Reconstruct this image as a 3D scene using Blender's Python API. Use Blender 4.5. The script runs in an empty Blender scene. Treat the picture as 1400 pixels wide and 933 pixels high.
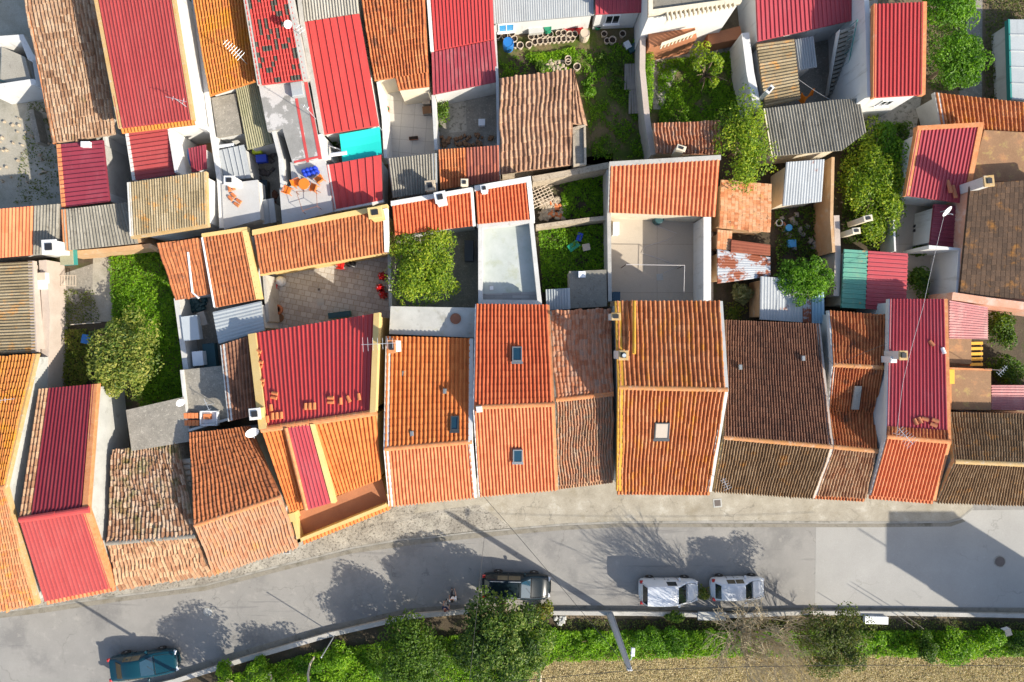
import bpy, math, random
import numpy as np
from mathutils import Vector, Matrix

random.seed(7)
RNG = np.random.default_rng(11)
SC = bpy.context.scene
COL = SC.collection
H = 48.0                      # height of the drone above the street
CX, CY = 700.0, 466.5


def P(px, py, z=0.0):
    """ground position of a photo point that lies z metres up"""
    k = 1.5 * (H - z) / 1400.0
    return Vector(((px - CX) * k, -(py - CY) * k, z))


def rnd(a, b):
    return random.uniform(a, b)


# ---------------------------------------------------------------- materials
MATS = {}


class NG:
    def __init__(self, name):
        self.m = bpy.data.materials.new(name)
        self.m.use_nodes = True
        self.nt = self.m.node_tree
        self.nt.nodes.clear()
        self.out = self.n('ShaderNodeOutputMaterial')
        MATS[name] = self.m

    def n(self, t, **kw):
        nd = self.nt.nodes.new(t)
        for k, v in kw.items():
            setattr(nd, k, v)
        return nd

    def l(self, a, b):
        self.nt.links.new(a, b)

    def pos(self, scale=(1, 1, 1)):
        g = self.n('ShaderNodeNewGeometry')
        if scale == (1, 1, 1):
            return g.outputs['Position']
        mp = self.n('ShaderNodeMapping')
        mp.inputs['Scale'].default_value = scale
        self.l(g.outputs['Position'], mp.inputs['Vector'])
        return mp.outputs['Vector']

    def noise(self, scale, detail=4, rough=0.6, vec=None):
        t = self.n('ShaderNodeTexNoise')
        t.inputs['Scale'].default_value = scale
        t.inputs['Detail'].default_value = detail
        t.inputs['Roughness'].default_value = rough
        self.l(vec if vec is not None else self.pos(), t.inputs['Vector'])
        return t.outputs['Fac']

    def rng(self, fac, a, b, c=0.0, d=1.0):
        m = self.n('ShaderNodeMapRange')
        m.clamp = True
        m.inputs[1].default_value = a
        m.inputs[2].default_value = b
        m.inputs[3].default_value = c
        m.inputs[4].default_value = d
        self.l(fac, m.inputs[0])
        return m.outputs[0]

    def ramp(self, fac, cols, constant=False):
        r = self.n('ShaderNodeValToRGB')
        e = r.color_ramp.elements
        k = len(cols)
        r.color_ramp.interpolation = 'CONSTANT' if constant else 'LINEAR'
        while len(e) < k:
            e.new(0.5)
        for i, c in enumerate(cols):
            e[i].position = i / k if constant else (i / max(1, k - 1))
            e[i].color = (*c, 1)
        self.l(fac, r.inputs[0])
        return r.outputs[0]

    def mix(self, fac, a, b, mode='MIX'):
        m = self.n('ShaderNodeMix', data_type='RGBA', blend_type=mode)
        if isinstance(fac, (int, float)):
            m.inputs[0].default_value = fac
        else:
            self.l(fac, m.inputs[0])
        for s, v in ((6, a), (7, b)):
            if isinstance(v, tuple):
                m.inputs[s].default_value = (*v, 1)
            else:
                self.l(v, m.inputs[s])
        return m.outputs[2]

    def mul(self, a, b):
        m = self.n('ShaderNodeMath', operation='MULTIPLY')
        for s, v in ((0, a), (1, b)):
            if isinstance(v, (int, float)):
                m.inputs[s].default_value = v
            else:
                self.l(v, m.inputs[s])
        return m.outputs[0]


def make_mat(name, cols, tile=False, spots=(), rough=0.85, bump=0.25, bscale=14.0, metallic=0.0,
             var=0.18, nscale=0.9, brick=None, spec=0.3, const=False, cracks=None):
    """cols: base colours (per tile or by slow noise); spots: (colour, scale, threshold, softness, strength)"""
    g = NG(name)
    if tile:
        at = g.n('ShaderNodeAttribute', attribute_name='tuv')
        fl = g.n('ShaderNodeVectorMath', operation='FLOOR')
        g.l(at.outputs['Vector'], fl.inputs[0])
        ad = g.n('ShaderNodeVectorMath', operation='ADD')
        ad.inputs[1].default_value = (0.5, 0.5, 0.5)
        g.l(fl.outputs[0], ad.inputs[0])
        wn = g.n('ShaderNodeTexWhiteNoise', noise_dimensions='3D')
        g.l(ad.outputs[0], wn.inputs['Vector'])
        slow = g.noise(nscale, 3)
        mm = g.n('ShaderNodeMath', operation='ADD')
        g.l(g.mul(wn.outputs['Value'], 0.62), mm.inputs[0])
        g.l(g.rng(slow, 0.3, 0.7, 0.0, 0.38), mm.inputs[1])
        c = g.ramp(wn.outputs['Value'], cols, True) if const else g.ramp(mm.outputs[0], cols)
    elif brick:
        b = g.n('ShaderNodeTexBrick')
        b.inputs['Scale'].default_value = brick[0]
        b.inputs['Mortar Size'].default_value = brick[2]
        b.inputs['Brick Width'].default_value = brick[3]
        b.inputs['Row Height'].default_value = brick[4]
        b.inputs['Color1'].default_value = (*cols[0], 1)
        b.inputs['Color2'].default_value = (*cols[-1], 1)
        b.inputs['Mortar'].default_value = (*brick[1], 1)
        b.offset = brick[5] if len(brick) > 5 else 0.5
        mp = g.n('ShaderNodeMapping')
        mp.inputs['Rotation'].default_value = (0, 0, brick[6] if len(brick) > 6 else 0.0)
        g.l(g.pos(), mp.inputs['Vector'])
        g.l(mp.outputs['Vector'], b.inputs['Vector'])
        c = b.outputs['Color']
    else:
        c = g.ramp(g.rng(g.noise(nscale, 6, 0.65), 0.28, 0.72), cols) if len(cols) > 1 else g.mix(0.0, cols[0], cols[0])
    fine = g.noise(bscale, 5, 0.7)
    for s in spots:
        col, sc, th, soft, st = s[:5]
        vec = g.pos(s[5]) if len(s) > 5 else None
        f = g.rng(g.noise(sc, 6, 0.68, vec), th, th + soft, 0.0, st)
        c = g.mix(f, c, col)
    if cracks:
        wv = g.n('ShaderNodeVectorMath', operation='ADD')
        nz = g.n('ShaderNodeTexNoise'); nz.inputs['Scale'].default_value = 1.6; nz.inputs['Detail'].default_value = 4
        g.l(g.pos(), nz.inputs['Vector'])
        sc_ = g.n('ShaderNodeVectorMath', operation='SCALE'); sc_.inputs['Scale'].default_value = 1.1
        g.l(nz.outputs['Color'], sc_.inputs[0]); g.l(g.pos(), wv.inputs[0]); g.l(sc_.outputs[0], wv.inputs[1])
        vo = g.n('ShaderNodeTexVoronoi', feature='DISTANCE_TO_EDGE'); vo.inputs['Scale'].default_value = cracks[0]
        g.l(wv.outputs[0], vo.inputs['Vector'])
        fk = g.rng(vo.outputs['Distance'], 0.0, cracks[1], cracks[2], 0.0)
        fk = g.mul(fk, g.rng(g.noise(0.35, 2), 0.45, 0.6))
        c = g.mix(fk, c, (0.07, 0.065, 0.055))
    f2 = g.rng(fine, 0.25, 0.75, 1.0 - var, 1.0 + var)
    mv = g.n('ShaderNodeVectorMath', operation='SCALE')
    g.l(c, mv.inputs[0])
    g.l(f2, mv.inputs['Scale'])
    p = g.n('ShaderNodeBsdfPrincipled')
    g.l(mv.outputs[0], p.inputs['Base Color'])
    p.inputs['Roughness'].default_value = rough
    p.inputs['Metallic'].default_value = metallic
    p.inputs['Specular IOR Level'].default_value = spec
    if bump:
        bp = g.n('ShaderNodeBump')
        bp.inputs['Strength'].default_value = bump
        bp.inputs['Distance'].default_value = 0.03
        g.l(fine, bp.inputs['Height'])
        g.l(bp.outputs[0], p.inputs['Normal'])
    g.l(p.outputs[0], g.out.inputs[0])
    return g.m


def make_leaf(name, cols, trans=0.4, rough=0.5):
    g = NG(name)
    at = g.n('ShaderNodeAttribute', attribute_name='rnd')
    c = g.ramp(at.outputs['Fac'], cols)
    p = g.n('ShaderNodeBsdfPrincipled')
    p.inputs['Roughness'].default_value = rough
    p.inputs['Specular IOR Level'].default_value = 0.35
    g.l(c, p.inputs['Base Color'])
    t = g.n('ShaderNodeBsdfTranslucent')
    br = g.mix(1.0, c, (1.5, 1.6, 0.6), 'MULTIPLY')
    g.l(br, t.inputs['Color'])
    ms = g.n('ShaderNodeMixShader')
    ms.inputs[0].default_value = trans
    g.l(p.outputs[0], ms.inputs[1])
    g.l(t.outputs[0], ms.inputs[2])
    g.l(ms.outputs[0], g.out.inputs[0])
    return g.m


def make_plain(name, col, rough=0.5, metallic=0.0, spec=0.5, coat=0.0, var=0.08, trans=0.0):
    g = NG(name)
    c = g.ramp(g.noise(3.0, 5), [tuple(v * (1 - var) for v in col), tuple(v * (1 + var) for v in col)])
    p = g.n('ShaderNodeBsdfPrincipled')
    g.l(c, p.inputs['Base Color'])
    p.inputs['Roughness'].default_value = rough
    p.inputs['Metallic'].default_value = metallic
    p.inputs['Specular IOR Level'].default_value = spec
    p.inputs['Coat Weight'].default_value = coat
    p.inputs['Coat Roughness'].default_value = 0.06
    p.inputs['Transmission Weight'].default_value = trans
    g.l(p.outputs[0], g.out.inputs[0])
    return g.m


# roof tiles
MOSS = (0.07, 0.085, 0.012)
LICH = (0.54, 0.22, 0.015)
SOOT = (0.06, 0.045, 0.035)
make_mat('clay_new', [(0.42, 0.085, 0.032), (0.52, 0.12, 0.045), (0.58, 0.15, 0.06)], True, [((0.30, 0.06, 0.03), 1.2, 0.55, 0.2, 0.4)], var=0.1, rough=0.75)
make_mat('clay_orange', [(0.46, 0.12, 0.03), (0.56, 0.17, 0.045), (0.62, 0.21, 0.06)], True, [((0.33, 0.09, 0.03), 1.0, 0.55, 0.2, 0.5)], var=0.12)
make_mat('clay_coral', [(0.50, 0.14, 0.055), (0.58, 0.19, 0.085), (0.63, 0.24, 0.11)], True, [((0.36, 0.11, 0.06), 1.3, 0.56, 0.2, 0.5)], var=0.12)
make_mat('clay_aged', [(0.24, 0.085, 0.04), (0.38, 0.13, 0.05), (0.47, 0.18, 0.075)], True, [(SOOT, 1.5, 0.55, 0.15, 0.55), ((0.45, 0.33, 0.22), 5.0, 0.6, 0.1, 0.5)], var=0.25)
make_mat('clay_old', [(0.20, 0.09, 0.06), (0.38, 0.14, 0.065), (0.44, 0.22, 0.13), (0.30, 0.21, 0.16)], True, [((0.36, 0.30, 0.24), 4.0, 0.54, 0.12, 0.6), (SOOT, 7.0, 0.6, 0.1, 0.6)], var=0.3)
make_mat('clay_grey', [(0.24, 0.15, 0.09), (0.34, 0.20, 0.12), (0.42, 0.19, 0.10), (0.36, 0.29, 0.21)], True, [((0.30, 0.27, 0.21), 3.0, 0.5, 0.15, 0.6), (SOOT, 9.0, 0.6, 0.1, 0.6)], var=0.3)
make_mat('clay_brown', [(0.13, 0.06, 0.04), (0.21, 0.10, 0.06), (0.30, 0.15, 0.09)], True, [(SOOT, 1.4, 0.5, 0.2, 0.5), ((0.42, 0.36, 0.3), 8.0, 0.64, 0.06, 0.6)], var=0.3)
make_mat('clay_faded', [(0.27, 0.115, 0.06), (0.40, 0.19, 0.105), (0.36, 0.215, 0.135), (0.44, 0.19, 0.09)], True, [((0.50, 0.26, 0.07), 1.0, 0.55, 0.15, 0.5), (SOOT, 6.0, 0.62, 0.1, 0.4)], var=0.25)
make_mat('clay_rust', [(0.30, 0.085, 0.035), (0.44, 0.14, 0.05), (0.52, 0.22, 0.09)], True, [(SOOT, 1.1, 0.54, 0.12, 0.65), (LICH, 3.5, 0.6, 0.1, 0.4)], var=0.25)
make_mat('clay_lichen', [(0.32, 0.10, 0.035), (0.45, 0.16, 0.06), (0.52, 0.24, 0.11)], True, [(LICH, 0.8, 0.53, 0.13, 0.7, (2.2, 0.7, 1)), (SOOT, 5.0, 0.57, 0.12, 0.7)], var=0.25)
make_mat('clay_yellow', [(0.44, 0.15, 0.04), (0.52, 0.21, 0.05), (0.46, 0.13, 0.045)], True, [(LICH, 0.7, 0.52, 0.13, 0.75), (SOOT, 6.0, 0.6, 0.1, 0.5)], var=0.25)
make_mat('clay_pale', [(0.32, 0.14, 0.06), (0.42, 0.21, 0.10), (0.38, 0.13, 0.055), (0.46, 0.29, 0.17)], True, [(LICH, 1.0, 0.54, 0.12, 0.75), (SOOT, 7.0, 0.62, 0.1, 0.4)], var=0.25)
make_mat('clay_mossy', [(0.14, 0.07, 0.04), (0.29, 0.155, 0.09), (0.48, 0.36, 0.26), (0.24, 0.095, 0.045)], True, [(MOSS, 0.9, 0.50, 0.12, 0.7), ((0.25, 0.13, 0.05), 3.0, 0.55, 0.1, 0.6), (SOOT, 9.0, 0.6, 0.1, 0.6)], var=0.35)
make_mat('clay_straw', [(0.17, 0.075, 0.04), (0.32, 0.165, 0.09), (0.44, 0.29, 0.175), (0.33, 0.12, 0.05)], True, [((0.20, 0.11, 0.06), 4.0, 0.56, 0.1, 0.6), (MOSS, 1.4, 0.6, 0.1, 0.55)], var=0.3)
make_mat('clay_dust', [(0.14, 0.07, 0.04), (0.30, 0.17, 0.10), (0.43, 0.31, 0.21), (0.27, 0.11, 0.05)], True, [((0.16, 0.09, 0.05), 3.0, 0.54, 0.1, 0.6), (MOSS, 1.0, 0.62, 0.1, 0.5), (LICH, 2.5, 0.62, 0.1, 0.4)], var=0.35)
make_mat('clay_canal', [(0.20, 0.105, 0.06), (0.36, 0.21, 0.13), (0.46, 0.30, 0.19)], True, [(MOSS, 1.4, 0.6, 0.1, 0.5), (SOOT, 3.0, 0.55, 0.12, 0.7), (LICH, 2.0, 0.62, 0.1, 0.5)], var=0.35)
make_mat('brick_flat', [(0.38, 0.12, 0.045), (0.56, 0.23, 0.095), (0.60, 0.36, 0.20), (0.52, 0.18, 0.07)], True, [((0.55, 0.33, 0.05), 1.2, 0.58, 0.1, 0.6), ((0.10, 0.10, 0.06), 4.0, 0.62, 0.04, 0.8)], var=0.2)
make_mat('lichen_brown', [(0.14, 0.085, 0.045), (0.22, 0.135, 0.07), (0.30, 0.205, 0.12)], True, [(LICH, 1.6, 0.57, 0.14, 0.5), ((0.42, 0.38, 0.30), 9.0, 0.62, 0.08, 0.6), (SOOT, 6.0, 0.6, 0.1, 0.5)], var=0.35)
make_mat('slate_brown', [(0.045, 0.028, 0.018), (0.075, 0.045, 0.028), (0.11, 0.066, 0.04)], True, [(LICH, 1.0, 0.55, 0.14, 0.35), ((0.20, 0.15, 0.11), 8.0, 0.6, 0.1, 0.5)], var=0.35)
make_mat('fibro', [(0.27, 0.25, 0.21), (0.34, 0.32, 0.27), (0.40, 0.375, 0.32)], True, [(SOOT, 3.0, 0.58, 0.12, 0.5)], var=0.25)
make_mat('fibro_dark', [(0.15, 0.14, 0.115), (0.22, 0.205, 0.17), (0.30, 0.28, 0.235)], True, [(SOOT, 3.0, 0.56, 0.12, 0.5), ((0.36, 0.33, 0.27), 5.0, 0.6, 0.1, 0.5)], var=0.25)
make_mat('fibro_lichen', [(0.16, 0.125, 0.07), (0.27, 0.215, 0.13), (0.36, 0.30, 0.20)], True, [(LICH, 1.3, 0.54, 0.14, 0.6), (SOOT, 4.0, 0.58, 0.1, 0.5)], var=0.3)
make_mat('fibro_green', [(0.26, 0.25, 0.15), (0.33, 0.31, 0.20), (0.22, 0.22, 0.14)], True, [((0.16, 0.17, 0.08), 1.4, 0.55, 0.12, 0.5)], var=0.25)
make_mat('fibro_brownred', [(0.16, 0.06, 0.05), (0.25, 0.08, 0.055), (0.42, 0.14, 0.08)], True, [(SOOT, 1.0, 0.52, 0.15, 0.6)], var=0.3)
# metal sheets
def sheet(name, c, fade, st=0.35, rough=0.45, extra=()):
    make_mat(name, [tuple(v * 0.9 for v in c), c, tuple(min(1, v * 1.1) for v in c)], True,
             [(fade, 0.8, 0.50, 0.22, st, (1.5, 0.5, 1)), (tuple(v * .55 for v in c), 1.1, 0.60, 0.12, 0.45, (3.0, 0.4, 1)), (fade, 2.2, 0.60, 0.1, 0.6, (4.0, 0.35, 1))] + list(extra), rough=rough, bump=0.05, var=0.12, spec=0.4)
sheet('red_metal', (0.47, 0.058, 0.055), (0.42, 0.09, 0.08))
sheet('red_bright', (0.54, 0.062, 0.055), (0.50, 0.11, 0.09))
sheet('red_rose', (0.42, 0.062, 0.075), (0.42, 0.13, 0.14))
sheet('red_dark', (0.19, 0.024, 0.036), (0.23, 0.05, 0.055))
sheet('red_salmon', (0.35, 0.062, 0.06), (0.41, 0.12, 0.11))
sheet('red_worn', (0.33, 0.055, 0.068), (0.42, 0.21, 0.20), 0.55)
sheet('red_wine', (0.25, 0.038, 0.058), (0.32, 0.10, 0.12), 0.5)
sheet('pink_metal', (0.46, 0.17, 0.17), (0.60, 0.38, 0.34), 0.7)
sheet('white_metal', (0.34, 0.355, 0.355), (0.27, 0.275, 0.27), 0.6)
sheet('pale_metal', (0.36, 0.39, 0.40), (0.44, 0.44, 0.42), 0.5)
sheet('blue_metal', (0.34, 0.50, 0.60), (0.6, 0.62, 0.62), 0.3)
RUST = (0.24, 0.062, 0.022)
sheet('zinc_rust', (0.36, 0.38, 0.39), (0.40, 0.42, 0.43), 0.5, 0.5, [(RUST, 0.55, 0.60, 0.05, 0.95)])
sheet('rust_sheet', (0.40, 0.42, 0.44), (0.42, 0.43, 0.45), 0.5, 0.6, [(RUST, 0.7, 0.48, 0.05, 1.0)])
sheet('rust_full', (0.22, 0.06, 0.03), (0.30, 0.10, 0.045), 0.6, 0.8)
sheet('green_metal', (0.10, 0.30, 0.22), (0.25, 0.36, 0.24), 0.6, 0.5, [(LICH, 2.0, 0.60, 0.08, 0.8)])
sheet('red_spotted', (0.60, 0.045, 0.04), (0.62, 0.09, 0.07))
make_mat('tile_spotted', [(0.50, 0.055, 0.050), (0.52, 0.065, 0.055), (0.47, 0.06, 0.05), (0.075, 0.08, 0.065)], True, [], var=0.12, const=True)
# walls, ground
make_mat('white_wall', [(0.46, 0.455, 0.43), (0.58, 0.575, 0.55)], spots=[((0.33, 0.31, 0.26), 1.0, 0.57, 0.14, 0.55, (2.5, 2.5, 0.35)), ((0.45, 0.44, 0.40), 1.5, 0.60, 0.15, 0.5)], var=0.06, bump=0.1)
make_mat('bright_white', [(0.58, 0.575, 0.55), (0.66, 0.655, 0.635)], spots=[((0.33, 0.31, 0.26), 1.0, 0.57, 0.14, 0.55, (2.5, 2.5, 0.35)), ((0.5, 0.48, 0.44), 1.2, 0.66, 0.15, 0.4)], var=0.04, bump=0.06)
make_mat('pinkwash', [(0.40, 0.33, 0.275), (0.50, 0.425, 0.365)], spots=[((0.35, 0.30, 0.25), 1.2, 0.6, 0.12, 0.4)], var=0.1)
make_mat('salmon_wall', [(0.55, 0.25, 0.15), (0.60, 0.34, 0.24)], spots=[((0.60, 0.46, 0.38), 1.4, 0.5, 0.15, 0.7)], var=0.1)
make_mat('ochre_wall', [(0.46, 0.28, 0.14), (0.55, 0.36, 0.20)], spots=[((0.5, 0.44, 0.34), 1.8, 0.55, 0.12, 0.6)], var=0.12)
make_mat('yellow_wall', [(0.60, 0.41, 0.15), (0.66, 0.48, 0.21)], spots=[((0.62, 0.46, 0.22), 1.4, 0.58, 0.12, 0.5)], var=0.07, bump=0.1)
make_mat('cream_wall', [(0.60, 0.52, 0.38), (0.68, 0.61, 0.48)], spots=[((0.38, 0.33, 0.25), 1.6, 0.58, 0.12, 0.5)], var=0.1)
make_mat('grey_wall', [(0.34, 0.33, 0.30), (0.46, 0.44, 0.40)], spots=[((0.20, 0.19, 0.16), 1.3, 0.55, 0.15, 0.6), (MOSS, 2.5, 0.66, 0.1, 0.5)], var=0.15)
make_mat('stone_wall', [(0.32, 0.26, 0.19), (0.50, 0.42, 0.31)], spots=[((0.18, 0.14, 0.10), 5.0, 0.54, 0.08, 0.7)], var=0.25, bump=0.6)
make_mat('lichen_cap', [(0.44, 0.27, 0.09), (0.48, 0.35, 0.19)], spots=[((0.45, 0.40, 0.32), 3.0, 0.56, 0.1, 0.7)], var=0.2)
make_mat('lichen_bright', [(0.50, 0.25, 0.02), (0.54, 0.32, 0.05)], spots=[((0.45, 0.38, 0.28), 3.0, 0.57, 0.1, 0.7)], var=0.25)
make_mat('clay_cap', [(0.48, 0.17, 0.06), (0.60, 0.27, 0.12)], spots=[((0.5, 0.36, 0.24), 2.5, 0.58, 0.1, 0.6)], var=0.15, nscale=3.0)
make_mat('lichen_ridge', [(0.46, 0.21, 0.06), (0.46, 0.22, 0.11)], spots=[((0.5, 0.40, 0.30), 2.5, 0.56, 0.1, 0.6)], var=0.2, nscale=2.0)
make_mat('red_cap', [(0.45, 0.06, 0.06), (0.52, 0.08, 0.07)], var=0.08, bump=0.05, rough=0.5)
make_mat('concrete', [(0.19, 0.175, 0.145), (0.31, 0.285, 0.24)], spots=[((0.18, 0.165, 0.14), 1.4, 0.56, 0.12, 0.6), ((0.44, 0.41, 0.34), 6.0, 0.56, 0.08, 0.6), ((0.10, 0.09, 0.07), 9.0, 0.6, 0.06, 0.6)], var=0.3, bscale=16)
make_mat('concrete_pale', [(0.36, 0.36, 0.335), (0.47, 0.47, 0.44)], spots=[((0.24, 0.235, 0.20), 1.1, 0.57, 0.10, 0.6), ((0.36, 0.35, 0.24), 0.8, 0.62, 0.08, 0.5)], var=0.12, bscale=20)
make_mat('terrace_green', [(0.36, 0.40, 0.37), (0.47, 0.50, 0.475)], spots=[((0.30, 0.32, 0.18), 0.7, 0.55, 0.14, 0.6), ((0.3, 0.3, 0.28), 2.5, 0.6, 0.1, 0.4)], var=0.08, bscale=20)
make_mat('terrace_red', [(0.34, 0.14, 0.07), (0.42, 0.18, 0.09)], spots=[((0.26, 0.12, 0.07), 1.5, 0.55, 0.15, 0.5)], var=0.1, brick=None)
make_mat('brown_slab', [(0.24, 0.135, 0.07), (0.30, 0.18, 0.10)], spots=[((0.55, 0.24, 0.10), 0.9, 0.56, 0.15, 0.7), ((0.36, 0.30, 0.10), 1.8, 0.56, 0.1, 0.5)], var=0.2)
make_mat('patched_slab', [(0.22, 0.215, 0.20), (0.34, 0.33, 0.31)], spots=[((0.50, 0.48, 0.46), 0.45, 0.52, 0.02, 0.9), ((0.22, 0.20, 0.18), 2.0, 0.6, 0.1, 0.5)], var=0.15)
make_mat('white_slab', [(0.40, 0.40, 0.39), (0.48, 0.48, 0.475)], spots=[((0.42, 0.38, 0.30), 0.8, 0.58, 0.1, 0.7)], var=0.08)
make_mat('pavers', [(0.50, 0.48, 0.44), (0.36, 0.33, 0.295)], brick=(1.0, (0.30, 0.26, 0.21), 0.022, 0.44, 0.37, 0.5, 0.19), spots=[((0.58, 0.54, 0.49), 0.5, 0.52, 0.2, 0.6), ((0.40, 0.24, 0.12), 1.6, 0.6, 0.1, 0.5)], var=0.16)
make_mat('patio_tiles', [(0.56, 0.53, 0.47), (0.52, 0.49, 0.43)], brick=(1.0, (0.36, 0.33, 0.28), 0.014, 0.9, 0.9, 0.0, 0.08), spots=[((0.40, 0.36, 0.30), 0.8, 0.58, 0.15, 0.4)], var=0.08)
make_mat('beige_patio', [(0.42, 0.36, 0.29), (0.46, 0.40, 0.32)], brick=(1.0, (0.26, 0.22, 0.18), 0.012, 3.4, 3.4, 0.0), spots=[((0.34, 0.29, 0.23), 1.3, 0.56, 0.15, 0.4), ((0.5, 0.45, 0.37), 9, 0.6, 0.1, 0.5)], var=0.14, bscale=25)
make_mat('wood_tiles', [(0.26, 0.25, 0.24), (0.36, 0.35, 0.33)], brick=(1.0, (0.2, 0.19, 0.18), 0.012, 1.2, 0.22, 0.5), var=0.1)
make_mat('crazy_stone', [(0.26, 0.24, 0.20), (0.42, 0.39, 0.33)], spots=[((0.13, 0.12, 0.09), 3.5, 0.54, 0.05, 0.8)], var=0.2)
make_mat('asphalt', [(0.215, 0.207, 0.192), (0.295, 0.282, 0.258)], spots=[((0.16, 0.155, 0.148), 0.30, 0.52, 0.10, 0.6), ((0.38, 0.36, 0.32), 1.2, 0.56, 0.14, 0.5), ((0.12, 0.115, 0.11), 0.9, 0.63, 0.04, 0.5), ((0.15, 0.145, 0.14), 0.5, 0.60, 0.03, 0.45, (0.15, 2.2, 1)), ((0.12, 0.115, 0.11), 12.0, 0.66, 0.06, 0.5)], var=0.26, bscale=45, nscale=0.25, bump=0.3, cracks=(0.22, 0.012, 0.32))
make_mat('asphalt_new', [(0.30, 0.292, 0.27), (0.36, 0.35, 0.325)], spots=[((0.31, 0.30, 0.28), 0.5, 0.56, 0.12, 0.5), ((0.48, 0.46, 0.42), 3.0, 0.62, 0.1, 0.4), ((0.18, 0.17, 0.16), 14.0, 0.66, 0.06, 0.5)], var=0.22, bscale=45, nscale=0.3, bump=0.3, cracks=(0.16, 0.010, 0.28))
make_mat('pavement', [(0.27, 0.24, 0.185), (0.40, 0.365, 0.295)], spots=[((0.23, 0.195, 0.13), 0.5, 0.55, 0.16, 0.7), ((0.17, 0.15, 0.10), 1.6, 0.61, 0.08, 0.6), ((0.50, 0.48, 0.42), 0.9, 0.58, 0.12, 0.5)], var=0.26, bscale=22, cracks=(0.35, 0.02, 0.45))
make_mat('cobbles', [(0.20, 0.18, 0.15), (0.40, 0.37, 0.31)], spots=[((0.10, 0.09, 0.07), 7.0, 0.54, 0.05, 0.8), ((0.5, 0.47, 0.38), 0.6, 0.55, 0.15, 0.5)], var=0.3, bscale=9, bump=0.8)
make_mat('kerb_stone', [(0.22, 0.21, 0.18), (0.34, 0.325, 0.29)], spots=[((0.14, 0.13, 0.10), 1.3, 0.54, 0.1, 0.75)], var=0.15)
make_mat('gutter_dirt', [(0.17, 0.15, 0.11), (0.30, 0.28, 0.24)], spots=[((0.085, 0.075, 0.05), 0.9, 0.5, 0.16, 0.8)], var=0.25, bscale=22)
make_mat('dirt', [(0.115, 0.085, 0.052), (0.20, 0.155, 0.095)], spots=[((0.055, 0.05, 0.022), 0.8, 0.52, 0.14, 0.6), ((0.30, 0.26, 0.19), 3.0, 0.6, 0.1, 0.5)], var=0.3, bscale=10, bump=0.8)
make_mat('dark_soil', [(0.05, 0.038, 0.024), (0.095, 0.072, 0.045)], spots=[((0.05, 0.065, 0.014), 1.2, 0.52, 0.14, 0.7), ((0.22, 0.18, 0.13), 4.0, 0.63, 0.08, 0.5)], var=0.3, bscale=10, bump=0.8)
make_mat('yard_concrete', [(0.27, 0.25, 0.19), (0.42, 0.39, 0.33)], spots=[((0.16, 0.15, 0.10), 0.45, 0.54, 0.14, 0.7), ((0.12, 0.13, 0.05), 1.2, 0.62, 0.08, 0.6)], var=0.2)
make_mat('turf', [(0.05, 0.08, 0.012), (0.10, 0.14, 0.018)], spots=[((0.17, 0.125, 0.07), 0.5, 0.46, 0.1, 0.85), ((0.09, 0.065, 0.035), 2.5, 0.55, 0.1, 0.6)], var=0.3, bscale=12, bump=0.8)
make_mat('straw_ground', [(0.30, 0.225, 0.115), (0.46, 0.365, 0.20)], spots=[((0.14, 0.10, 0.05), 2.5, 0.54, 0.12, 0.6), ((0.13, 0.15, 0.03), 0.7, 0.64, 0.1, 0.5)], var=0.3, bscale=10, bump=0.8)
# leaves
make_leaf('leaf_lemon', [(0.06, 0.12, 0.008), (0.15, 0.25, 0.014), (0.28, 0.37, 0.022), (0.44, 0.46, 0.04)])
make_leaf('leaf_mid', [(0.03, 0.075, 0.008), (0.085, 0.165, 0.014), (0.17, 0.26, 0.025)])
make_leaf('leaf_bright', [(0.05, 0.13, 0.006), (0.11, 0.25, 0.010), (0.20, 0.36, 0.018)])
make_leaf('leaf_dark', [(0.02, 0.05, 0.010), (0.05, 0.105, 0.014), (0.12, 0.20, 0.026), (0.27, 0.31, 0.08)])
make_leaf('leaf_loquat', [(0.06, 0.11, 0.02), (0.14, 0.20, 0.03), (0.30, 0.32, 0.06), (0.44, 0.42, 0.11)])
make_leaf('leaf_olive', [(0.05, 0.06, 0.018), (0.09, 0.13, 0.025), (0.17, 0.19, 0.05), (0.15, 0.085, 0.03)])
make_leaf('leaf_grass', [(0.07, 0.17, 0.006), (0.16, 0.32, 0.010), (0.30, 0.45, 0.020)])
make_leaf('leaf_lawn', [(0.03, 0.09, 0.005), (0.065, 0.15, 0.007), (0.13, 0.23, 0.012)])
make_leaf('leaf_straw', [(0.24, 0.17, 0.08), (0.46, 0.37, 0.20), (0.60, 0.51, 0.31), (0.36, 0.31, 0.12)], 0.2)
make_leaf('leaf_weed', [(0.06, 0.11, 0.01), (0.16, 0.22, 0.02), (0.28, 0.27, 0.05), (0.22, 0.13, 0.045)])
make_leaf('leaf_agave', [(0.14, 0.17, 0.05), (0.26, 0.26, 0.10), (0.40, 0.36, 0.17)], 0.15)
make_plain('bark', (0.16, 0.115, 0.07), 0.9, var=0.3)
make_plain('twig', (0.40, 0.33, 0.21), 0.9, var=0.3)
make_plain('dead_wood', (0.50, 0.42, 0.32), 0.9, var=0.2)
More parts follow.
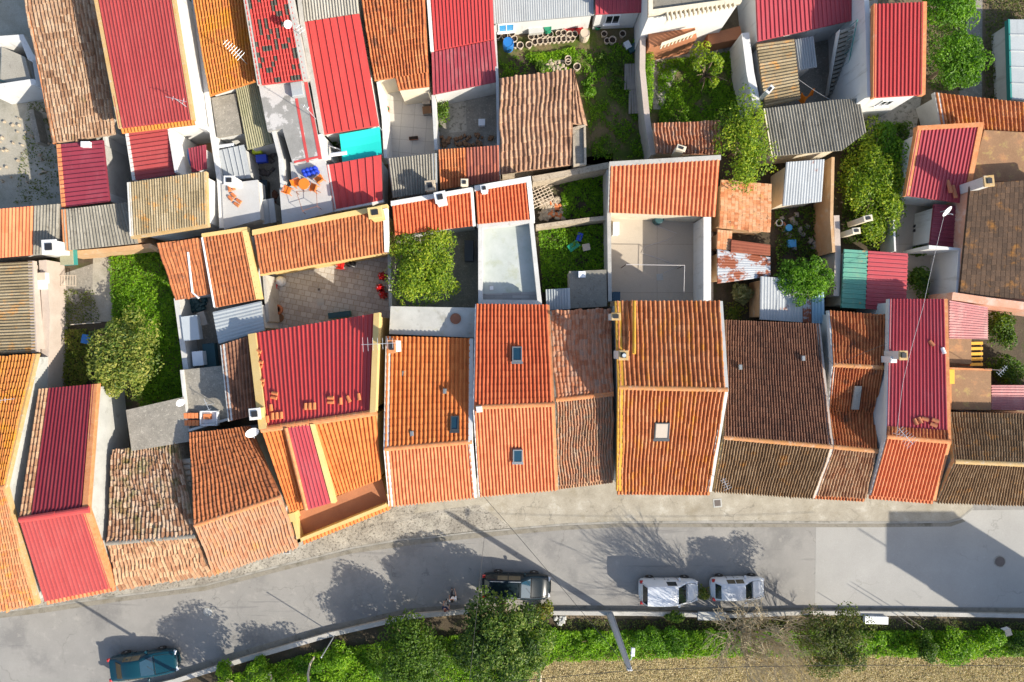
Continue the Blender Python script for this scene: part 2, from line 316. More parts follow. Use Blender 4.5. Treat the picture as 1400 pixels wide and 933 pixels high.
# small things
make_plain('galv', (0.50, 0.54, 0.58), 0.45, 0.4)
make_plain('pole_grey', (0.42, 0.47, 0.52), 0.55, 0.2)
make_plain('wire_dark', (0.03, 0.03, 0.03), 0.6)
make_plain('wire_pale', (0.55, 0.52, 0.5), 0.6)
make_plain('iron', (0.12, 0.10, 0.09), 0.7)
make_plain('rust_iron', (0.22, 0.09, 0.05), 0.85, var=0.3)
make_plain('white_paint', (0.78, 0.78, 0.78), 0.4)
make_plain('white_plastic', (0.72, 0.73, 0.74), 0.4)
make_plain('blue_plastic', (0.02, 0.16, 0.46), 0.4)
make_plain('royal_plastic', (0.012, 0.045, 0.42), 0.35)
make_plain('sky_plastic', (0.06, 0.32, 0.62), 0.4)
make_plain('orange_plastic', (0.75, 0.19, 0.02), 0.45)
make_plain('orange_cloth', (0.85, 0.22, 0.01), 0.8)
make_plain('red_plastic', (0.50, 0.012, 0.015), 0.4)
make_plain('green_plastic', (0.015, 0.22, 0.12), 0.4)
make_plain('teal_metal', (0.03, 0.22, 0.20), 0.45)
make_plain('teal_cloth', (0.005, 0.50, 0.44), 0.7, var=0.03)
make_plain('yellow_paint', (0.72, 0.38, 0.02), 0.6, var=0.15)
make_plain('lime_plastic', (0.42, 0.52, 0.02), 0.5)
make_plain('grey_tank', (0.42, 0.46, 0.48), 0.5)
make_plain('dark_teal', (0.02, 0.07, 0.08), 0.5)
make_plain('terracotta', (0.45, 0.16, 0.07), 0.85, var=0.15)
make_plain('pot_white', (0.52, 0.43, 0.33), 0.8, var=0.15)
make_plain('pot_soil', (0.035, 0.022, 0.014), 0.95, var=0.3)
make_plain('wood_grey', (0.30, 0.27, 0.23), 0.9, var=0.25)
make_plain('wood_brown', (0.22, 0.12, 0.06), 0.85, var=0.25)
make_plain('brick_block', (0.62, 0.20, 0.07), 0.9, var=0.2)
make_plain('glass_dark', (0.010, 0.016, 0.020), 0.06, spec=0.4, coat=0.2)
make_plain('glass_reflect_sky', (0.012, 0.045, 0.075), 0.05, spec=0.5, coat=0.2)  # blue of the mirrored sky put into the base colour
make_plain('glass_reflect_brown', (0.10, 0.085, 0.055), 0.1, spec=0.5, coat=0.2, var=0.5)  # brown reflections on car side windows painted as base colour
make_plain('glass_pale', (0.45, 0.38, 0.30), 0.15, spec=0.8, coat=0.5)
make_plain('frame_dark', (0.045, 0.05, 0.055), 0.5)
make_plain('frame_grey', (0.25, 0.27, 0.28), 0.4, 0.5)
make_plain('manhole', (0.13, 0.11, 0.10), 0.7, 0.4, var=0.25)
make_plain('car_teal', (0.004, 0.036, 0.055), 0.22, 0.0, spec=0.25, coat=0.3)
make_plain('car_navy', (0.006, 0.013, 0.018), 0.25, 0.0, spec=0.2, coat=0.15)
make_plain('car_white', (0.60, 0.62, 0.64), 0.25, 0.0, coat=0.5)
make_plain('tyre', (0.02, 0.02, 0.02), 0.8)
make_plain('rim', (0.45, 0.46, 0.47), 0.3, 0.8)
make_plain('lamp_glass', (0.70, 0.72, 0.74), 0.1, 0.3, coat=1.0)
make_plain('lamp_red', (0.45, 0.01, 0.01), 0.15, coat=1.0)
make_plain('trim_black', (0.02, 0.02, 0.022), 0.5)
make_plain('skin', (0.48, 0.27, 0.18), 0.6)
make_plain('cloth_white', (0.74, 0.74, 0.73), 0.9)
make_plain('cloth_dark', (0.025, 0.027, 0.035), 0.9)
make_plain('cloth_navy', (0.02, 0.03, 0.08), 0.9)
make_plain('cloth_grey', (0.42, 0.40, 0.37), 0.9)
make_plain('hair_dark', (0.02, 0.013, 0.01), 0.7)
make_plain('hair_brown', (0.16, 0.05, 0.03), 0.7)

# ---------------------------------------------------------------- mesh building
ORG = {}


def tag(o, label=None, cat=None, group=None, kind=None):
    if label: o['label'] = label
    if cat: o['category'] = cat
    if group: o['group'] = group
    if kind: o['kind'] = kind
    return o


def thing(name, loc, label, cat, group=None):
    o = bpy.data.objects.new(name, None)
    o.empty_display_size = 0.3
    COL.objects.link(o)
    o.location = loc
    ORG[o.name] = Vector(loc)
    return tag(o, label, cat, group)


class MB:
    def __init__(self):
        self.v, self.f, self.m, self.uv, self.r = [], [], [], [], []
        self.has_uv = False

    def add(self, vs, fs, mi=0, uv=None):
        b = len(self.v)
        self.v.extend([tuple(p) for p in vs])
        if uv is None:
            self.uv.extend([(0, 0, 0)] * len(vs))
        else:
            self.uv.extend(uv); self.has_uv = True
        self.f.extend([tuple(i + b for i in f) for f in fs])
        self.m.extend([mi] * len(fs))
        return self

    def loft(self, rings, mi=0, cap=True, close=True):
        k = len(rings[0]); vs = [p for r in rings for p in r]; fs = []
        for a in range(len(rings) - 1):
            for i in range(k if close else k - 1):
                j = (i + 1) % k
                fs.append((a * k + i, a * k + j, (a + 1) * k + j, (a + 1) * k + i))
        if cap and close:
            fs.append(tuple(range(k))[::-1])
            fs.append(tuple((len(rings) - 1) * k + i for i in range(k)))
        return self.add(vs, fs, mi)

    def prism(self, bot, top, mi=0):
        return self.loft([bot, top], mi)

    def box(self, c, s, rz=0.0, mi=0, bev=0.0):
        cx, cy, cz = c; sx, sy, sz = s[0] / 2, s[1] / 2, s[2] / 2
        ca, sa = math.cos(rz), math.sin(rz)

        def ring(ax, ay, z):
            return [(cx + x * ca - y * sa, cy + x * sa + y * ca, z) for x, y in ((-ax, -ay), (ax, -ay), (ax, ay), (-ax, ay))]
        b = min(bev, sx * 0.45, sy * 0.45, sz * 0.45)
        if b > 0:
            return self.loft([ring(sx - b, sy - b, cz - sz), ring(sx, sy, cz - sz + b), ring(sx, sy, cz + sz - b), ring(sx - b, sy - b, cz + sz)], mi)
        return self.loft([ring(sx, sy, cz - sz), ring(sx, sy, cz + sz)], mi)

    def tube(self, pts, rads, n=6, mi=0):
        pts = [Vector(p) for p in pts]
        if isinstance(rads, (int, float)): rads = [rads] * len(pts)
        rings = []
        for i, p in enumerate(pts):
            d = (pts[min(i + 1, len(pts) - 1)] - pts[max(i - 1, 0)])
            if d.length < 1e-6: d = Vector((0, 0, 1))
            d.normalize()
            up = Vector((0, 0, 1)) if abs(d.z) < 0.9 else Vector((1, 0, 0))
            a = d.cross(up).normalized(); b = a.cross(d)
            rings.append([p + (a * math.cos(t) + b * math.sin(t)) * rads[i] for t in [2 * math.pi * k / n for k in range(n)]])
        return self.loft(rings, mi)

    def lathe(self, prof, c, n=14, mi=0, tilt=None):
        c = Vector(c); rings = []
        for r, z in prof:
            ring = [Vector((r * math.cos(2 * math.pi * k / n), r * math.sin(2 * math.pi * k / n), z)) for k in range(n)]
            if tilt is not None: ring = [tilt @ p for p in ring]
            rings.append([c + p for p in ring])
        return self.loft(rings, mi)

    def build(self, name, mats, parent=None, origin=None, smooth=False):
        if isinstance(mats, str): mats = [mats]
        if parent is not None: org = ORG[parent.name]
        elif origin is not None: org = Vector(origin)
        else:
            a = np.array(self.v); org = Vector(((a[:, 0].min() + a[:, 0].max()) / 2, (a[:, 1].min() + a[:, 1].max()) / 2, a[:, 2].min()))
        me = bpy.data.meshes.new(name)
        va = np.array(self.v, dtype=np.float64) - np.array(org)
        me.from_pydata(va.tolist(), [], self.f)
        for mn in mats: me.materials.append(MATS[mn])
        if len(mats) > 1: me.polygons.foreach_set('material_index', self.m)
        if smooth: me.polygons.foreach_set('use_smooth', [True] * len(self.f))
        if self.has_uv:
            at = me.attributes.new('tuv', 'FLOAT_VECTOR', 'POINT')
            at.data.foreach_set('vector', np.array(self.uv, dtype=np.float32).ravel())
        if self.r and len(self.r) == len(self.f):
            at = me.attributes.new('rnd', 'FLOAT', 'FACE')
            at.data.foreach_set('value', np.array(self.r, dtype=np.float32))
        me.update()
        o = bpy.data.objects.new(name, me)
        COL.objects.link(o)
        if parent is not None:
            o.parent = parent; ORG[o.name] = org
        else:
            o.location = org; ORG[o.name] = org
        return o


ROOF_ID = [0]


def roof(mb, q, n, rows, kind='tile', amp=None, jit=0.0, step=0.034, mi=0, thick=0.12):
    """corrugated or tiled slope over the quad q = A,B,C,D: n ribs from A to B, running towards D"""
    A, B, C, D = [np.array(p, dtype=float) for p in q]
    ROOF_ID[0] += 1
    rid = ROOF_ID[0]
    if kind == 'tile':
        ts = np.array([0.0, 0.08, 0.2, 0.34, 0.48, 0.6, 0.7, 0.85])
        hs = np.array([-0.1, 0.6, 0.95, 1.0, 0.85, 0.4, -0.1, -0.28]); a = (0.125 if jit > 0.009 else 0.10) if amp is None else amp
    elif kind == 'marsh':
        ts = np.array([0.0, 0.2, 0.4, 0.6, 0.8])
        hs = np.array([0.0, 0.75, 1.0, 0.45, 0.1]); a = 0.075 if amp is None else amp
    elif kind == 'rib':
        ts = np.array([0.0, 0.07, 0.27, 0.34, 0.67])
        hs = np.array([0.0, 1.0, 1.0, 0.0, 0.05]); a = 0.075 if amp is None else amp
    elif kind == 'seam':
        ts = np.array([0.0, 0.03, 0.07, 0.10, 0.5]); hs = np.array([0.0, 1.0, 1.0, 0.0, 0.0]); a = 0.08 if amp is None else amp
    elif kind == 'low':
        ts = np.arange(4) / 4.0; hs = 0.5 - 0.5 * np.cos(2 * np.pi * ts); a = 0.028 if amp is None else amp
    elif kind == 'sine':
        ts = np.arange(6) / 6.0; hs = 0.5 - 0.5 * np.cos(2 * np.pi * ts); a = 0.095 if amp is None else amp
    else:  # flat slates
        ts = np.array([0.0, 0.06, 0.94]); hs = np.array([0.0, 1.0, 1.0]); a = 0.015 if amp is None else amp
    k = len(ts)
    us = (np.arange(n)[:, None] + ts[None, :]).ravel()
    us = np.append(us, n)
    hh = np.append(np.tile(hs, n), hs[0])
    stepped = kind in ('tile', 'marsh', 'flat')
    if stepped:
        vs = np.array([x for r in range(rows) for x in (r + 0.001, r + 0.96)])
        so = np.array([x for r in range(rows) for x in (0.0, step)])
    else:
        vs = np.array([x for r in range(rows) for x in (r + 0.001, r + 0.999)])
        so = np.array([x for r in range(rows) for x in (0.0, 0.006)])
    U, V = np.meshgrid(us / n, vs / rows)
    ci = np.clip(np.floor(np.meshgrid(us + 1e-6, vs)[0]).astype(int), 0, n - 1)
    ri = np.clip(np.floor(np.meshgrid(us, vs)[1]).astype(int), 0, rows - 1)
    pos = ((1 - U) * (1 - V))[..., None] * A + (U * (1 - V))[..., None] * B + (U * V)[..., None] * C + ((1 - U) * V)[..., None] * D
    nrm = np.cross(B - A, D - A); nrm /= np.linalg.norm(nrm)
    if nrm[2] < 0: nrm = -nrm
    hgt = hh[None, :] * a + so[:, None]
    if jit:
        jz = RNG.normal(0, 1, (rows, n)); ju = RNG.normal(0, 1, (rows, n)); jr = RNG.normal(0, 1, (rows + 2, 3))
        ud = (B - A) / np.linalg.norm(B - A); vd = (D - A) / np.linalg.norm(D - A)
        hgt = hgt + jz[ri, ci] * jit * 0.35
        pos = pos + (ju[ri, ci] * jit * 0.55)[..., None] * ud + (RNG.normal(0, 1, (rows, n))[ri, ci] * jit)[..., None] * vd
        if jit > 0.009:
            sl = (RNG.uniform(0, 1, (rows, n)) < 0.03) * RNG.uniform(0.03, 0.14, (rows, n))
            pos = pos + sl[ri, ci][..., None] * vd; hgt = hgt + (sl[ri, ci] > 0) * 0.02
        pos = pos + (jit * 1.6 * np.sin(V * rnd(5, 9) + rnd(0, 6)) + jit * np.sin(V * rnd(11, 17) + U * 9))[..., None] * ud
        # slow sag of the whole slope
        s1, s2 = rnd(0, 6), rnd(0, 6)
        hgt = hgt + jit * 1.2 * np.sin(U * 5 + s1) * np.sin(V * 4 + s2)
    pos = pos + hgt[..., None] * nrm + 0.02 * nrm
    nv, nu = pos.shape[:2]
    idx = np.arange(nv * nu).reshape(nv, nu)
    f = np.stack([idx[:-1, :-1], idx[1:, :-1], idx[1:, 1:], idx[:-1, 1:]], -1).reshape(-1, 4)
    e1, e2 = B - A, D - A
    if np.cross(e1, e2)[2] > 0:
        f = f[:, ::-1]
    if not stepped:
        f = f
    eps = 1e-3
    uu = np.meshgrid(us, vs)[0]
    # keep the tile index of each rib's last vertex inside the rib
    uv = np.stack([uu, np.meshgrid(us, vs)[1], np.full_like(uu, rid * 3.0)], -1).reshape(-1, 3)
    mb.add(pos.reshape(-1, 3).tolist(), f.tolist(), mi, [tuple(x) for x in uv.tolist()])
    # the deck below
    t0, t1 = 0.0, thick
    top = [A - nrm * 0.005, B - nrm * 0.005, C - nrm * 0.005, D - nrm * 0.005]
    bot = [p - nrm * thick for p in (A, B, C, D)]
    ids = [(0.5, 0.5, rid * 3.0)] * 8
    b = len(mb.v)
    mb.add([tuple(p) for p in bot + top], [(3, 2, 1, 0), (4, 5, 6, 7), (0, 1, 5, 4), (1, 2, 6, 5), (2, 3, 7, 6), (3, 0, 4, 7)], mi, ids)
    return mb


def lerp(a, b, t): return a + (b - a) * t


def strip_box(mb, path, side, w0, w1, zlo, zhi, mi=0):
    """a coping that follows a path: from w0 to w1 along the direction side, zlo..zhi about the path's height"""
    rings = []
    for p in path:
        rings.append([p + side * w0 + Vector((0, 0, zlo)), p + side * w1 + Vector((0, 0, zlo)), p + side * w1 + Vector((0, 0, zhi)), p + side * w0 + Vector((0, 0, zhi))])
    return mb.loft(rings, mi)


def ridge_cap(parent, a, b, mat, r=0.15, seg=0.42, name='ridge_cap'):
    mb = MB(); d = b - a; k = max(2, int(d.length / seg)); dn = d.normalized()
    sd = dn.cross(Vector((0, 0, 1))).normalized()
    for i in range(k):
        p0 = a + d * (i / k); p1 = a + d * ((i + 1.06) / k)
        j = Vector((0, 0, rnd(-0.008, 0.008)))
        rings = []
        for p, rr in ((p0, r * 0.92), (p1, r * 1.08)):
            rings.append([p + j + sd * (rr * math.cos(t)) + Vector((0, 0, rr * 0.75 * math.sin(t))) for t in [math.pi * x / 6 for x in range(7)]] + [p + j - Vector((0, 0, 0.06))])
        mb.loft(rings)
    return mb.build(name, mat, parent)


def B(name, label, rows, roofs, wall='white_wall', cat='house', lp=None, rp=None, tp=None, bp=None, ridge=None, base=0.0,
      jit=0.0, eave=None, group=None, inset=0.12, endin=0.22):
    """a building: rows = (Lx,Ly,Rx,Ry,z) photo points of the roof's level lines from north to south"""
    L = [P(r[0], r[1], r[4]) for r in rows]
    R = [P(r[2], r[3], r[5] if len(r) > 5 else r[4]) for r in rows]
    c = sum(L + R, Vector()) / (2 * len(L))
    root = thing(name, (c.x, c.y, base), label, cat, group)
    for i in range(len(rows) - 1):
        spec = roofs[min(i, len(roofs) - 1)]
        segs = spec if isinstance(spec, list) else [(0.0, 1.0) + tuple(spec)]
        for s in segs:
            u0, u1, mat, kind, n, nr = s[:6]
            dr = s[6] if len(s) > 6 else 'v'
            a, b = lerp(L[i], R[i], u0), lerp(L[i], R[i], u1)
            d, e = lerp(L[i + 1], R[i + 1], u0), lerp(L[i + 1], R[i + 1], u1)
            q = (a, b, e, d)
            mb = MB()
            up = L[i].z > L[i + 1].z + 0.01
            if dr == 'h':
                q = (d, a, b, e)
            elif not up and abs(L[i].z - L[i + 1].z) > 0.05:
                q = (d, e, b, a)      # lay the courses down the slope
            roof(mb, q, n, nr, kind, jit=jit)
            mb.build('roof', mat, root)
    # walls
    mb = MB(); k = len(L); vs = []; fs = []
    for i in range(k):
        sd = (R[i] - L[i]); sd.z = 0; sd.normalize()
        ax = (L[-1] - L[0]); ax.z = 0; ax.normalize()
        e = ax * (endin if i == 0 else -endin if i == k - 1 else 0)
        l = L[i] + sd * inset + e; r = R[i] - sd * inset + e
        dz = Vector((0, 0, -0.10))
        vs += [Vector((l.x, l.y, base)), l + dz, r + dz, Vector((r.x, r.y, base))]
    for i in range(k - 1):
        a = i * 4; b = a + 4
        fs += [(a, a + 1, b + 1, b), (a + 2, a + 3, b + 3, b + 2), (a + 1, a + 2, b + 2, b + 1)]
    fs += [(0, 3, 2, 1), ((k - 1) * 4, (k - 1) * 4 + 1, (k - 1) * 4 + 2, (k - 1) * 4 + 3)]
    mb.add(vs, fs); mb.build('wall', wall, root)
    for par, path, sg in ((lp, L, 1), (rp, R, -1)):
        if par:
            mb = MB()
            sd = (R[0] - L[0]); sd.z = 0; sd.normalize(); sd *= sg
            strip_box(mb, path, sd, -0.06, par[1], -0.30, par[2])
            mb.build('gable_coping', par[0], root)
    for par, i, sg in ((tp, 0, -1), (bp, k - 1, 1)):
        if par:
            mb = MB()
            ax = (L[-1] - L[0]); ax.z = 0; ax.normalize(); ax *= sg
            sd = (R[i] - L[i]).normalized()
            strip_box(mb, [L[i] - sd * 0.05, R[i] + sd * 0.05], ax, -0.05, par[1], -0.4, par[2])
            mb.build('parapet', par[0], root)
    if eave:
        mb = MB()
        ax = (L[-1] - L[-2]); ax.z = 0; ax.normalize()
        n = roofs[-1][2] if not isinstance(roofs[-1], list) else 22
        dz = Vector((0, 0, -0.10)); d2 = Vector((0, 0, -0.20))
        roof(mb, (L[-1] - ax * 0.1 + dz, R[-1] - ax * 0.1 + dz, R[-1] + ax * 0.28 + d2, L[-1] + ax * 0.28 + d2), n, 1, 'tile', amp=0.07, thick=0.06)
        mb.build('eaves_course', eave, root)
    if ridge:
        for i in range(1, k - 1):
            if L[i].z > L[i - 1].z and L[i].z > L[i + 1].z:
                ridge_cap(root, L[i] + Vector((0, 0, 0.04)), R[i] + Vector((0, 0, 0.04)), ridge)
    return root


def flat(name, label, poly, z, mat, wall='white_wall', cat='building', base=0.0, rim=None, parts='roof_slab', drop=0.25, group=None):
    pts = [P(x, y, z) for x, y in poly]
    c = sum(pts, Vector()) / len(pts)
    root = thing(name, (c.x, c.y, base), label, cat, group)
    mb = MB(); mb.prism([p - Vector((0, 0, drop)) for p in pts], pts); mb.build(parts, mat, root)
    ins = [lerp(p, c, 0.03) for p in pts]
    mb = MB(); mb.prism([Vector((p.x, p.y, base)) for p in ins], [p - Vector((0, 0, drop - 0.02)) for p in ins]); mb.build('wall', wall, root)
    if rim:
        rmat, w, h = rim[:3]
        edges = rim[3] if len(rim) > 3 else range(len(pts))
        for i in edges:
            a, b = pts[i], pts[(i + 1) % len(pts)]
            d = (b - a).normalized(); s = Vector((-d.y, d.x, 0))
            if s.dot(c - a) < 0: s = -s
            mb = MB(); strip_box(mb, [a + d * 0.0, b + d * 0.0], s, -0.02, w, -0.05, h + rnd(0, 0.01)); mb.build('parapet', rmat, root)
    return root


def gwall(name, label, pts, h, w, mat, cat='wall', cap=None, base=0.0, ptz=None):
    """a free-standing wall along photo points measured at its top"""
    ps = [P(x, y, h) for x, y in pts]
    mid = ps[len(ps) // 2]
    root = None
    rings = []
    for i, p in enumerate(ps):
        d = (ps[min(i + 1, len(ps) - 1)] - ps[max(0, i - 1)]).normalized(); s = Vector((-d.y, d.x, 0))
        a, b = p - s * w / 2, p + s * w / 2
        rings.append([Vector((a.x, a.y, base)), Vector((b.x, b.y, base)), b, a])
    mb = MB(); mb.loft(rings)
    if cap:
        root = thing(name, (mid.x, mid.y, base), label, cat)
        mb.build('wall_body', mat, root)
        mb = MB(); rings = []
        for i, p in enumerate(ps):
            d = (ps[min(i + 1, len(ps) - 1)] - ps[max(0, i - 1)]).normalized(); s = Vector((-d.y, d.x, 0))
            a, b = p - s * (w / 2 + 0.04), p + s * (w / 2 + 0.04)
            rings.append([a + Vector((0, 0, 0.003)), b + Vector((0, 0, 0.003)), b + Vector((0, 0, 0.07)), a + Vector((0, 0, 0.07))])
        mb.loft(rings); mb.build('coping', cap, root)
        return root
    o = mb.build(name, mat, origin=(mid.x, mid.y, base))
    return tag(o, label, cat)


def patch(name, poly, mat, z, kind='structure', label=None, cat=None):
    """a thin ground sheet"""
    pts = [P(x, y, 0) for x, y in poly]
    mb = MB()
    mb.add([Vector((p.x, p.y, z)) for p in pts], [tuple(range(len(pts)))])
    o = mb.build(name, mat)
    if o.data.polygons[0].normal.z < 0: o.data.flip_normals()
    return tag(o, label, cat, kind=kind)


def copy_tree(o, parent=None):
    c = o.copy(); COL.objects.link(c)
    if parent is not None: c.parent = parent
    ORG[c.name] = ORG.get(o.name, Vector())
    for ch in list(o.children):
        copy_tree(ch, c)
    return c
# ================================================================ ground, road, yards
def sheet_obj(name, pts, mat, z, kind='structure'):
    return patch(name, pts, mat, z, kind)


mb = MB(); s = 260
mb.add([(-s, -s, 0), (s, -s, 0), (s, s, 0), (-s, s, 0)], [(0, 1, 2, 3)])
tag(mb.build('ground', 'dirt'), kind='structure')
patch('road', [(-700, 880), (-100, 820), (60, 800), (160, 785), (280, 770), (380, 745), (480, 715), (560, 690), (700, 660), (845, 660), (1310, 640), (2100, 640),
               (2100, 834), (1100, 833), (880, 835), (760, 836), (640, 834), (560, 842), (500, 852), (400, 880), (300, 911), (200, 940), (0, 985), (-700, 1120)], 'asphalt', 0.004)
patch('road_repair', [(1116, 700), (2100, 690), (2100, 831), (1400, 831), (1114, 829)], 'asphalt_new', 0.008)
# kerbed pavement along the house fronts
def kerbed(name, edge, back, mat, h=0.12):
    e = [P(x, y, h) for x, y in edge]; bk = [P(x, y, h) for x, y in back]
    mb = MB(); poly = e + bk
    mb.add(poly, [tuple(range(len(poly)))])
    o = mb.build(name, mat)
    if o.data.polygons[0].normal.z < 0: o.data.flip_normals()
    tag(o, kind='structure')
    mb = MB(); rings = []
    for i, p in enumerate(e):
        d = (e[min(i + 1, len(e) - 1)] - e[max(0, i - 1)]).normalized(); s = Vector((d.y, -d.x, 0))
        if s.y > 0: s = -s
        rings.append([Vector((p.x, p.y, -0.02)), Vector((p.x + s.x * .14, p.y + s.y * .14, -0.02)), p + s * 0.13 + Vector((0, 0, -0.01)), p + s * 0.11 + Vector((0, 0, 0.008)), p + Vector((0, 0, 0.008))])
    mb.loft(rings); tag(mb.build('kerb', 'kerb_stone'), kind='structure')


kerbed('pavement', [(-80, 845), (60, 828), (160, 814), (280, 799), (380, 773), (480, 748), (545, 737)], [(600, 640), (440, 640), (250, 700), (-80, 780)], 'cobbles', 0.10)
kerbed('pavement', [(545, 737), (590, 733), (640, 727), (700, 722), (770, 716), (845, 713), (1000, 712), (1200, 713), (1296, 712), (1312, 708), (1330, 694)], [(1330, 650), (900, 640), (600, 640)], 'pavement', 0.104)
patch('apron', [(540, 705), (655, 690), (700, 722), (640, 727), (590, 733), (548, 736)], 'cobbles', 0.112)
patch('field', [(-700, 1150), (300, 990), (560, 925), (700, 915), (760, 900), (900, 894), (1400, 896), (2100, 896), (2100, 1500), (-700, 1500)], 'straw_ground', 0.012)
patch('verge', [(-700, 1128), (200, 946), (300, 917), (400, 886), (500, 858), (560, 846), (760, 846), (1400, 846), (2100, 846), (2100, 899), (900, 897), (760, 903), (640, 965), (-700, 1300)], 'dark_soil', 0.008)
# yards and gardens
patch('gutter', [(-80, 848), (60, 831), (160, 817), (280, 802), (380, 776), (480, 751), (545, 740), (590, 736), (640, 730), (700, 725), (770, 719), (845, 716), (1200, 716), (1296, 715), (1316, 710), (1320, 713), (1300, 720), (1200, 721), (845, 721), (770, 725), (700, 731), (590, 742), (480, 757), (380, 782), (280, 808), (160, 823), (60, 838), (-80, 855)], 'gutter_dirt', 0.0125)
patch('gutter', [(240, 917), (330, 890), (450, 855), (560, 832), (640, 826), (750, 827), (1000, 831), (1400, 831), (1900, 834), (1900, 840), (1400, 838), (750, 834), (640, 834), (560, 840), (450, 864), (240, 927)], 'gutter_dirt', 0.0125)
patch('courtyard', [(258, 176), (292, 170), (300, 240), (262, 245)], 'ochre_wall', 0.03)
patch('yard', [(-200, -100), (30, -60), (95, 290), (-200, 300)], 'yard_concrete', 0.02)
patch('garden_soil', [(58, 345), (250, 330), (260, 560), (140, 600), (60, 560)], 'dark_soil', 0.02)
patch('path', [(128, 330), (152, 328), (155, 440), (126, 440)], 'yard_concrete', 0.032)
patch('yard', [(70, 380), (130, 360), (132, 440), (70, 450)], 'concrete', 0.028)
patch('lawn', [(152, 330), (250, 330), (254, 560), (190, 560), (154, 430)], 'turf', 0.03)
patch('patio', [(366, 364), (534, 335), (536, 440), (366, 470)], 'pavers', 0.02)
patch('yard', [(534, 300), (655, 300), (655, 425), (534, 425)], 'concrete', 0.02)
patch('garden_soil', [(728, 225), (838, 210), (838, 430), (734, 430)], 'dark_soil', 0.02)
patch('patio', [(834, 280), (975, 280), (975, 425), (834, 425)], 'beige_patio', 0.03)
patch('garden_soil', [(975, 210), (1160, 180), (1150, 450), (975, 450)], 'dark_soil', 0.022)
patch('garden_soil', [(1130, 170), (1260, 150), (1260, 420), (1130, 420)], 'dark_soil', 0.024)
patch('path', [(1218, 270), (1282, 262), (1280, 420), (1230, 420)], 'beige_patio', 0.034)
patch('garden_soil', [(1262, -60), (1460, -60), (1460, 170), (1262, 170)], 'dirt', 0.03)
patch('path', [(1318, -60), (1343, -60), (1342, 160), (1310, 160)], 'concrete', 0.04)
patch('lawn', [(678, 55), (885, 30), (890, 225), (690, 225)], 'turf', 0.02)
patch('garden_soil', [(695, 80), (760, 70), (770, 110), (700, 110)], 'dark_soil', 0.028)
patch('lawn', [(885, 40), (1040, 40), (1030, 190), (890, 200)], 'turf', 0.024)
patch('path', [(888, 62), (1010, 55), (1015, 80), (930, 86), (905, 150), (893, 150)], 'crazy_stone', 0.034)
patch('yard', [(595, 120), (685, 110), (685, 215), (595, 215)], 'concrete', 0.02)
patch('path', [(612, 125), (636, 122), (638, 180), (614, 182)], 'crazy_stone', 0.03)
patch('patio', [(522, 100), (597, 100), (597, 225), (522, 225)], 'patio_tiles', 0.02)
patch('yard', [(130, 160), (300, 140), (300, 300), (130, 300)], 'concrete', 0.024)
patch('yard', [(300, 90), (470, 90), (470, 330), (300, 330)], 'concrete', 0.022)
patch('yard', [(238, 395), (325, 395), (325, 520), (252, 520)], 'concrete', 0.034)
patch('yard', [(1040, 20), (1200, 0), (1190, 150), (1040, 150)], 'concrete', 0.034)
patch('yard', [(1170, 140), (1260, 130), (1250, 190), (1170, 190)], 'crazy_stone', 0.036)
patch('yard', [(1330, 420), (1460, 420), (1460, 540), (1330, 540)], 'dark_soil', 0.026)

# ================================================================ the row along the street, west to east
B('shed', 'grey corrugated shed roof with yellow lichen at the far left edge, ribs running sideways',
  [(-60, 362, 45, 357, 2.4), (-60, 486, 50, 482, 2.9)], [('fibro_lichen', 'sine', 30, 2, 'h')], 'pinkwash', rp=('pinkwash', 0.3, 0.06))
B('house', 'orange tiled house thick with yellow lichen at the left edge of the street row',
  [(-60, 492, 50, 484, 3.2), (-60, 672, 7, 666, 5.6), (-60, 846, 51, 827, 3.2)],
  [('clay_yellow', 'tile', 24, 18), ('clay_pale', 'tile', 24, 16)], 'concrete_pale', jit=0.015, rp=('lichen_cap', 0.10, 0.06), ridge='clay_cap')
r = B('house', 'house with dark red sheet roof to the garden and lighter red sheet to the street',
      [(54, 532, 133, 525, 3.3), (27, 710, 120, 696, 5.3), (62, 822, 156, 803, 3.2)],
      [[(0.0, 0.17, 'clay_straw', 'tile', 3, 18), (0.175, 1.0, 'red_dark', 'rib', 14, 1)], ('red_salmon', 'rib', 17, 1)], 'concrete_pale',
      rp=('clay_cap', 0.30, 0.10), eave='clay_coral')
ridge_cap(r, P(27, 711, 5.38), P(120, 697, 5.38), 'red_cap', 0.2, 2.0)
B('house', 'low old house with mossy whitish brown tiles and a straw coloured street slope',
  [(156, 615, 243, 604, 2.7), (146, 743, 267, 733, 4.0), (164, 806, 291, 786, 2.9)],
  [('clay_mossy', 'tile', 22, 17), ('clay_straw', 'tile', 24, 8)], 'stone_wall', jit=0.042, ridge='concrete')
B('house', 'house with brown orange tiles and a faded pinkish street slope, beside the mossy roof',
  [(260, 592, 342, 583, 3.6), (266, 719, 384, 679, 5.0), (293, 786, 408, 747, 3.2)],
  [('clay_aged', 'tile', 20, 16), ('clay_faded', 'tile', 25, 8)], 'white_wall', jit=0.018, ridge='clay_cap')
flat('outhouse', 'small outhouse with a rough grey concrete slab roof under the loquat tree',
     [(172, 561), (251, 543), (259, 604), (180, 617)], 2.9, 'concrete', 'grey_wall')
flat('outhouse', 'outhouse with a grey slab terrace holding stacked bricks and crates',
     [(249, 506), (304, 500), (314, 574), (258, 590)], 2.6, 'concrete', 'white_wall', rim=('white_wall', 0.14, 0.25, (2, 3)))
B('house', 'narrow dark brown tiled roof strip left of the yellow coped red roof',
  [(303, 472, 342, 459, 4.0), (314, 576, 349, 568, 4.4)], [('clay_brown', 'tile', 8, 14)], 'white_wall', lp=('white_wall', 0.3, 0.1))
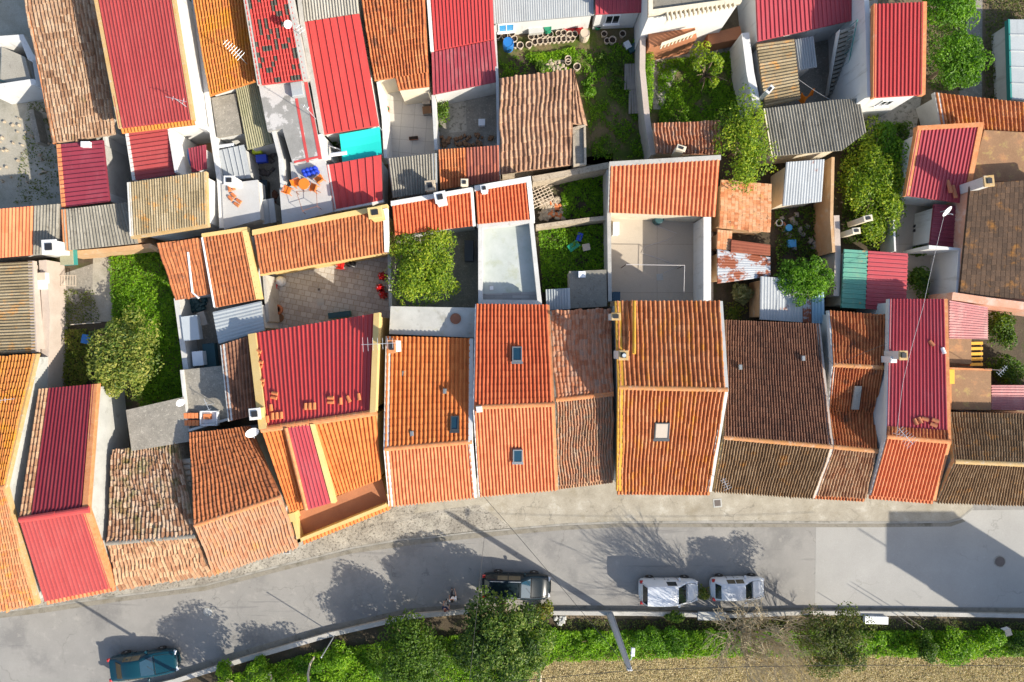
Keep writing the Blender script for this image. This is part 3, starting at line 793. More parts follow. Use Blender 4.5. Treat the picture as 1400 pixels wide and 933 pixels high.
B('shed', 'small shed roofed with white corrugated sheets beside the paved patio',
  [(291, 427, 357, 412, 3.1), (299, 470, 362, 452, 3.3)], [('pale_metal', 'low', 9, 1, 'h')], 'white_wall')
B('outbuilding', 'orange tiled outbuilding with a white pipe lying on its roof',
  [(214, 333, 277, 325, 3.7), (240, 411, 291, 402, 2.9)], [('clay_aged', 'marsh', 12, 11)], 'white_wall', jit=0.012)
B('outbuilding', 'orange brown tiled outbuilding between the piped roof and the yellow coping',
  [(278, 324, 338, 315, 3.8), (295, 421, 357, 409, 3.0)], [('clay_aged', 'tile', 13, 12)], 'white_wall', rp=('yellow_wall', 0.28, 0.15), tp=('yellow_wall', 0.2, 0.12), lp=('white_wall', 0.12, 0.08))
B('annex', 'long orange tiled annex with yellow edging north of the paved patio',
  [(347, 321, 529, 286, 4.1), (356, 375, 531, 345, 3.2)], [('clay_aged', 'tile', 37, 8)], 'yellow_wall', jit=0.008, tp=('yellow_wall', 0.28, 0.15), rp=('bright_white', 0.22, 0.2), bp=('yellow_wall', 0.08, -0.12))

r = B('house', 'yellow house with a bright red ribbed sheet roof strewn with loose orange tiles',
      [(342, 457, 519, 428, 4.2), (357, 587, 514, 563, 6.0)], [('red_metal', 'rib', 30, 1)], 'yellow_wall',
      lp=('yellow_wall', 0.42, 0.22), rp=('yellow_wall', 0.30, 0.42))
HY = r
# street side of the yellow house: tiles, a raised red strip, tiles, then a veranda
def slope(root, pts, z, mat, kind, n, nr, wall=None, base=0.0):
    q = [P(x, y, zz) for (x, y), zz in zip(pts, z)]
    mb = MB(); roof(mb, q, n, nr, kind); o = mb.build('roof', mat, root)
    if wall:
        c = sum(q, Vector()) / 4
        ins = [lerp(p, c, 0.05) for p in q]
        mb = MB(); mb.prism([Vector((p.x, p.y, base)) for p in ins], [p - Vector((0, 0, 0.1)) for p in ins]); mb.build('wall', wall, root)
    return o
slope(HY, [(358, 589), (392, 583), (420, 694), (396, 700)], (5.9, 5.9, 4.3, 4.3), 'clay_orange', 'tile', 6, 12, 'yellow_wall')
slope(HY, [(389, 585), (423, 580), (452, 688), (417, 698)], (6.15, 6.15, 5.0, 5.0), 'red_rose', 'rib', 7, 1, 'yellow_wall')
slope(HY, [(423, 581), (514, 565), (521, 655), (459, 678)], (5.9, 5.9, 4.3, 4.3), 'clay_orange', 'tile', 15, 12, 'yellow_wall')
ridge_cap(HY, P(357, 588, 6.06), P(515, 564, 6.06), 'clay_cap', 0.2)
mb = MB(); a, b2 = P(391, 585, 6.2), P(419, 697, 5.05); mb.tube([a, b2], 0.13, 8); mb.build('verge_tile', 'clay_cap', HY)
mb = MB(); strip_box(mb, [P(424, 580, 6.2), P(453, 688, 5.05)], Vector((1, 0, 0)), 0.0, 0.25, -0.5, 0.06); mb.build('dormer_cheek', 'yellow_wall', HY)
v = [P(403, 702, 3.0), P(458, 680, 3.0), P(522, 654, 3.0), P(531, 690, 3.0), P(412, 738, 3.0)]
mb = MB(); mb.prism([p - Vector((0, 0, .2)) for p in v], v); mb.build('veranda_floor', 'terrace_red', HY)
vc = sum(v, Vector()) / 5
mb = MB(); mb.prism([Vector((lerp(p, vc, .03).x, lerp(p, vc, .03).y, 0)) for p in v], [lerp(p, vc, .03) - Vector((0, 0, .18)) for p in v]); mb.build('wall', 'yellow_wall', HY)
mb = MB()
for a, b2 in ((v[3], v[4]), (v[4], v[0])):
    d = (b2 - a).normalized(); s = Vector((-d.y, d.x, 0))
    if s.dot(v[1] - a) < 0: s = -s
    strip_box(mb, [a, b2], s, 0.0, 0.22, -0.1, 0.75)
mb.build('veranda_parapet', 'yellow_wall', HY)
mb = MB(); c = P(397, 708, 4.0); mb.box((c.x, c.y, 2.0), (0.6, 0.42, 4.0), 0.3, bev=0.03); mb.box((c.x, c.y, 4.06), (0.72, 0.54, 0.12), 0.3); mb.build('corner_pillar', 'yellow_wall', HY)
mb = MB(); q = [P(413, 735, 3.0), P(531, 688, 3.0), P(534, 696, 2.75), P(415, 744, 2.75)]; roof(mb, q, 24, 1, 'tile', amp=0.07, thick=0.06); mb.build('eaves_course', 'clay_orange', HY)

r = B('house', 'house with warm orange tiles and one skylight, right of the yellow house',
      [(529, 460, 646, 463, 3.7), (526, 614, 645, 604, 5.7), (533, 692, 651, 680, 3.3)],
      [('clay_orange', 'tile', 20, 16), ('clay_coral', 'tile', 25, 9)], 'white_wall', jit=0.004, rp=('bright_white', 0.2, 0.15), lp=('bright_white', 0.26, 0.1), ridge='clay_cap')
H7 = r
flat('terrace_block', 'white stained flat roof with a round rust mark, north of the warm orange roof',
     [(534, 419), (650, 421), (650, 462), (532, 457)], 3.3, 'concrete_pale', 'white_wall')
r = B('house', 'house with clean red orange tiles and a skylight on each slope',
      [(651, 416, 750, 417, 4.0), (648, 557, 757, 553, 5.9), (656, 679, 762, 670, 3.5)],
      [('clay_new', 'tile', 20, 15), ('clay_coral', 'tile', 23, 12)], 'white_wall', jit=0.004, lp=('bright_white', 0.12, 0.08), rp=('clay_cap', 0.14, 0.05), ridge='clay_cap')
H8 = r
B('house', 'lower house with weathered patchy old tiles between two taller roofs',
  [(752, 425, 835, 423, 3.2), (760, 547, 838, 539, 4.7), (764, 664, 838, 655, 3.0)],
  [('clay_old', 'marsh', 15, 17), ('clay_grey', 'tile', 20, 16)], 'white_wall', jit=0.03, ridge='clay_cap', eave='clay_straw', lp=('concrete', 0.12, 0.06))
r = B('house', 'big house with dark striped tiles, yellow lichen verge and one pale skylight',
      [(842, 412, 986, 412, 4.4), (846, 530, 994, 533, 6.2), (844, 671, 971, 672, 3.7)],
      [('clay_lichen', 'tile', 23, 14), ('clay_lichen', 'tile', 27, 16)], 'white_wall', jit=0.012,
      lp=('lichen_bright', 0.28, 0.14), rp=('white_wall', 0.22, 0.12), ridge='lichen_ridge', eave='clay_rust')
H10 = r
r = B('house', 'wide house with fine dark brown tiles and a lichen grey street slope',
      [(991, 438, 1119, 443, 3.4), (989, 598, 1137, 611, 5.2), (976, 672, 1112, 681, 3.2)],
      [('clay_brown', 'tile', 38, 22), ('lichen_brown', 'tile', 37, 11)], 'white_wall', jit=0.011, ridge='lichen_ridge', lp=('lichen_cap', 0.14, 0.08), rp=('pinkwash', 0.18, 0.10))
H11 = r
r = B('house', 'narrow rusty tiled house with two ridges and a valley between them',
      [(1133, 425, 1211, 431, 3.6), (1138, 499, 1208, 503, 4.5), (1132, 561, 1199, 565, 3.5), (1139, 611, 1199, 617, 4.7), (1115, 677, 1184, 681, 3.2)],
      [('clay_rust', 'tile', 17, 9), ('clay_rust', 'tile', 18, 7), ('clay_rust', 'tile', 15, 6), ('clay_straw', 'tile', 16, 8)], 'white_wall', jit=0.012,
      ridge='lichen_ridge', lp=('white_wall', 0.12, 0.1), eave='clay_rust')
H12 = r
r = B('house', 'tall narrow house with a long rose red ribbed sheet roof and two chimneys',
      [(1216, 409, 1293, 409, 4.3), (1212, 597, 1298, 604, 5.7), (1190, 677, 1277, 684, 3.4)],
      [[(0, 1, 'red_rose', 'rib', 17, 1)], ('clay_coral', 'tile', 18, 11)], 'white_wall', lp=('white_wall', 0.10, 0.05), rp=('clay_cap', 0.16, 0.10), ridge='clay_cap', eave='clay_coral')
H13 = r
slope(H13, [(1212.5, 583, ), (1297.5, 589), (1298, 602), (1212, 595)], (5.64, 5.64, 5.76, 5.76), 'clay_rust', 'tile', 18, 2)
B('house', 'house with dark grey brown lichen tiles and orange ridge, right end of row',
  [(1297, 564, 1460, 567, 4.2), (1305, 631, 1460, 638, 5.5), (1281, 687, 1460, 693, 3.4)],
  [('lichen_brown', 'tile', 42, 9), ('lichen_brown', 'tile', 46, 9)], 'white_wall', jit=0.008, ridge='lichen_cap', lp=('lichen_cap', 0.12, 0.06))
# behind the right end of the row
flat('outhouse', 'brown slab roofed outhouse with a yellow box on its left edge',
     [(1297, 503), (1355, 505), (1355, 561), (1298, 560)], 3.6, 'brown_slab', 'salmon_wall', rim=('clay_cap', 0.1, 0.08, (0, 3)))
flat('outhouse', 'small brown slab roofed outhouse below the pale pink sheet roof',
     [(1297, 462), (1328, 463), (1328, 498), (1297, 496)], 3.0, 'brown_slab', 'salmon_wall')
B('lean_to', 'faded pale pink sheet roof below the salmon wall',
  [(1298, 411, 1350, 420, 3.4), (1297, 463, 1350, 464, 3.0)], [('pink_metal', 'rib', 14, 1, 'h')], 'salmon_wall')
B('lean_to', 'pink sheet roof touching the right edge of the photo above the dark tiled house',
  [(1355, 527, 1460, 527, 3.2), (1355, 560, 1460, 563, 3.0)], [('pink_metal', 'rib', 9, 1, 'h')], 'salmon_wall')
B('house', 'large dark brown slate tiled roof at the right edge',
  [(1326, 252, 1460, 243, 4.0), (1311, 404, 1460, 413, 3.1)], [('slate_brown', 'flat', 22, 21)], 'salmon_wall', bp=('salmon_wall', 0.5, -0.25))
gwall('garden_wall', 'salmon painted wall below the big brown slate roof', [(1302, 405), (1350, 412), (1460, 426)], 3.4, 0.5, 'salmon_wall')
B('house', 'house with a tilted rose red sheet roof edged in orange tiles, near the right side',
  [(1254, 178, 1342, 173, 3.4), (1238, 268, 1321, 279, 2.8)], [('red_rose', 'rib', 17, 1)], 'bright_white',
  lp=('clay_cap', 0.22, 0.08), rp=('clay_cap', 0.28, 0.10), tp=('clay_cap', 0.25, 0.1))
flat('terrace_block', 'brown flat roof with yellow lichen right of the tilted rose red roof',
     [(1346, 178), (1460, 185), (1460, 245), (1326, 250)], 2.4, 'brown_slab', 'white_wall')
B('lean_to', 'small dark red sheet lean to under a satellite dish',
  [(1277, 279, 1320, 283, 2.4), (1271, 335, 1313, 339, 2.2)], [('red_wine', 'rib', 10, 1, 'h')], 'bright_white')
gwall('garden_wall', 'high white wall with a window below the dark red lean to', [(1270, 338), (1313, 341), (1309, 404)], 3.0, 0.25, 'bright_white')
r = B('shed', 'shed roofed half with green and half with red sheets',
      [(1154, 341, 1241, 347, 2.8), (1150, 421, 1238, 426, 2.6)],
      [[(0, 0.37, 'green_metal', 'rib', 12, 1, 'h'), (0.375, 1, 'red_rose', 'rib', 14, 1, 'h')]], 'cream_wall')

# ================================================================ north-east block
r = B('house', 'tall white house with a red ribbed roof framed by orange tiles, top right',
      [(1195, 6, 1265, 3, 5.6), (1194, 134, 1263, 130, 5.2)], [('red_metal', 'rib', 13, 1)], 'bright_white', lp=('clay_cap', 0.12, 0.08), rp=('clay_cap', 0.26, 0.08))
HNE = r
B('house', 'house with a deep rose sheet roof at the top edge, left of the outdoor stairs',
  [(1032, -40, 1160, -52, 3.9), (1036, 57, 1167, 28, 3.3)], [('red_rose', 'rib', 22, 1)], 'bright_white')
gwall('garden_wall', 'high white wall rising beside the outdoor stairs', [(1182, -40), (1186, 20), (1189, 132)], 5.0, 0.3, 'bright_white')
B('shed', 'yellow grey corrugated shed roof with sideways ribs below the deep rose roof',
  [(1034, 60, 1085, 53, 3.0), (1046, 147, 1094, 136, 2.8)], [('fibro_lichen', 'sine', 20, 1, 'h')], 'white_wall')
B('shed', 'small whitish sheet roof with peeling stripes beside the yellow grey shed',
  [(1085, 55, 1112, 50, 2.9), (1091, 97, 1117, 92, 2.7)], [('white_metal', 'sine', 8, 1)], 'white_wall')
B('shed', 'dark corrugated hipped shed roof with black bands beside the yellow grey shed, left plane',
  [(1045, 149, 1139, 137, 3.6), (1056, 214, 1151, 206, 3.2)], [('fibro_dark', 'sine', 24, 3)], 'cream_wall', lp=('cream_wall', 0.1, 0.05))
B('shed', 'smaller right plane of the dark corrugated hipped shed roof',
  [(1140, 137, 1175, 135, 3.6), (1151, 206, 1184, 181, 3.2)], [('fibro_dark', 'sine', 10, 3)], 'cream_wall')
B('shed', 'grey white sheet roof with rust spots behind the bramble covered trellis',
  [(1075, 222, 1127, 218, 3.0), (1070, 282, 1123, 276, 2.7)], [('zinc_rust', 'low', 14, 2)], 'cream_wall')
B('outbuilding', 'old flat tiled outbuilding roof of pale orange tiles under the leaning tree',
  [(986, 246, 1055, 252, 3.0), (983, 312, 1053, 318, 2.7)], [('brick_flat', 'flat', 14, 17)], 'ochre_wall', jit=0.01)
B('lean_to', 'little orange tiled lean to beside the rusty sheets',
  [(981, 314, 1001, 316, 2.7), (980, 341, 999, 342, 2.4)], [('brick_flat', 'flat', 5, 7)], 'ochre_wall')
B('shed', 'patchwork shed roof of peeling white and rust red sheets',
  [(981, 341, 1053, 352, 2.5), (981, 388, 1053, 378, 2.3)], [('rust_sheet', 'low', 11, 2, 'h')], 'ochre_wall')
B('shed', 'rusty brown sheet leaning above the peeling white sheets',
  [(1000, 328, 1053, 335, 2.75), (999, 345, 1053, 350, 2.6)], [('rust_full', 'low', 4, 2, 'h')], 'ochre_wall')
B('shed', 'grey and blue corrugated sheet roof under the round bright green tree',
  [(1040, 378, 1126, 385, 2.6), (1039, 437, 1127, 443, 2.4)], [[(0, 0.66, 'zinc_rust', 'low', 14, 2), (0.665, 0.8, 'rust_sheet', 'low', 4, 2), (0.805, 1, 'blue_metal', 'rib', 4, 1)]], 'ochre_wall')
B('outbuilding', 'wide orange tiled outbuilding at the head of the beige patio',
  [(834, 227, 984, 218, 4.2), (832, 291, 978, 297, 3.3)], [('clay_coral', 'tile', 26, 9)], 'cream_wall', tp=('grey_wall', 0.25, 0.1), lp=('grey_wall', 0.14, 0.08))
B('outbuilding', 'low dark striped old tiled roof beside the leaning tree',
  [(892, 169, 986, 165, 3.2), (897, 210, 986, 212, 2.9)], [('clay_old', 'tile', 19, 7)], 'stone_wall', jit=0.02)
B('outbuilding', 'brown orange corrugated tile roof at the right edge below the bushy tree',
  [(1278, 127, 1460, 147, 2.5), (1286, 172, 1460, 192, 2.1)], [('clay_lichen', 'tile', 31, 6)], 'white_wall', lp=('white_wall', 0.3, 0.05))
B('shed', 'pale blue white sheet roof with a teal edge at the top right corner',
  [(1379, 27, 1460, 27, 1.9), (1382, 137, 1460, 142, 1.7)], [('pale_metal', 'seam', 5, 1, 'h')], 'white_wall', lp=('teal_metal', 0.06, 0.05))
# top middle
B('house', 'white house with a pale grey corrugated sheet roof, top middle behind the flower pots',
  [(670, -60, 812, -70, 3.0), (675, 33, 812, 21, 2.4)], [('white_metal', 'low', 44, 1)], 'bright_white')
B('house', 'white house with a small dark rose sheet roof right of the pale grey roof',
  [(813, -60, 878, -65, 3.2), (814, 20, 878, 17, 2.7)], [('red_rose', 'rib', 11, 1)], 'bright_white')
HT = flat('house', 'white house with a dark slatted top and a red tiled balcony, top middle',
          [(886, -60), (1012, -75), (1012, 5), (886, 22)], 5.4, 'fibro_dark', 'bright_white', rim=('cream_wall', 0.25, 0.25))
B('shed', 'old brown barn with thick wavy tiles standing in the garden',
  [(683, 107, 783, 95, 3.4), (684, 239, 783, 226, 2.5)], [('clay_canal', 'tile', 16, 13)], 'stone_wall', jit=0.03)
B('shed', 'sliver of the brown barn roof leaning right towards the garden',
  [(783, 95, 785, 96, 3.4, 3.4), (783, 170, 803, 172, 2.9, 2.6)], [('clay_canal', 'tile', 3, 8)], 'stone_wall', jit=0.02)
flat('outhouse', 'crumbling grey masonry stack on the right side of the brown barn',
     [(783, 176), (800, 172), (801, 226), (784, 228)], 2.6, 'concrete', 'stone_wall', rim=('stone_wall', 0.12, 0.2))
r = B('house', 'house with dark red seamed sheets over paler worn red sheets, top middle',
      [(583, -30, 672, -42, 3.6), (590, 71, 676, 54, 2.95)], [('red_metal', 'seam', 18, 1)], 'white_wall', lp=('bright_white', 0.16, 0.12))
slope(r, [(590, 72), (676, 55), (681, 112), (592, 130)], (2.88, 2.88, 2.4, 2.4), 'red_worn', 'seam', 17, 1, 'white_wall')
r = B('house', 'house with long orange tile stripes and a notched lower edge, top left of centre',
      [(489, -30, 579, -40, 4.0), (512, 111, 586, 100, 3.0)], [('clay_rust', 'tile', 18, 17)], 'cream_wall', jit=0.014)
slope(r, [(540, 106), (586, 99), (587, 119), (545, 124)], (3.0, 3.0, 2.85, 2.85), 'clay_rust', 'tile', 9, 2, 'cream_wall')
B('shed', 'dark grey corrugated lean to south of the tiled white patio',
  [(530, 217, 596, 210, 3.2), (537, 271, 597, 262, 2.8)], [('fibro_dark', 'sine', 17, 2)], 'white_wall', rp=('white_metal', 0.22, 0.06))
B('shed', 'brown and red corrugated lean to beside the old brown barn',
  [(599, 205, 682, 199, 3.2), (602, 260, 683, 247, 2.8)], [[(0, 0.45, 'clay_rust', 'tile', 9, 4), (0.45, 1, 'fibro_brownred', 'sine', 10, 2)]], 'white_wall')
B('annex', 'orange tiled annex roof above the big round lemon tree',
  [(536, 281, 646, 262, 3.6), (540, 322, 649, 309, 3.0)], [('clay_new', 'tile', 22, 6)], 'white_wall', tp=('bright_white', 0.25, 0.15), rp=('bright_white', 0.12, 0.15))
B('annex', 'orange tiled annex roof with white edges above the pale walled terrace',
  [(650, 261, 725, 248, 3.6), (653, 307, 730, 300, 3.0)], [('clay_new', 'tile', 16, 6)], 'white_wall', tp=('bright_white', 0.3, 0.15), rp=('bright_white', 0.25, 0.15), bp=('bright_white', 0.2, -0.05))
HP = flat('terrace_block', 'pale green white walled terrace with white walls all round',
          [(655, 309), (728, 302), (740, 417), (655, 416)], 2.3, 'terrace_green', 'white_wall', rim=('white_wall', 0.26, 0.7))
mb = MB(); q = [P(660, 402, 2.304), P(732, 399, 2.304), P(734, 414, 2.304), P(660, 414, 2.304)]
mb.add(q, [(3, 2, 1, 0)]); mb.build('tiled_strip', 'wood_tiles', HP)
# ================================================================ north-west block
B('house', 'long pale orange tiled house at the top left beside the yellow edged red roof',
  [(27, -40, 122, -55, 4.0), (74, 197, 158, 184, 3.2)], [('clay_dust', 'tile', 19, 24)], 'grey_wall', jit=0.03, lp=('clay_cap', 0.18, 0.05))
B('house', 'tall white house with a long red ribbed roof edged in yellow, top left',
  [(127, -20, 232, -35, 6.0), (164, 176, 264, 164, 5.3)], [('red_salmon', 'rib', 22, 1)], 'bright_white', lp=('lichen_cap', 0.15, 0.1), rp=('lichen_cap', 0.10, 0.08), eave='clay_yellow')
B('lean_to', 'red sheet lean to with sideways ribs below the yellow edged red roof',
  [(173, 182, 231, 174, 4.0), (183, 247, 239, 239, 3.4)], [('red_salmon', 'seam', 11, 1, 'h')], 'white_wall', lp=('white_wall', 0.14, 0.08))
B('house', 'white house with a striped grey and yellow corrugated roof',
  [(176, 250, 281, 235, 4.4), (180, 323, 283, 307, 4.0)], [('fibro_lichen', 'sine', 30, 3)], 'bright_white', lp=('white_wall', 0.14, 0.1), rp=('lichen_cap', 0.14, 0.05), bp=('lichen_cap', 0.14, -0.02))
B('shed', 'dark rose sheet roof with sideways ribs left of the narrow alley',
  [(79, 198, 141, 192, 3.3), (86, 284, 150, 276, 2.9)], [('red_wine', 'seam', 14, 1, 'h')], 'grey_wall', lp=('clay_cap', 0.2, 0.06))
B('shed', 'grey corrugated shed roof between the dark rose roof and the striped yellow roof',
  [(86, 287, 173, 277, 3.1), (89, 343, 188, 333, 2.8)], [('fibro_dark', 'sine', 22, 2)], 'ochre_wall', lp=('clay_cap', 0.24, 0.08))
B('shed', 'corrugated shed roof half orange red and half grey at the left edge',
  [(-60, 291, 81, 279, 3.2), (-60, 358, 79, 346, 2.8)], [[(0, 0.75, 'clay_coral', 'sine', 22, 2), (0.755, 1, 'fibro_dark', 'sine', 8, 2)]], 'white_wall')
B('house', 'house with bright yellow orange weathered tiles beside the tall white wall',
  [(259, -30, 333, -40, 4.2), (287, 132, 349, 112, 3.5)], [('clay_yellow', 'tile', 17, 17)], 'white_wall', jit=0.01)
B('house', 'house with bright red tiles spotted with dark grey ones',
  [(330, -30, 393, -40, 5.2), (354, 117, 421, 109, 4.6)], [('tile_spotted', 'tile', 15, 20)], 'grey_wall', lp=('grey_wall', 0.2, 0.12), rp=('grey_wall', 0.3, 0.14))
B('shed', 'greenish grey corrugated shed roof below the yellow orange tiles',
  [(321, 115, 350, 107, 3.0), (338, 205, 373, 196, 2.7)], [('fibro_green', 'sine', 11, 2)], 'white_wall')
flat('terrace_block', 'ruined grey patch of roof with red stains left of the greenish shed',
     [(289, 134), (322, 128), (330, 182), (297, 188)], 2.8, 'concrete', 'white_wall')
HTer = flat('terrace_block', 'flat roof with whitish patches and red painted lines below the spotted red tiles',
            [(354, 119), (420, 112), (440, 216), (400, 224), (386, 176), (366, 180)], 3.8, 'patched_slab', 'white_wall')
mb = MB()
for a, b2, w in (((404, 128), (421, 222), 4), ((418, 112), (438, 218), 5), ((402, 222), (439, 214), 3)):
    A, Bq = P(*a, 3.805), P(*b2, 3.805); d = (Bq - A).normalized(); s = Vector((-d.y, d.x, 0)) * (w * 0.022)
    mb.prism([A - s, A + s, Bq + s, Bq - s], [p + Vector((0, 0, 0.012 + w * .001)) for p in (A - s, A + s, Bq + s, Bq - s)])
mb.build('painted_edge', 'red_cap', HTer)
mb = MB(); c = P(408, 124, 3.9); mb.box((c.x, c.y, 4.0), (0.75, 0.9, 0.5), 0.15, bev=0.03); mb.build('roof_hatch', 'pale_metal', HTer)
r = B('house', 'house with a bright red seamed sheet roof and a dark corrugated top strip',
      [(405, -30, 485, -40, 4.2), (412, 31, 491, 19, 3.9), (439, 185, 518, 172, 3.3)], [('fibro', 'sine', 20, 2), ('red_bright', 'seam', 8, 1)], 'bright_white', lp=('grey_wall', 0.22, 0.14))
B('shed', 'red seamed sheet roof south of the teal awning',
  [(447, 226, 521, 212, 3.1), (457, 287, 523, 274, 2.8)], [('red_metal', 'seam', 7, 1)], 'white_wall', lp=('white_wall', 0.14, 0.06), bp=('bright_white', 0.14, 0.02))
HW = flat('terrace_block', 'white roof terrace with orange furniture and blue bottles',
          [(397, 222), (444, 215), (455, 290), (386, 308), (382, 258), (399, 254)], 3.2, 'white_slab', 'white_wall')
flat('terrace_block', 'white edged flat roof with orange tile fragments in its middle',
     [(303, 252), (352, 246), (356, 300), (306, 314)], 3.0, 'white_slab', 'bright_white')
B('shed', 'rust streaked sheet roof in a white walled gap below the ruined grey patch',
  [(298, 206, 334, 198, 2.6), (308, 246, 343, 244, 2.4)], [('zinc_rust', 'seam', 5, 1)], 'white_wall')
B('shed', 'tiny white sheet with a brown stain beside the orange furniture terrace',
  [(357, 274, 374, 271, 2.2), (360, 307, 378, 304, 2.0)], [('zinc_rust', 'seam', 2, 1)], 'white_wall')
gwall('garden_wall', 'bright white wall running down right of the yellow edged red roof', [(262, -20), (273, 60), (288, 170), (300, 250), (303, 312)], 2.9, 0.3, 'bright_white')
B('lean_to', 'tiny dark red sheet canopy in the white courtyard',
  [(258, 203, 281, 198, 3.0), (263, 236, 282, 231, 2.8)], [('red_wine', 'seam', 6, 1)], 'bright_white')

# ---------------------------------------------------------------- garden walls
def gw(label, pts, h, w, mat, cap=None):
    return gwall('garden_wall', label, pts, h, w, mat, cap=cap)
gw('white wall with a bluish side along the right of the beige patio', [(967, 297), (967, 412)], 2.6, 0.5, 'bright_white')
gw('grey wall along the left of the beige patio', [(832, 232), (834, 412)], 2.2, 0.25, 'grey_wall')
gw('low wall of broken brick and plaster between two garden plots', [(733, 310), (770, 305), (800, 301), (828, 298)], 1.4, 0.28, 'stone_wall')
gw('pale stone wall at the top of the wild garden plot', [(728, 245), (770, 238), (832, 226)], 2.2, 0.4, 'stone_wall')
gw('tall grey white wall dividing the two gardens at the top', [(879, 30), (878, 95), (885, 165), (893, 212)], 2.2, 0.3, 'grey_wall', 'pinkwash')
gw('bluish white wall east of the fig garden', [(1019, 45), (1026, 100), (1036, 148)], 2.8, 0.5, 'bright_white')
gw('thin white wall left of the barn garden', [(676, 35), (680, 110), (682, 240)], 2.6, 0.18, 'white_wall')
gw('white wall left of the tiled white patio', [(517, 112), (524, 160), (527, 216)], 2.4, 0.22, 'bright_white')
gw('white wall right of the tiled white patio', [(592, 130), (596, 205)], 2.2, 0.2, 'white_wall')
gw('wall at the left of the paved patio, its shade painted in grey', [(361, 376), (366, 440)], 2.4, 0.2, 'grey_wall')  # grey stands for the shade on this wall, put into its colour
gw('grey white wall between the paved patio and the lemon tree yard', [(532, 345), (534, 425)], 2.0, 0.22, 'grey_wall')
gw('weathered timber coloured wall between the cluttered yard and the bramble', [(1139, 215), (1137, 300), (1140, 345)], 2.6, 0.2, 'ochre_wall')
gw('tall grey wall with a pale top right of the round bright green tree', [(1143, 295), (1145, 345), (1143, 405)], 2.4, 0.3, 'grey_wall', 'pinkwash')
gw('small white wall beside the bramble right of the trellis', [(1222, 298), (1224, 344)], 1.8, 0.12, 'bright_white')
gw('white side wall of the white courtyard', [(231, 176), (241, 236)], 4.0, 0.2, 'bright_white')
gw('white back wall of the small courtyard with two slit windows', [(230, 176), (262, 169), (284, 176)], 3.4, 0.25, 'bright_white')
gw('pale wall right of the dark rose roof along the narrow alley', [(142, 185), (150, 276)], 2.6, 0.16, 'white_wall')
gw('white wall left of the bright red seamed roof terrace', [(436, 184), (444, 215)], 3.6, 0.4, 'bright_white')
gw('long bluish wall beside the dark gutter left of the white roof terrace', [(373, 176), (383, 215), (386, 256)], 3.6, 0.25, 'white_wall')
gw('brick and plaster boundary wall below the grey corrugated shed', [(90, 347), (150, 342), (205, 336), (215, 342)], 1.9, 0.3, 'ochre_wall')
gw('white plastered wall of the utility yard next to the lawn', [(241, 408), (248, 460), (254, 505)], 1.8, 0.34, 'white_wall')
gw('concrete ledge wall at the left of the lawn garden', [(58, 356), (63, 430), (60, 545), (44, 560), (32, 700)], 1.9, 0.5, 'pinkwash')
gw('low concrete roadside wall left of the bushes', [(60, 976), (240, 931), (330, 903), (450, 868), (560, 843), (640, 836)], 0.3, 0.24, 'grey_wall', 'grey_wall')
gw('low concrete roadside wall right of the tree and cars', [(750, 838), (880, 839), (1000, 842), (1100, 838), (1240, 839), (1400, 842), (1900, 846)], 0.28, 0.2, 'grey_wall', 'grey_wall')
gw('white wall at the far left with dark slit openings', [(-20, 56), (30, 52), (42, 78), (66, 92)], 2.4, 0.5, 'bright_white')
gw('white front wall of the far left yard with a teal shutter', [(-20, 122), (45, 112), (72, 124)], 2.4, 0.4, 'bright_white')
gw('short concrete buttress wall in the far left yard', [(42, 150), (52, 195)], 0.9, 0.35, 'concrete')
# ================================================================ vegetation
def leaves(mb, pts, nrm, size, rv, aspect=0.55, fold=0.25):
    """one folded leaf-sized face pair per point"""
    n = len(pts)
    nrm = nrm / (np.linalg.norm(nrm, axis=1, keepdims=True) + 1e-9)
    t = RNG.normal(0, 1, (n, 3)); t -= (t * nrm).sum(1, keepdims=True) * nrm
    t /= (np.linalg.norm(t, axis=1, keepdims=True) + 1e-9)
    b = np.cross(nrm, t)
    l = (size * RNG.uniform(0.65, 1.35, n))[:, None]
    w = l * aspect
    p0 = pts - t * l * 0.5
    p1 = pts + b * w * 0.5 + nrm * l * fold * 0.4
    p2 = pts + t * l * 0.5 - nrm * l * fold * 0.3
    p3 = pts - b * w * 0.5 + nrm * l * fold * 0.4
    v = np.stack([p0, p1, p2, p3], 1).reshape(-1, 3)
    base = len(mb.v)
    mb.v.extend(map(tuple, v.tolist())); mb.uv.extend([(0, 0, 0)] * len(v))
    i = np.arange(n) * 4 + base
    f = np.stack([i, i + 1, i + 2, i, i + 2, i + 3], 1).reshape(-1, 3)
    mb.f.extend(map(tuple, f.tolist())); mb.m.extend([0] * (2 * n))
    mb.r.extend(np.repeat(np.clip(rv, 0, 1), 2).tolist())


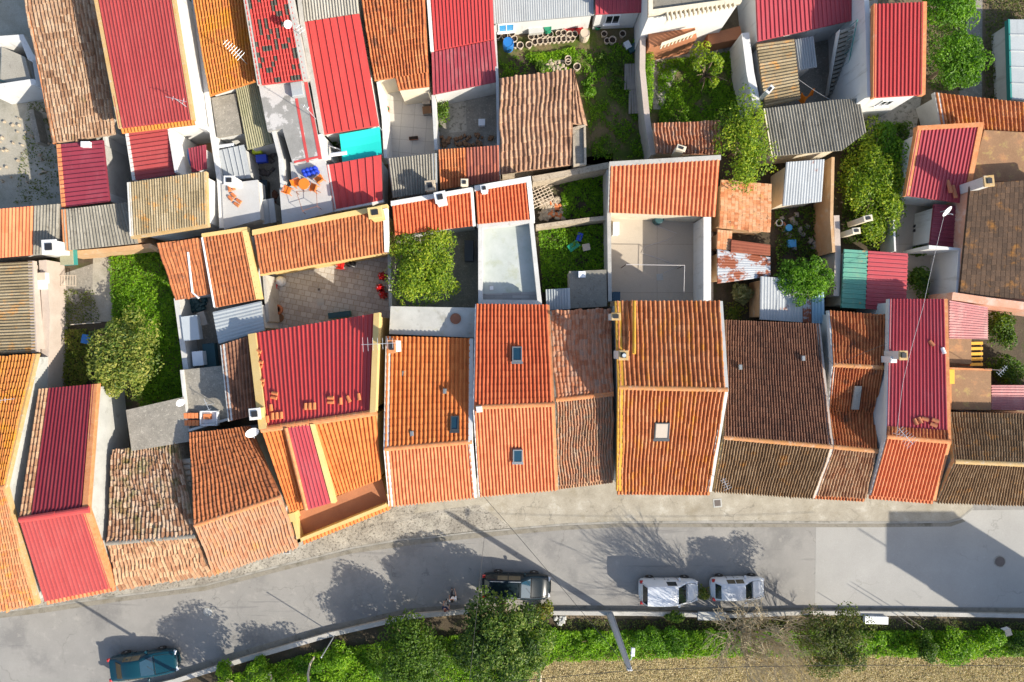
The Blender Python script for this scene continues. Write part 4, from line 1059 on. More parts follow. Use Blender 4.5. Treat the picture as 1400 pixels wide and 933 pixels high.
def blob_points(c, rad, lobes, n, lr=(0.32, 0.55), flat_bottom=True):
    """points on and just inside many lobes filling an ellipsoid: position, outward direction, tone"""
    c = np.array(c); rad = np.array(rad)
    d = RNG.normal(0, 1, (lobes, 3)); d /= np.linalg.norm(d, axis=1, keepdims=True)
    d[:, 2] = np.abs(d[:, 2]) * 0.9 - 0.15
    lc = d * RNG.uniform(0.35, 0.85, (lobes, 1))
    lrad = RNG.uniform(lr[0], lr[1], lobes)
    ltone = RNG.uniform(-0.22, 0.22, lobes)
    k = RNG.integers(0, lobes, n)
    o = RNG.normal(0, 1, (n, 3)); o /= np.linalg.norm(o, axis=1, keepdims=True)
    o[:, 2] = np.where(o[:, 2] < -0.3, -o[:, 2], o[:, 2])
    rr = np.where(RNG.uniform(0, 1, n) < 0.8, RNG.uniform(0.85, 1.05, n), RNG.uniform(0.3, 0.9, n))
    p = lc[k] + o * (lrad[k] * rr)[:, None]
    tone = 0.45 + ltone[k] + RNG.normal(0, 0.23, n)
    return c + p * rad, o * 0.7 + np.array([0, 0, 0.45]) + RNG.normal(0, 0.45, (n, 3)), tone


def tree(name, label, px, py, h, r, mat, n, size, trunk_h=None, lobes=26, cat='tree', group=None, crown_z=None, bark='bark', lr=(0.30, 0.5), sy=1.0, ob=None):
    """px,py is the photo place of the crown's middle"""
    zc = (h - r * 0.75) if crown_z is None else crown_z
    c = P(px, py, zc)
    base = (c.x + (ob[0] if ob else 0), c.y + (ob[1] if ob else 0), 0)
    root = thing(name, base, label, cat, group)
    mb = MB()
    p, nn, tone = blob_points(c, (r, r * sy, h - zc), lobes, n, lr)
    p[:, 2] = np.maximum(p[:, 2], 0.15)
    leaves(mb, p, nn, size, tone)
    mb.build('crown', mat, root)
    mb = MB()
    b = Vector(base)
    fork = Vector((lerp(b.x, c.x, 0.6), lerp(b.y, c.y, 0.6), max(0.4, zc * 0.6)))
    r0 = 0.06 + 0.035 * r
    mb.tube([b, lerp(b, fork, 0.5) + Vector((rnd(-.06, .06), rnd(-.06, .06), 0)), fork], [r0 * 1.25, r0, r0 * 0.8], 8)
    for i in range(9):
        a = i * 2.4 + rnd(-.3, .3); rr = r * rnd(0.45, 0.8)
        e = Vector((c.x + rr * math.cos(a), c.y + rr * math.sin(a) * sy, zc + rnd(-0.1, 0.5) * (h - zc)))
        m = lerp(fork, e, 0.5) + Vector((0, 0, 0.15 * r))
        mb.tube([fork - Vector((0, 0, 0.05)), m, e], [r0 * 0.55, r0 * 0.35, r0 * 0.12], 5)
    mb.build('trunk', bark, root)
    return root


def in_poly(x, y, poly):
    c = np.zeros(len(x), bool); n = len(poly); j = n - 1
    for i in range(n):
        xi, yi = poly[i]; xj, yj = poly[j]
        cond = ((yi > y) != (yj > y)) & (x < (xj - xi) * (y - yi) / (yj - yi + 1e-12) + xi)
        c ^= cond; j = i
    return c


def cover(name, label, cat, poly, mat, n, size, z0, z1, clump=0.5, tone=0.45, up=1.0, holes=(), gap=0.0, freq=1.1):
    """uncountable growth over a photo polygon: leaf-sized blades in soft mounds"""
    pw = [tuple(P(x, y, 0)[:2]) for x, y in poly]
    xs = [p[0] for p in pw]; ys = [p[1] for p in pw]
    x = RNG.uniform(min(xs), max(xs), n * 3); y = RNG.uniform(min(ys), max(ys), n * 3)
    ok = in_poly(x, y, pw)
    s = [rnd(0, 9) for _ in range(6)]
    f = (np.sin(x * freq * 1.7 + s[0]) * np.sin(y * freq * 1.9 + s[1]) + 0.7 * np.sin(x * freq * 3.9 + s[2] + y * 1.3) * np.sin(y * freq * 3.3 + s[3]) + 0.5 * np.sin(x * freq * 7.3 + s[4]) * np.sin(y * freq * 6.7 + s[5])) / 2.2
    f = f * 0.5 + 0.5
    ok &= (f + RNG.normal(0, 0.1, len(x))) > gap
    x, y, f = x[ok][:n], y[ok][:n], f[ok][:n]
    k = len(x)
    z = z0 + (z1 - z0) * (f * clump + (1 - clump) * RNG.uniform(0, 1, k)) * RNG.uniform(0.5, 1.0, k)
    nn = np.stack([RNG.normal(0, 0.6, k), RNG.normal(0, 0.6, k), np.full(k, up)], 1)
    mb = MB()
    leaves(mb, np.stack([x, y, z], 1), nn, size, tone + 0.5 * (f - 0.5) + RNG.normal(0, 0.2, k))
    o = mb.build(name, mat)
    return tag(o, label, cat, kind='stuff')


def bush(label, px, py, h, r, mat, n, size=0.16, sy=1.0, name='bush', group=None, lobes=14):
    c = P(px, py, h * 0.6)
    root = thing(name, (c.x, c.y, 0), label, name.replace('_', ' '), group)
    mb = MB(); p, nn, tone = blob_points((c.x, c.y, h * 0.35), (r, r * sy, h * 0.65), lobes, n, (0.28, 0.5))
    p[:, 2] = np.maximum(p[:, 2], 0.08)
    leaves(mb, p, nn, size, tone); mb.build('foliage', mat, root)
    mb = MB()
    for i in range(6):
        a = i * 1.05 + rnd(-.3, .3)
        mb.tube([(c.x, c.y, 0), (c.x + .3 * r * math.cos(a), c.y + .3 * r * math.sin(a) * sy, h * 0.4), (c.x + .65 * r * math.cos(a), c.y + .65 * r * math.sin(a) * sy, h * 0.7)], [0.035, 0.025, 0.01], 5)
    mb.build('stem', 'bark', root)
    return root


tree('lemon_tree', 'round lemon tree with yellow green leaves in the yard below the orange annexes', 577, 366, 4.7, 2.85, 'leaf_lemon', 12000, 0.16, lobes=90, lr=(0.15, 0.28), sy=1.1)
tree('loquat_tree', 'pale speckled loquat tree at the edge of the sunken lawn', 172, 490, 4.0, 2.7, 'leaf_loquat', 8500, 0.20, lobes=60, sy=1.25, lr=(0.16, 0.3))
tree('tree', 'small bright green round tree over the grey and blue sheets', 1098, 383, 4.0, 2.1, 'leaf_bright', 6000, 0.17, lobes=50, lr=(0.18, 0.32), sy=0.95)
tree('tree', 'leaning open tree whose boughs hang over the pale tiled roof', 1020, 196, 5.0, 2.1, 'leaf_lemon', 4600, 0.18, lobes=46, sy=1.7, lr=(0.2, 0.36))
tree('fig_tree', 'thin young fig tree with few leaves in the green garden', 968, 98, 3.4, 1.8, 'leaf_lemon', 800, 0.22, lobes=16, lr=(0.12, 0.24), sy=1.15)
tree('tree', 'dense dark green tree in the top right garden', 1309, 84, 4.6, 2.1, 'leaf_bright', 6500, 0.19, lobes=55, lr=(0.16, 0.32))
tree('tree', 'lighter green tree cut by the top edge of the photo', 1296, 12, 4.2, 2.0, 'leaf_bright', 4200, 0.2, lobes=28, sy=0.9)
tree('tree', 'big dark glossy tree hiding the rear of the parked wagon', 688, 872, 5.6, 3.3, 'leaf_dark', 15000, 0.20, lobes=80, sy=1.12, lr=(0.15, 0.28), ob=(0, 1.0))
tree('tree', 'wide green tree left of the dark glossy tree along the road', 566, 890, 4.6, 3.2, 'leaf_mid', 12000, 0.18, lobes=70, sy=1.0, lr=(0.15, 0.3), ob=(0, 0.8))
tree('tree', 'olive brown tree growing behind the bare shrub', 1140, 874, 5.8, 2.7, 'leaf_olive', 9500, 0.15, lobes=50, lr=(0.16, 0.32), sy=0.95)
# trees beyond the lower edge whose shadows cross the road
for i, (px, py, h, r, lab) in enumerate([(345, 975, 5.2, 2.4, 'tree cut by the lower edge casting the left road shadow'), (455, 985, 4.8, 1.9, 'tree cut by the lower edge right of the dead branches')]):
    tree('tree', lab, px, py, h, r, 'leaf_mid', 3500, 0.22, lobes=22)

# bramble and vines over the trellis
tree('vine', 'huge yellow green vine covering the trellis in the right hand garden', 1192, 252, 3.2, 2.7, 'leaf_lemon', 12000, 0.18, lobes=90, sy=1.75, lr=(0.13, 0.26), cat='vine')
bush('green vine spilling over the top of the trellis by the tilted rose roof', 1215, 205, 2.8, 1.5, 'leaf_bright', 2600, 0.2, 1.3, 'vine')
bush('leafy shrub below the satellite dish beside the green and red shed', 1262, 385, 1.6, 1.0, 'leaf_mid', 1500, 0.17, 1.3)
bush('dark shrub beside the alley of the small white courtyard', 1258, 342, 1.2, 0.5, 'leaf_mid', 500, 0.16)
bush('dark green shrub with white flowers right of the pale pink sheet roof', 1372, 450, 2.0, 1.4, 'leaf_mid', 2200, 0.18, 1.1)
bush('dark shrub above the pink sheet roof at the right edge', 1380, 505, 1.8, 1.3, 'leaf_mid', 2000, 0.18, 0.9)
bush('shrub beside the dark hipped shed at the head of the trellis', 1228, 180, 1.8, 0.9, 'leaf_mid', 1200, 0.18)
bush('spiky pale plant in the dark pit below the peeling sheets', 1014, 402, 1.5, 0.75, 'leaf_agave', 700, 0.3)
bush('reddish green weeds filling the dark pit', 1005, 425, 0.7, 0.9, 'leaf_weed', 700, 0.14)
bush('small fern beside the patio wall of the crazy paved yard', 604, 150, 1.2, 0.5, 'leaf_mid', 600, 0.18, 2.6)
bush('creeper hanging over the top of the grey white garden wall', 886, 105, 2.3, 0.5, 'leaf_grass', 2600, 0.13, 6.0, 'creeper')
# hedge of bushes along the road's lower side
HB = [(312, 918, 1.4, 1.0, 'leaf_mid'), (357, 916, 1.5, 1.1, 'leaf_mid'), (432, 905, 1.2, 0.9, 'leaf_grass'), (470, 905, 1.3, 1.2, 'leaf_grass'), (508, 912, 1.5, 1.2, 'leaf_grass'),
      (622, 905, 1.8, 1.4, 'leaf_mid'), (760, 876, 1.4, 1.1, 'leaf_grass'), (800, 874, 1.3, 1.2, 'leaf_grass'), (880, 872, 1.2, 1.1, 'leaf_grass'), (925, 876, 1.3, 1.2, 'leaf_grass'), (972, 876, 1.1, 1.0, 'leaf_grass'),
      (1195, 876, 1.5, 1.1, 'leaf_grass'), (1232, 884, 1.5, 1.2, 'leaf_grass'), (1272, 882, 1.6, 1.3, 'leaf_grass'), (1312, 880, 1.6, 1.3, 'leaf_grass'), (1352, 882, 1.6, 1.3, 'leaf_grass'), (1392, 888, 1.6, 1.3, 'leaf_grass'), (1430, 885, 1.6, 1.3, 'leaf_grass')]
HB = [(px + rnd(-12, 12), py + rnd(-7, 7), h * rnd(.7, 1.25), r * rnd(.65, 1.3), random.choice([m, 'leaf_mid', 'leaf_grass', 'leaf_grass', 'leaf_bright'])) for px, py, h, r, m in HB]
for i, (px, py, h, r, m) in enumerate(HB):
    where = 'left of the dark glossy tree' if px < 690 else ('between the lamp pole and the dark glossy tree' if px < 840 else ('below the two white vehicles' if px < 1000 else 'right of the olive brown tree'))
    bush('green roadside bush in the strip ' + where, px, py, h, r, m, int(1100 * r * r + 500), 0.16, rnd(.7, 1.0), 'bush', 'bushes along the roadside strip')
bush('small yellowing bush at the corner of the kerb by the wagon', 745, 838, 1.0, 0.7, 'leaf_weed', 700, 0.16)
bush('dark weeds growing against the wall below the white van', 925, 845, 0.9, 0.8, 'leaf_mid', 700, 0.14, 0.5)
bush('green weeds between the van and the small white car', 963, 812, 0.8, 0.55, 'leaf_weed', 500, 0.13)
# ground cover
cover('grass', 'green grass and weeds growing along the roadside bank', 'grass', [(300, 925), (430, 890), (560, 870), (760, 860), (1000, 860), (1460, 860), (1460, 896), (1000, 895), (760, 902), (700, 930), (640, 962), (300, 990)], 'leaf_grass', 62000, 0.15, 0.02, 0.75, 0.75, gap=0.08, tone=.55, freq=1.4)
cover('dry_grass', 'dry straw coloured grass of the field at the lower edge', 'dry grass', [(640, 965), (700, 922), (760, 902), (900, 893), (1000, 893), (1200, 895), (1460, 897), (1460, 990), (640, 990)], 'leaf_straw', 85000, 0.10, 0.02, 0.25, 0.4, freq=1.3, tone=.5)
cover('weeds', 'brown weeds and litter in the ditch behind the roadside wall', 'weeds', [(760, 846), (1200, 846), (1460, 850), (1460, 862), (1100, 862), (760, 860)], 'leaf_olive', 3500, 0.14, 0.02, 0.4, 0.5, gap=0.2)
cover('lawn_grass', 'green lawn in the sunken garden left of the utility yard', 'lawn', [(152, 345), (247, 345), (252, 556), (195, 556), (156, 430)], 'leaf_grass', 15000, 0.15, 0.03, 0.7, 0.8, tone=0.42, freq=1.5)
cover('weeds', 'mixed weeds and herbs in the left garden by the loquat tree', 'weeds', [(62, 452), (120, 450), (130, 500), (120, 530), (62, 532)], 'leaf_weed', 4500, 0.15, 0.03, 0.7, 0.6, gap=0.1)
cover('weeds', 'green weeds along the foot of the concrete ledge wall', 'weeds', [(60, 356), (78, 356), (82, 450), (66, 455)], 'leaf_weed', 1400, 0.15, 0.03, 0.7, 0.6)
cover('weeds', 'brown twiggy brush heap in the shaded concrete yard', 'brush', [(78, 395), (130, 398), (140, 440), (90, 448)], 'leaf_olive', 1100, 0.13, 0.03, 0.6, 0.5, gap=0.3)
cover('grass', 'sunlit yellow green grass below the rows of clay pots', 'grass', [(724, 78), (785, 66), (786, 78), (735, 92)], 'leaf_grass', 2200, 0.15, 0.03, 0.4, 0.5, tone=0.65)  # raised tone paints the sunlight into the blade colour
cover('grass', 'dark patchy grass of the garden behind the barn', 'grass', [(682, 80), (700, 75), (790, 70), (872, 55), (885, 215), (810, 220), (795, 100), (700, 108), (684, 108)], 'leaf_grass', 8500, 0.15, 0.02, 0.4, 0.7, gap=0.56, tone=.30, freq=1.2)
cover('grass', 'bright and dark grass under the fig tree', 'grass', [(898, 85), (1015, 70), (1030, 170), (900, 170)], 'leaf_grass', 8500, 0.15, 0.03, 0.45, 0.7, gap=0.4, tone=0.45)
cover('weeds', 'thick green weeds in the plot right of the pale terrace', 'weeds', [(736, 316), (826, 308), (826, 400), (742, 400)], 'leaf_grass', 6000, 0.16, 0.03, 0.7, 0.7, gap=0.2, tone=0.35)
cover('weeds', 'weeds and rubble growth in the upper wild plot', 'weeds', [(765, 250), (826, 240), (826, 296), (770, 300)], 'leaf_grass', 2400, 0.16, 0.03, 0.6, 0.6, gap=0.35, tone=.35)
cover('weeds', 'dark weeds in the cluttered yard below the rust spotted sheets', 'weeds', [(1056, 284), (1136, 284), (1134, 380), (1060, 372)], 'leaf_mid', 2200, 0.15, 0.03, 0.7, 0.6, gap=0.42)
cover('weeds', 'low growth shaded by the trellis vine', 'weeds', [(1146, 210), (1225, 190), (1222, 330), (1150, 335)], 'leaf_mid', 3500, 0.16, 0.03, 0.9, 0.6)
cover('weeds', 'scrub of the garden at the top right corner', 'weeds', [(1345, -10), (1420, -10), (1380, 120), (1345, 150)], 'leaf_olive', 2500, 0.15, 0.03, 0.5, 0.6, gap=0.3)
cover('weeds', 'low plants under the trees of the top right garden', 'weeds', [(1266, 20), (1318, 20), (1315, 125), (1268, 125)], 'leaf_mid', 2000, 0.15, 0.03, 0.5, 0.6, gap=0.3)
cover('weeds', 'patchy weeds in the shaded part of the far left yard', 'weeds', [(40, 140), (70, 140), (85, 270), (20, 280)], 'leaf_olive', 900, 0.13, 0.03, 0.2, 0.6, gap=0.4)
for i, (px, py, lab) in enumerate([(805, 110, 'small pale green plant nearest the ridge of the barn'), (808, 126, 'small green plant on the path below the pale green plant'), (822, 78, 'bluish cabbage plant at the upper middle of the barn garden'), (843, 92, 'bluish cabbage plant right of the middle of the barn garden'), (845, 115, 'bluish cabbage plant by the lying planks'), (740, 92, 'agave like plant among stones north of the barn')]):
    bush(lab, px, py, 0.7, 0.45, 'leaf_bright' if i < 2 else 'leaf_mid', 260, 0.22, 1.0, 'garden_plant', 'plants in the barn garden')

# the bare shrub: many forking twigs
def twigs(mb, p, d, r, l, depth):
    e = p + d * l
    m = lerp(p, e, 0.5) + Vector((rnd(-1, 1), rnd(-1, 1), rnd(-.6, .6))) * l * 0.07
    mb.tube([p, m, e], [r, r * 0.85, r * 0.65], 4)
    if depth == 0: return
    for k in range(3 if depth > 1 else 3):
        nd = (d + Vector((rnd(-1, 1), rnd(-1, 1), rnd(-0.35, 0.8))) * 0.62).normalized()
        twigs(mb, lerp(p, e, rnd(0.55, 1.0)), nd, max(.011, r * 0.6), l * rnd(0.55, 0.8), depth - 1)


def bare(label, px, py, spread, nb, l, depth, r0=0.05, name='bare_shrub', lo=0.55):
    b = P(px, py, 0)
    root = thing(name, b, label, 'shrub')
    mb = MB()
    for i in range(nb):
        a = i * 2 * math.pi / nb + rnd(-.3, .3); el = rnd(lo, 1.45)
        d = Vector((math.cos(a) * math.cos(el) * spread, math.sin(a) * math.cos(el) * spread, math.sin(el))).normalized()
        twigs(mb, b + Vector((rnd(-.2, .2), rnd(-.2, .2), 0.02)), d, r0 * rnd(.75, 1.15), l * rnd(.7, 1.1), depth)
    mb.build('branches', 'twig', root)
    mb = MB(); mb.lathe([(0.32, 0), (0.22, 0.18), (0.12, 0.35)], b, 9); mb.build('stump', 'bark', root)
    return root


bare('large leafless shrub with pale branching twigs beside the small white car', 1010, 855, 0.85, 21, 3.0, 4, 0.07, lo=0.72)
bare('thicket of bare grey twigs between the pale shrub and the olive tree', 1075, 858, 1.2, 13, 1.9, 3, 0.035, lo=0.5)
bare('tiny leafless shrub at the left lower corner bank', 325, 935, 1.0, 6, 0.9, 3, 0.03)
for px, py, pts, lab in [(375, 925, [(362, 921, 0.5), (370, 923, .9), (372, 935, 1.6), (374, 950, 2.0)], 'pale dead branch bending at the lower edge, the left one'), (422, 915, [(430, 898, 1.2), (424, 908, 1.5), (421, 922, 1.9), (423, 945, 2.2)], 'pale dead branch standing right of the bent one'),
                         (738, 920, [(727, 910, 0.3), (734, 915, .5), (739, 924, .8), (738, 940, .9)], 'curved pale branch lying on the dry field')]:
    mb = MB(); mb.tube([P(*q) for q in pts], [0.05, 0.07, 0.08, 0.09], 6); tag(mb.build('dead_branch', 'dead_wood'), lab, 'branch')
# ================================================================ cars
def car(name, label, px, py, rz, stations, width, paint, glass, roofmat=None, cat='car', zb=0.22, panes=None, axle=(1.2, -1.3), wheel=0.31):
    """stations: (x, half width at the belt, belt height, roof half width, roof height) from front to rear; the front points to +x"""
    c = P(px, py, 0)
    root = thing(name, c, label, cat)
    root.rotation_euler = (0, 0, rz)
    ORG[root.name] = Vector((0, 0, 0))
    mb = MB(); rings = []
    f, r_ = stations[0], stations[-1]
    full = [(f[0] + .10, f[1] * .55, f[2] - .06, f[3] * .5, f[4] - .06), (f[0] + .06, f[1] * .84, f[2] - .02, f[3] * .8, f[4] - .02)] + list(stations) + [(r_[0] - .05, r_[1] * .82, r_[2] - .03, r_[3] * .8, r_[4] - .03), (r_[0] - .08, r_[1] * .5, r_[2] - .06, r_[3] * .5, r_[4] - .06)]
    for (x, w, zbelt, wr, zr) in full:
        half = [(0.0, zb), (w * 0.86, zb), (w * 0.97, zb + 0.16), (w, zb + 0.36), (w * 0.985, zbelt - 0.05), (w * 0.95, zbelt), (lerp(w * 0.95, wr, 0.93), lerp(zbelt, zr, 0.93)), (wr * 0.93, zr + 0.004), (wr * 0.6, zr + 0.022), (0.0, zr + 0.03)]
        ring = [Vector((x, -y, z)) for y, z in half] + [Vector((x, y, z)) for y, z in half[1:-1][::-1]]
        rings.append(ring)
    mb.loft(rings, cap=True)
    body = mb.build('body', paint, root, smooth=True)
    es = body.modifiers.new('edges', 'EDGE_SPLIT'); es.split_angle = math.radians(48)

    def pane(q, name, mat, m0=0.08, m1=0.1, off=0.014, slot=None):
        A, Bq, C, D = [Vector(p) for p in q]
        def bl(u, v): return lerp(lerp(A, Bq, u), lerp(D, C, u), v)
        n = (Bq - A).cross(D - A).normalized()
        if n.dot((A + C) / 2 - Vector(((A.x + C.x) / 2 * 0.9, 0, 0.6))) < 0: n = -n
        pts = [bl(m0, m1), bl(1 - m0, m1), bl(1 - m0, 1 - m1), bl(m0, 1 - m1)]
        mb = MB(); mb.prism([p - n * 0.02 for p in pts], [p + n * off for p in pts]); return mb.build(name, mat, root)

    def st(i, t, s):  # point on station i: t=0 belt, 1 roof; s side
        x, w, zbelt, wr, zr = stations[i]
        return Vector((x, s * lerp(w * 0.95, wr * 0.98, t), lerp(zbelt, zr, t)))
    for kind, i, j, mat in panes:
        if kind == 'screen':
            a = stations[i]; b = stations[j]
            q = [Vector((a[0], -a[3] * 0.90, a[4] + 0.03)), Vector((a[0], a[3] * 0.90, a[4] + 0.03)), Vector((b[0], b[3] * 0.88, b[4] + 0.03)), Vector((b[0], -b[3] * 0.88, b[4] + 0.03))]
            pane(q, 'windscreen' if a[0] > 0 else 'rear_window', mat, 0.03, 0.05)
        elif kind == 'roof':
            a = stations[i]; b = stations[j]
            q = [Vector((a[0], -a[3] * 0.8, a[4] + 0.025)), Vector((a[0], a[3] * 0.8, a[4] + 0.025)), Vector((b[0], b[3] * 0.8, b[4] + 0.025)), Vector((b[0], -b[3] * 0.8, b[4] + 0.025))]
            pane(q, 'sunroof', mat, 0.04, 0.04)
        else:
            for s in (-1, 1):
                q = [st(i, 0.12, s), st(j, 0.12, s), st(j, 0.9, s), st(i, 0.9, s)]
                pane(q, 'side_window', mat, 0.04, 0.04)
    x0, x1 = stations[0][0], stations[-1][0]
    for s in (-1, 1):
        for ax in axle:
            wmb = MB(); tl = Matrix.Rotation(math.pi / 2, 3, 'X')
            wmb.lathe([(wheel * 0.62, -0.1), (wheel * 0.95, -0.1), (wheel, -0.06), (wheel, 0.06), (wheel * 0.95, 0.1), (wheel * 0.62, 0.1)], (ax, s * (width / 2 - 0.075), wheel), 20, tilt=tl)
            ty = wmb.build('wheel', 'tyre', root)
            wmb = MB(); wmb.lathe([(0.04, -0.105), (wheel * 0.6, -0.09), (wheel * 0.63, 0.0), (wheel * 0.6, 0.09), (0.04, 0.105)], (ax, s * (width / 2 - 0.075), wheel), 12, tilt=tl)
            wmb.build('rim', 'rim', ty)
        a = stations[1]
        mb = MB(); mb.box((a[0] - 0.02, s * (a[1] * 0.76), a[2] - 0.10), (0.34, 0.30, 0.15), -s * 0.35, bev=0.05); mb.build('headlight', 'lamp_glass', root)
        b = stations[-2]
        mb = MB(); mb.box((b[0] - 0.06, s * (b[1] * 0.87), b[2] - 0.04), (0.20, 0.20, 0.22), bev=0.05); mb.build('tail_light', 'lamp_red', root)
        k = [q for q in panes if q[0] == 'screen'][0][1]
        m = stations[k]
        mb = MB(); mb.box((m[0] - 0.45, s * (width / 2 + 0.07), m[2] + 0.06), (0.14, 0.2, 0.13), s * 0.25, bev=0.04); mb.build('wing_mirror', paint, root)
    mb = MB(); mb.box((x0 + 0.0, 0, zb + 0.12), (0.10, stations[0][1] * 1.5, 0.14), bev=0.03); mb.build('bumper', 'trim_black', root)
    # panel gaps: bonnet edge, doors, and a wiper pair
    mb = MB(); m = stations[3]; f1 = stations[1]
    mb.box((m[0] + .05, 0, m[4] + .03), (.03, m[3] * 1.7, .03))
    for s in (-1, 1):
        mb.tube([(m[0] + .05, s * m[3] * .86, m[4] + .025), (stations[2][0], s * stations[2][3] * .86, stations[2][4] + .022), (f1[0], s * f1[3] * .8, f1[4] + .02)], .012, 4)
        for x in (stations[4][0] + .15, stations[5][0], stations[6][0] + .1):
            mb.box((x, s * (width / 2 - .012), .66), (.02, .03, .52))
    mb.build('panel_gap', 'trim_black', root)
    mb = MB(); a3, a4 = stations[3], stations[4]
    for y0_ in (-.35, .2):
        mb.tube([(a3[0] - .02, y0_, a3[4] + .06), (lerp(a3[0], a4[0], .45), y0_ + .42, lerp(a3[4], a4[4], .45) + .06)], .012, 4)
    mb.build('wiper', 'trim_black', root)
    for s in (-1, 1):
        mb = MB(); mb.box((stations[5][0] + .22, s * (width / 2 - .005), stations[5][2] - .1), (.18, .03, .035), bev=.01); mb.build('door_handle', paint if paint != 'car_white' else 'frame_grey', root)
    if roofmat:
        for s in (-1, 1):
            a, b = stations[roofmat[0]], stations[roofmat[1]]
            mb = MB(); mb.tube([(a[0], s * a[3] * 0.9, a[4] + 0.06), (b[0], s * b[3] * 0.9, b[4] + 0.06)], 0.022, 6); mb.build('roof_rail', 'galv', root)
    return root


wagon = [(2.30, 0.55, 0.52, 0.50, 0.54), (2.18, 0.76, 0.70, 0.66, 0.74), (1.7, 0.86, 0.82, 0.74, 0.86), (0.98, 0.89, 0.92, 0.78, 0.98),
         (0.28, 0.89, 0.95, 0.62, 1.40), (-0.6, 0.89, 0.96, 0.62, 1.45), (-1.35, 0.88, 0.97, 0.61, 1.42), (-1.85, 0.86, 0.97, 0.57, 1.34), (-2.22, 0.80, 0.95, 0.66, 1.0), (-2.32, 0.66, 0.6, 0.6, 0.62)]
sedan = [(2.28, 0.58, 0.52, 0.52, 0.54), (2.18, 0.78, 0.68, 0.66, 0.72), (1.65, 0.84, 0.80, 0.72, 0.84), (0.88, 0.87, 0.90, 0.76, 0.95),
         (0.12, 0.87, 0.92, 0.58, 1.37), (-0.5, 0.87, 0.93, 0.58, 1.41), (-1.1, 0.86, 0.94, 0.57, 1.36), (-1.68, 0.85, 0.95, 0.70, 1.02), (-2.15, 0.80, 0.92, 0.70, 0.97), (-2.28, 0.70, 0.6, 0.62, 0.64)]
van = [(1.98, 0.55, 0.58, 0.50, 0.60), (1.86, 0.74, 0.76, 0.64, 0.80), (1.5, 0.81, 0.88, 0.72, 0.96), (1.12, 0.83, 0.98, 0.74, 1.12),
       (0.42, 0.84, 1.05, 0.66, 1.74), (-0.3, 0.84, 1.06, 0.69, 1.82), (-1.1, 0.84, 1.06, 0.69, 1.83), (-1.66, 0.83, 1.05, 0.67, 1.80), (-1.88, 0.82, 1.02, 0.72, 1.15), (-1.95, 0.74, 0.62, 0.70, 0.64)]
hatch = [(1.80, 0.55, 0.54, 0.50, 0.56), (1.70, 0.72, 0.70, 0.62, 0.74), (1.35, 0.77, 0.82, 0.68, 0.88), (0.90, 0.79, 0.90, 0.70, 0.98),
         (0.30, 0.80, 0.94, 0.56, 1.42), (-0.3, 0.80, 0.95, 0.57, 1.48), (-0.9, 0.79, 0.95, 0.57, 1.46), (-1.32, 0.78, 0.95, 0.54, 1.40), (-1.66, 0.74, 0.92, 0.62, 1.02), (-1.76, 0.64, 0.6, 0.58, 0.62)]
SW = [('screen', 3, 4, 'glass_reflect_sky'), ('side', 4, 5, 'glass_reflect_brown'), ('side', 5, 6, 'glass_reflect_brown'), ('screen', 7, 8, 'glass_dark')]
car('parked_car', 'dark blue green estate car with black glass roof, half under the glossy tree', 706, 797, math.radians(-2), wagon, 1.8, 'car_navy', None, (4, 7),
    panes=SW + [('roof', 4, 7, 'glass_dark')])
car('parked_car', 'teal blue saloon car cut by the lower edge of the photo', 203, 903, math.radians(7), sedan, 1.76, 'car_teal', None,
    panes=[('screen', 3, 4, 'glass_reflect_sky'), ('side', 4, 5, 'glass_reflect_brown'), ('side', 5, 6, 'glass_reflect_brown'), ('screen', 6, 7, 'glass_dark')])
car('parked_van', 'small white delivery van parked at the kerb', 911, 803, math.radians(0), van, 1.70, 'car_white', None, cat='van',
    panes=[('screen', 3, 4, 'glass_dark'), ('side', 4, 5, 'glass_dark'), ('screen', 7, 8, 'glass_dark')], axle=(1.2, -1.25), wheel=0.29)
car('parked_car', 'small white hatchback behind the bare twigs, in front of the van', 1004, 800, math.radians(1), hatch, 1.62, 'car_white', None,
    panes=[('screen', 3, 4, 'glass_dark'), ('side', 4, 5, 'glass_reflect_brown'), ('side', 5, 6, 'glass_reflect_brown'), ('screen', 7, 8, 'glass_dark')], axle=(1.12, -1.15), wheel=0.28)

# ================================================================ people
def skinned(name, verts, edges, radii, mat, parent, sub=2):
    org = ORG[parent.name]
    me = bpy.data.meshes.new(name)
    me.from_pydata([tuple(Vector(v)) for v in verts], edges, [])
    o = bpy.data.objects.new(name, me); COL.objects.link(o); o.parent = parent
    sk = o.modifiers.new('skin', 'SKIN'); sk.use_smooth_shade = True
    if not me.skin_vertices: 
        bpy.context.view_layer.objects.active = o
        bpy.ops.object.mode_set(mode='EDIT'); bpy.ops.object.mode_set(mode='OBJECT')
    for i, r in enumerate(radii):
        r = (r, r) if isinstance(r, (int, float)) else r
        me.skin_vertices[0].data[i].radius = r
    me.skin_vertices[0].data[0].use_root = True
    s = o.modifiers.new('sub', 'SUBSURF'); s.levels = 1; s.render_levels = sub
    me.materials.append(MATS[mat]); ORG[o.name] = org
    return o


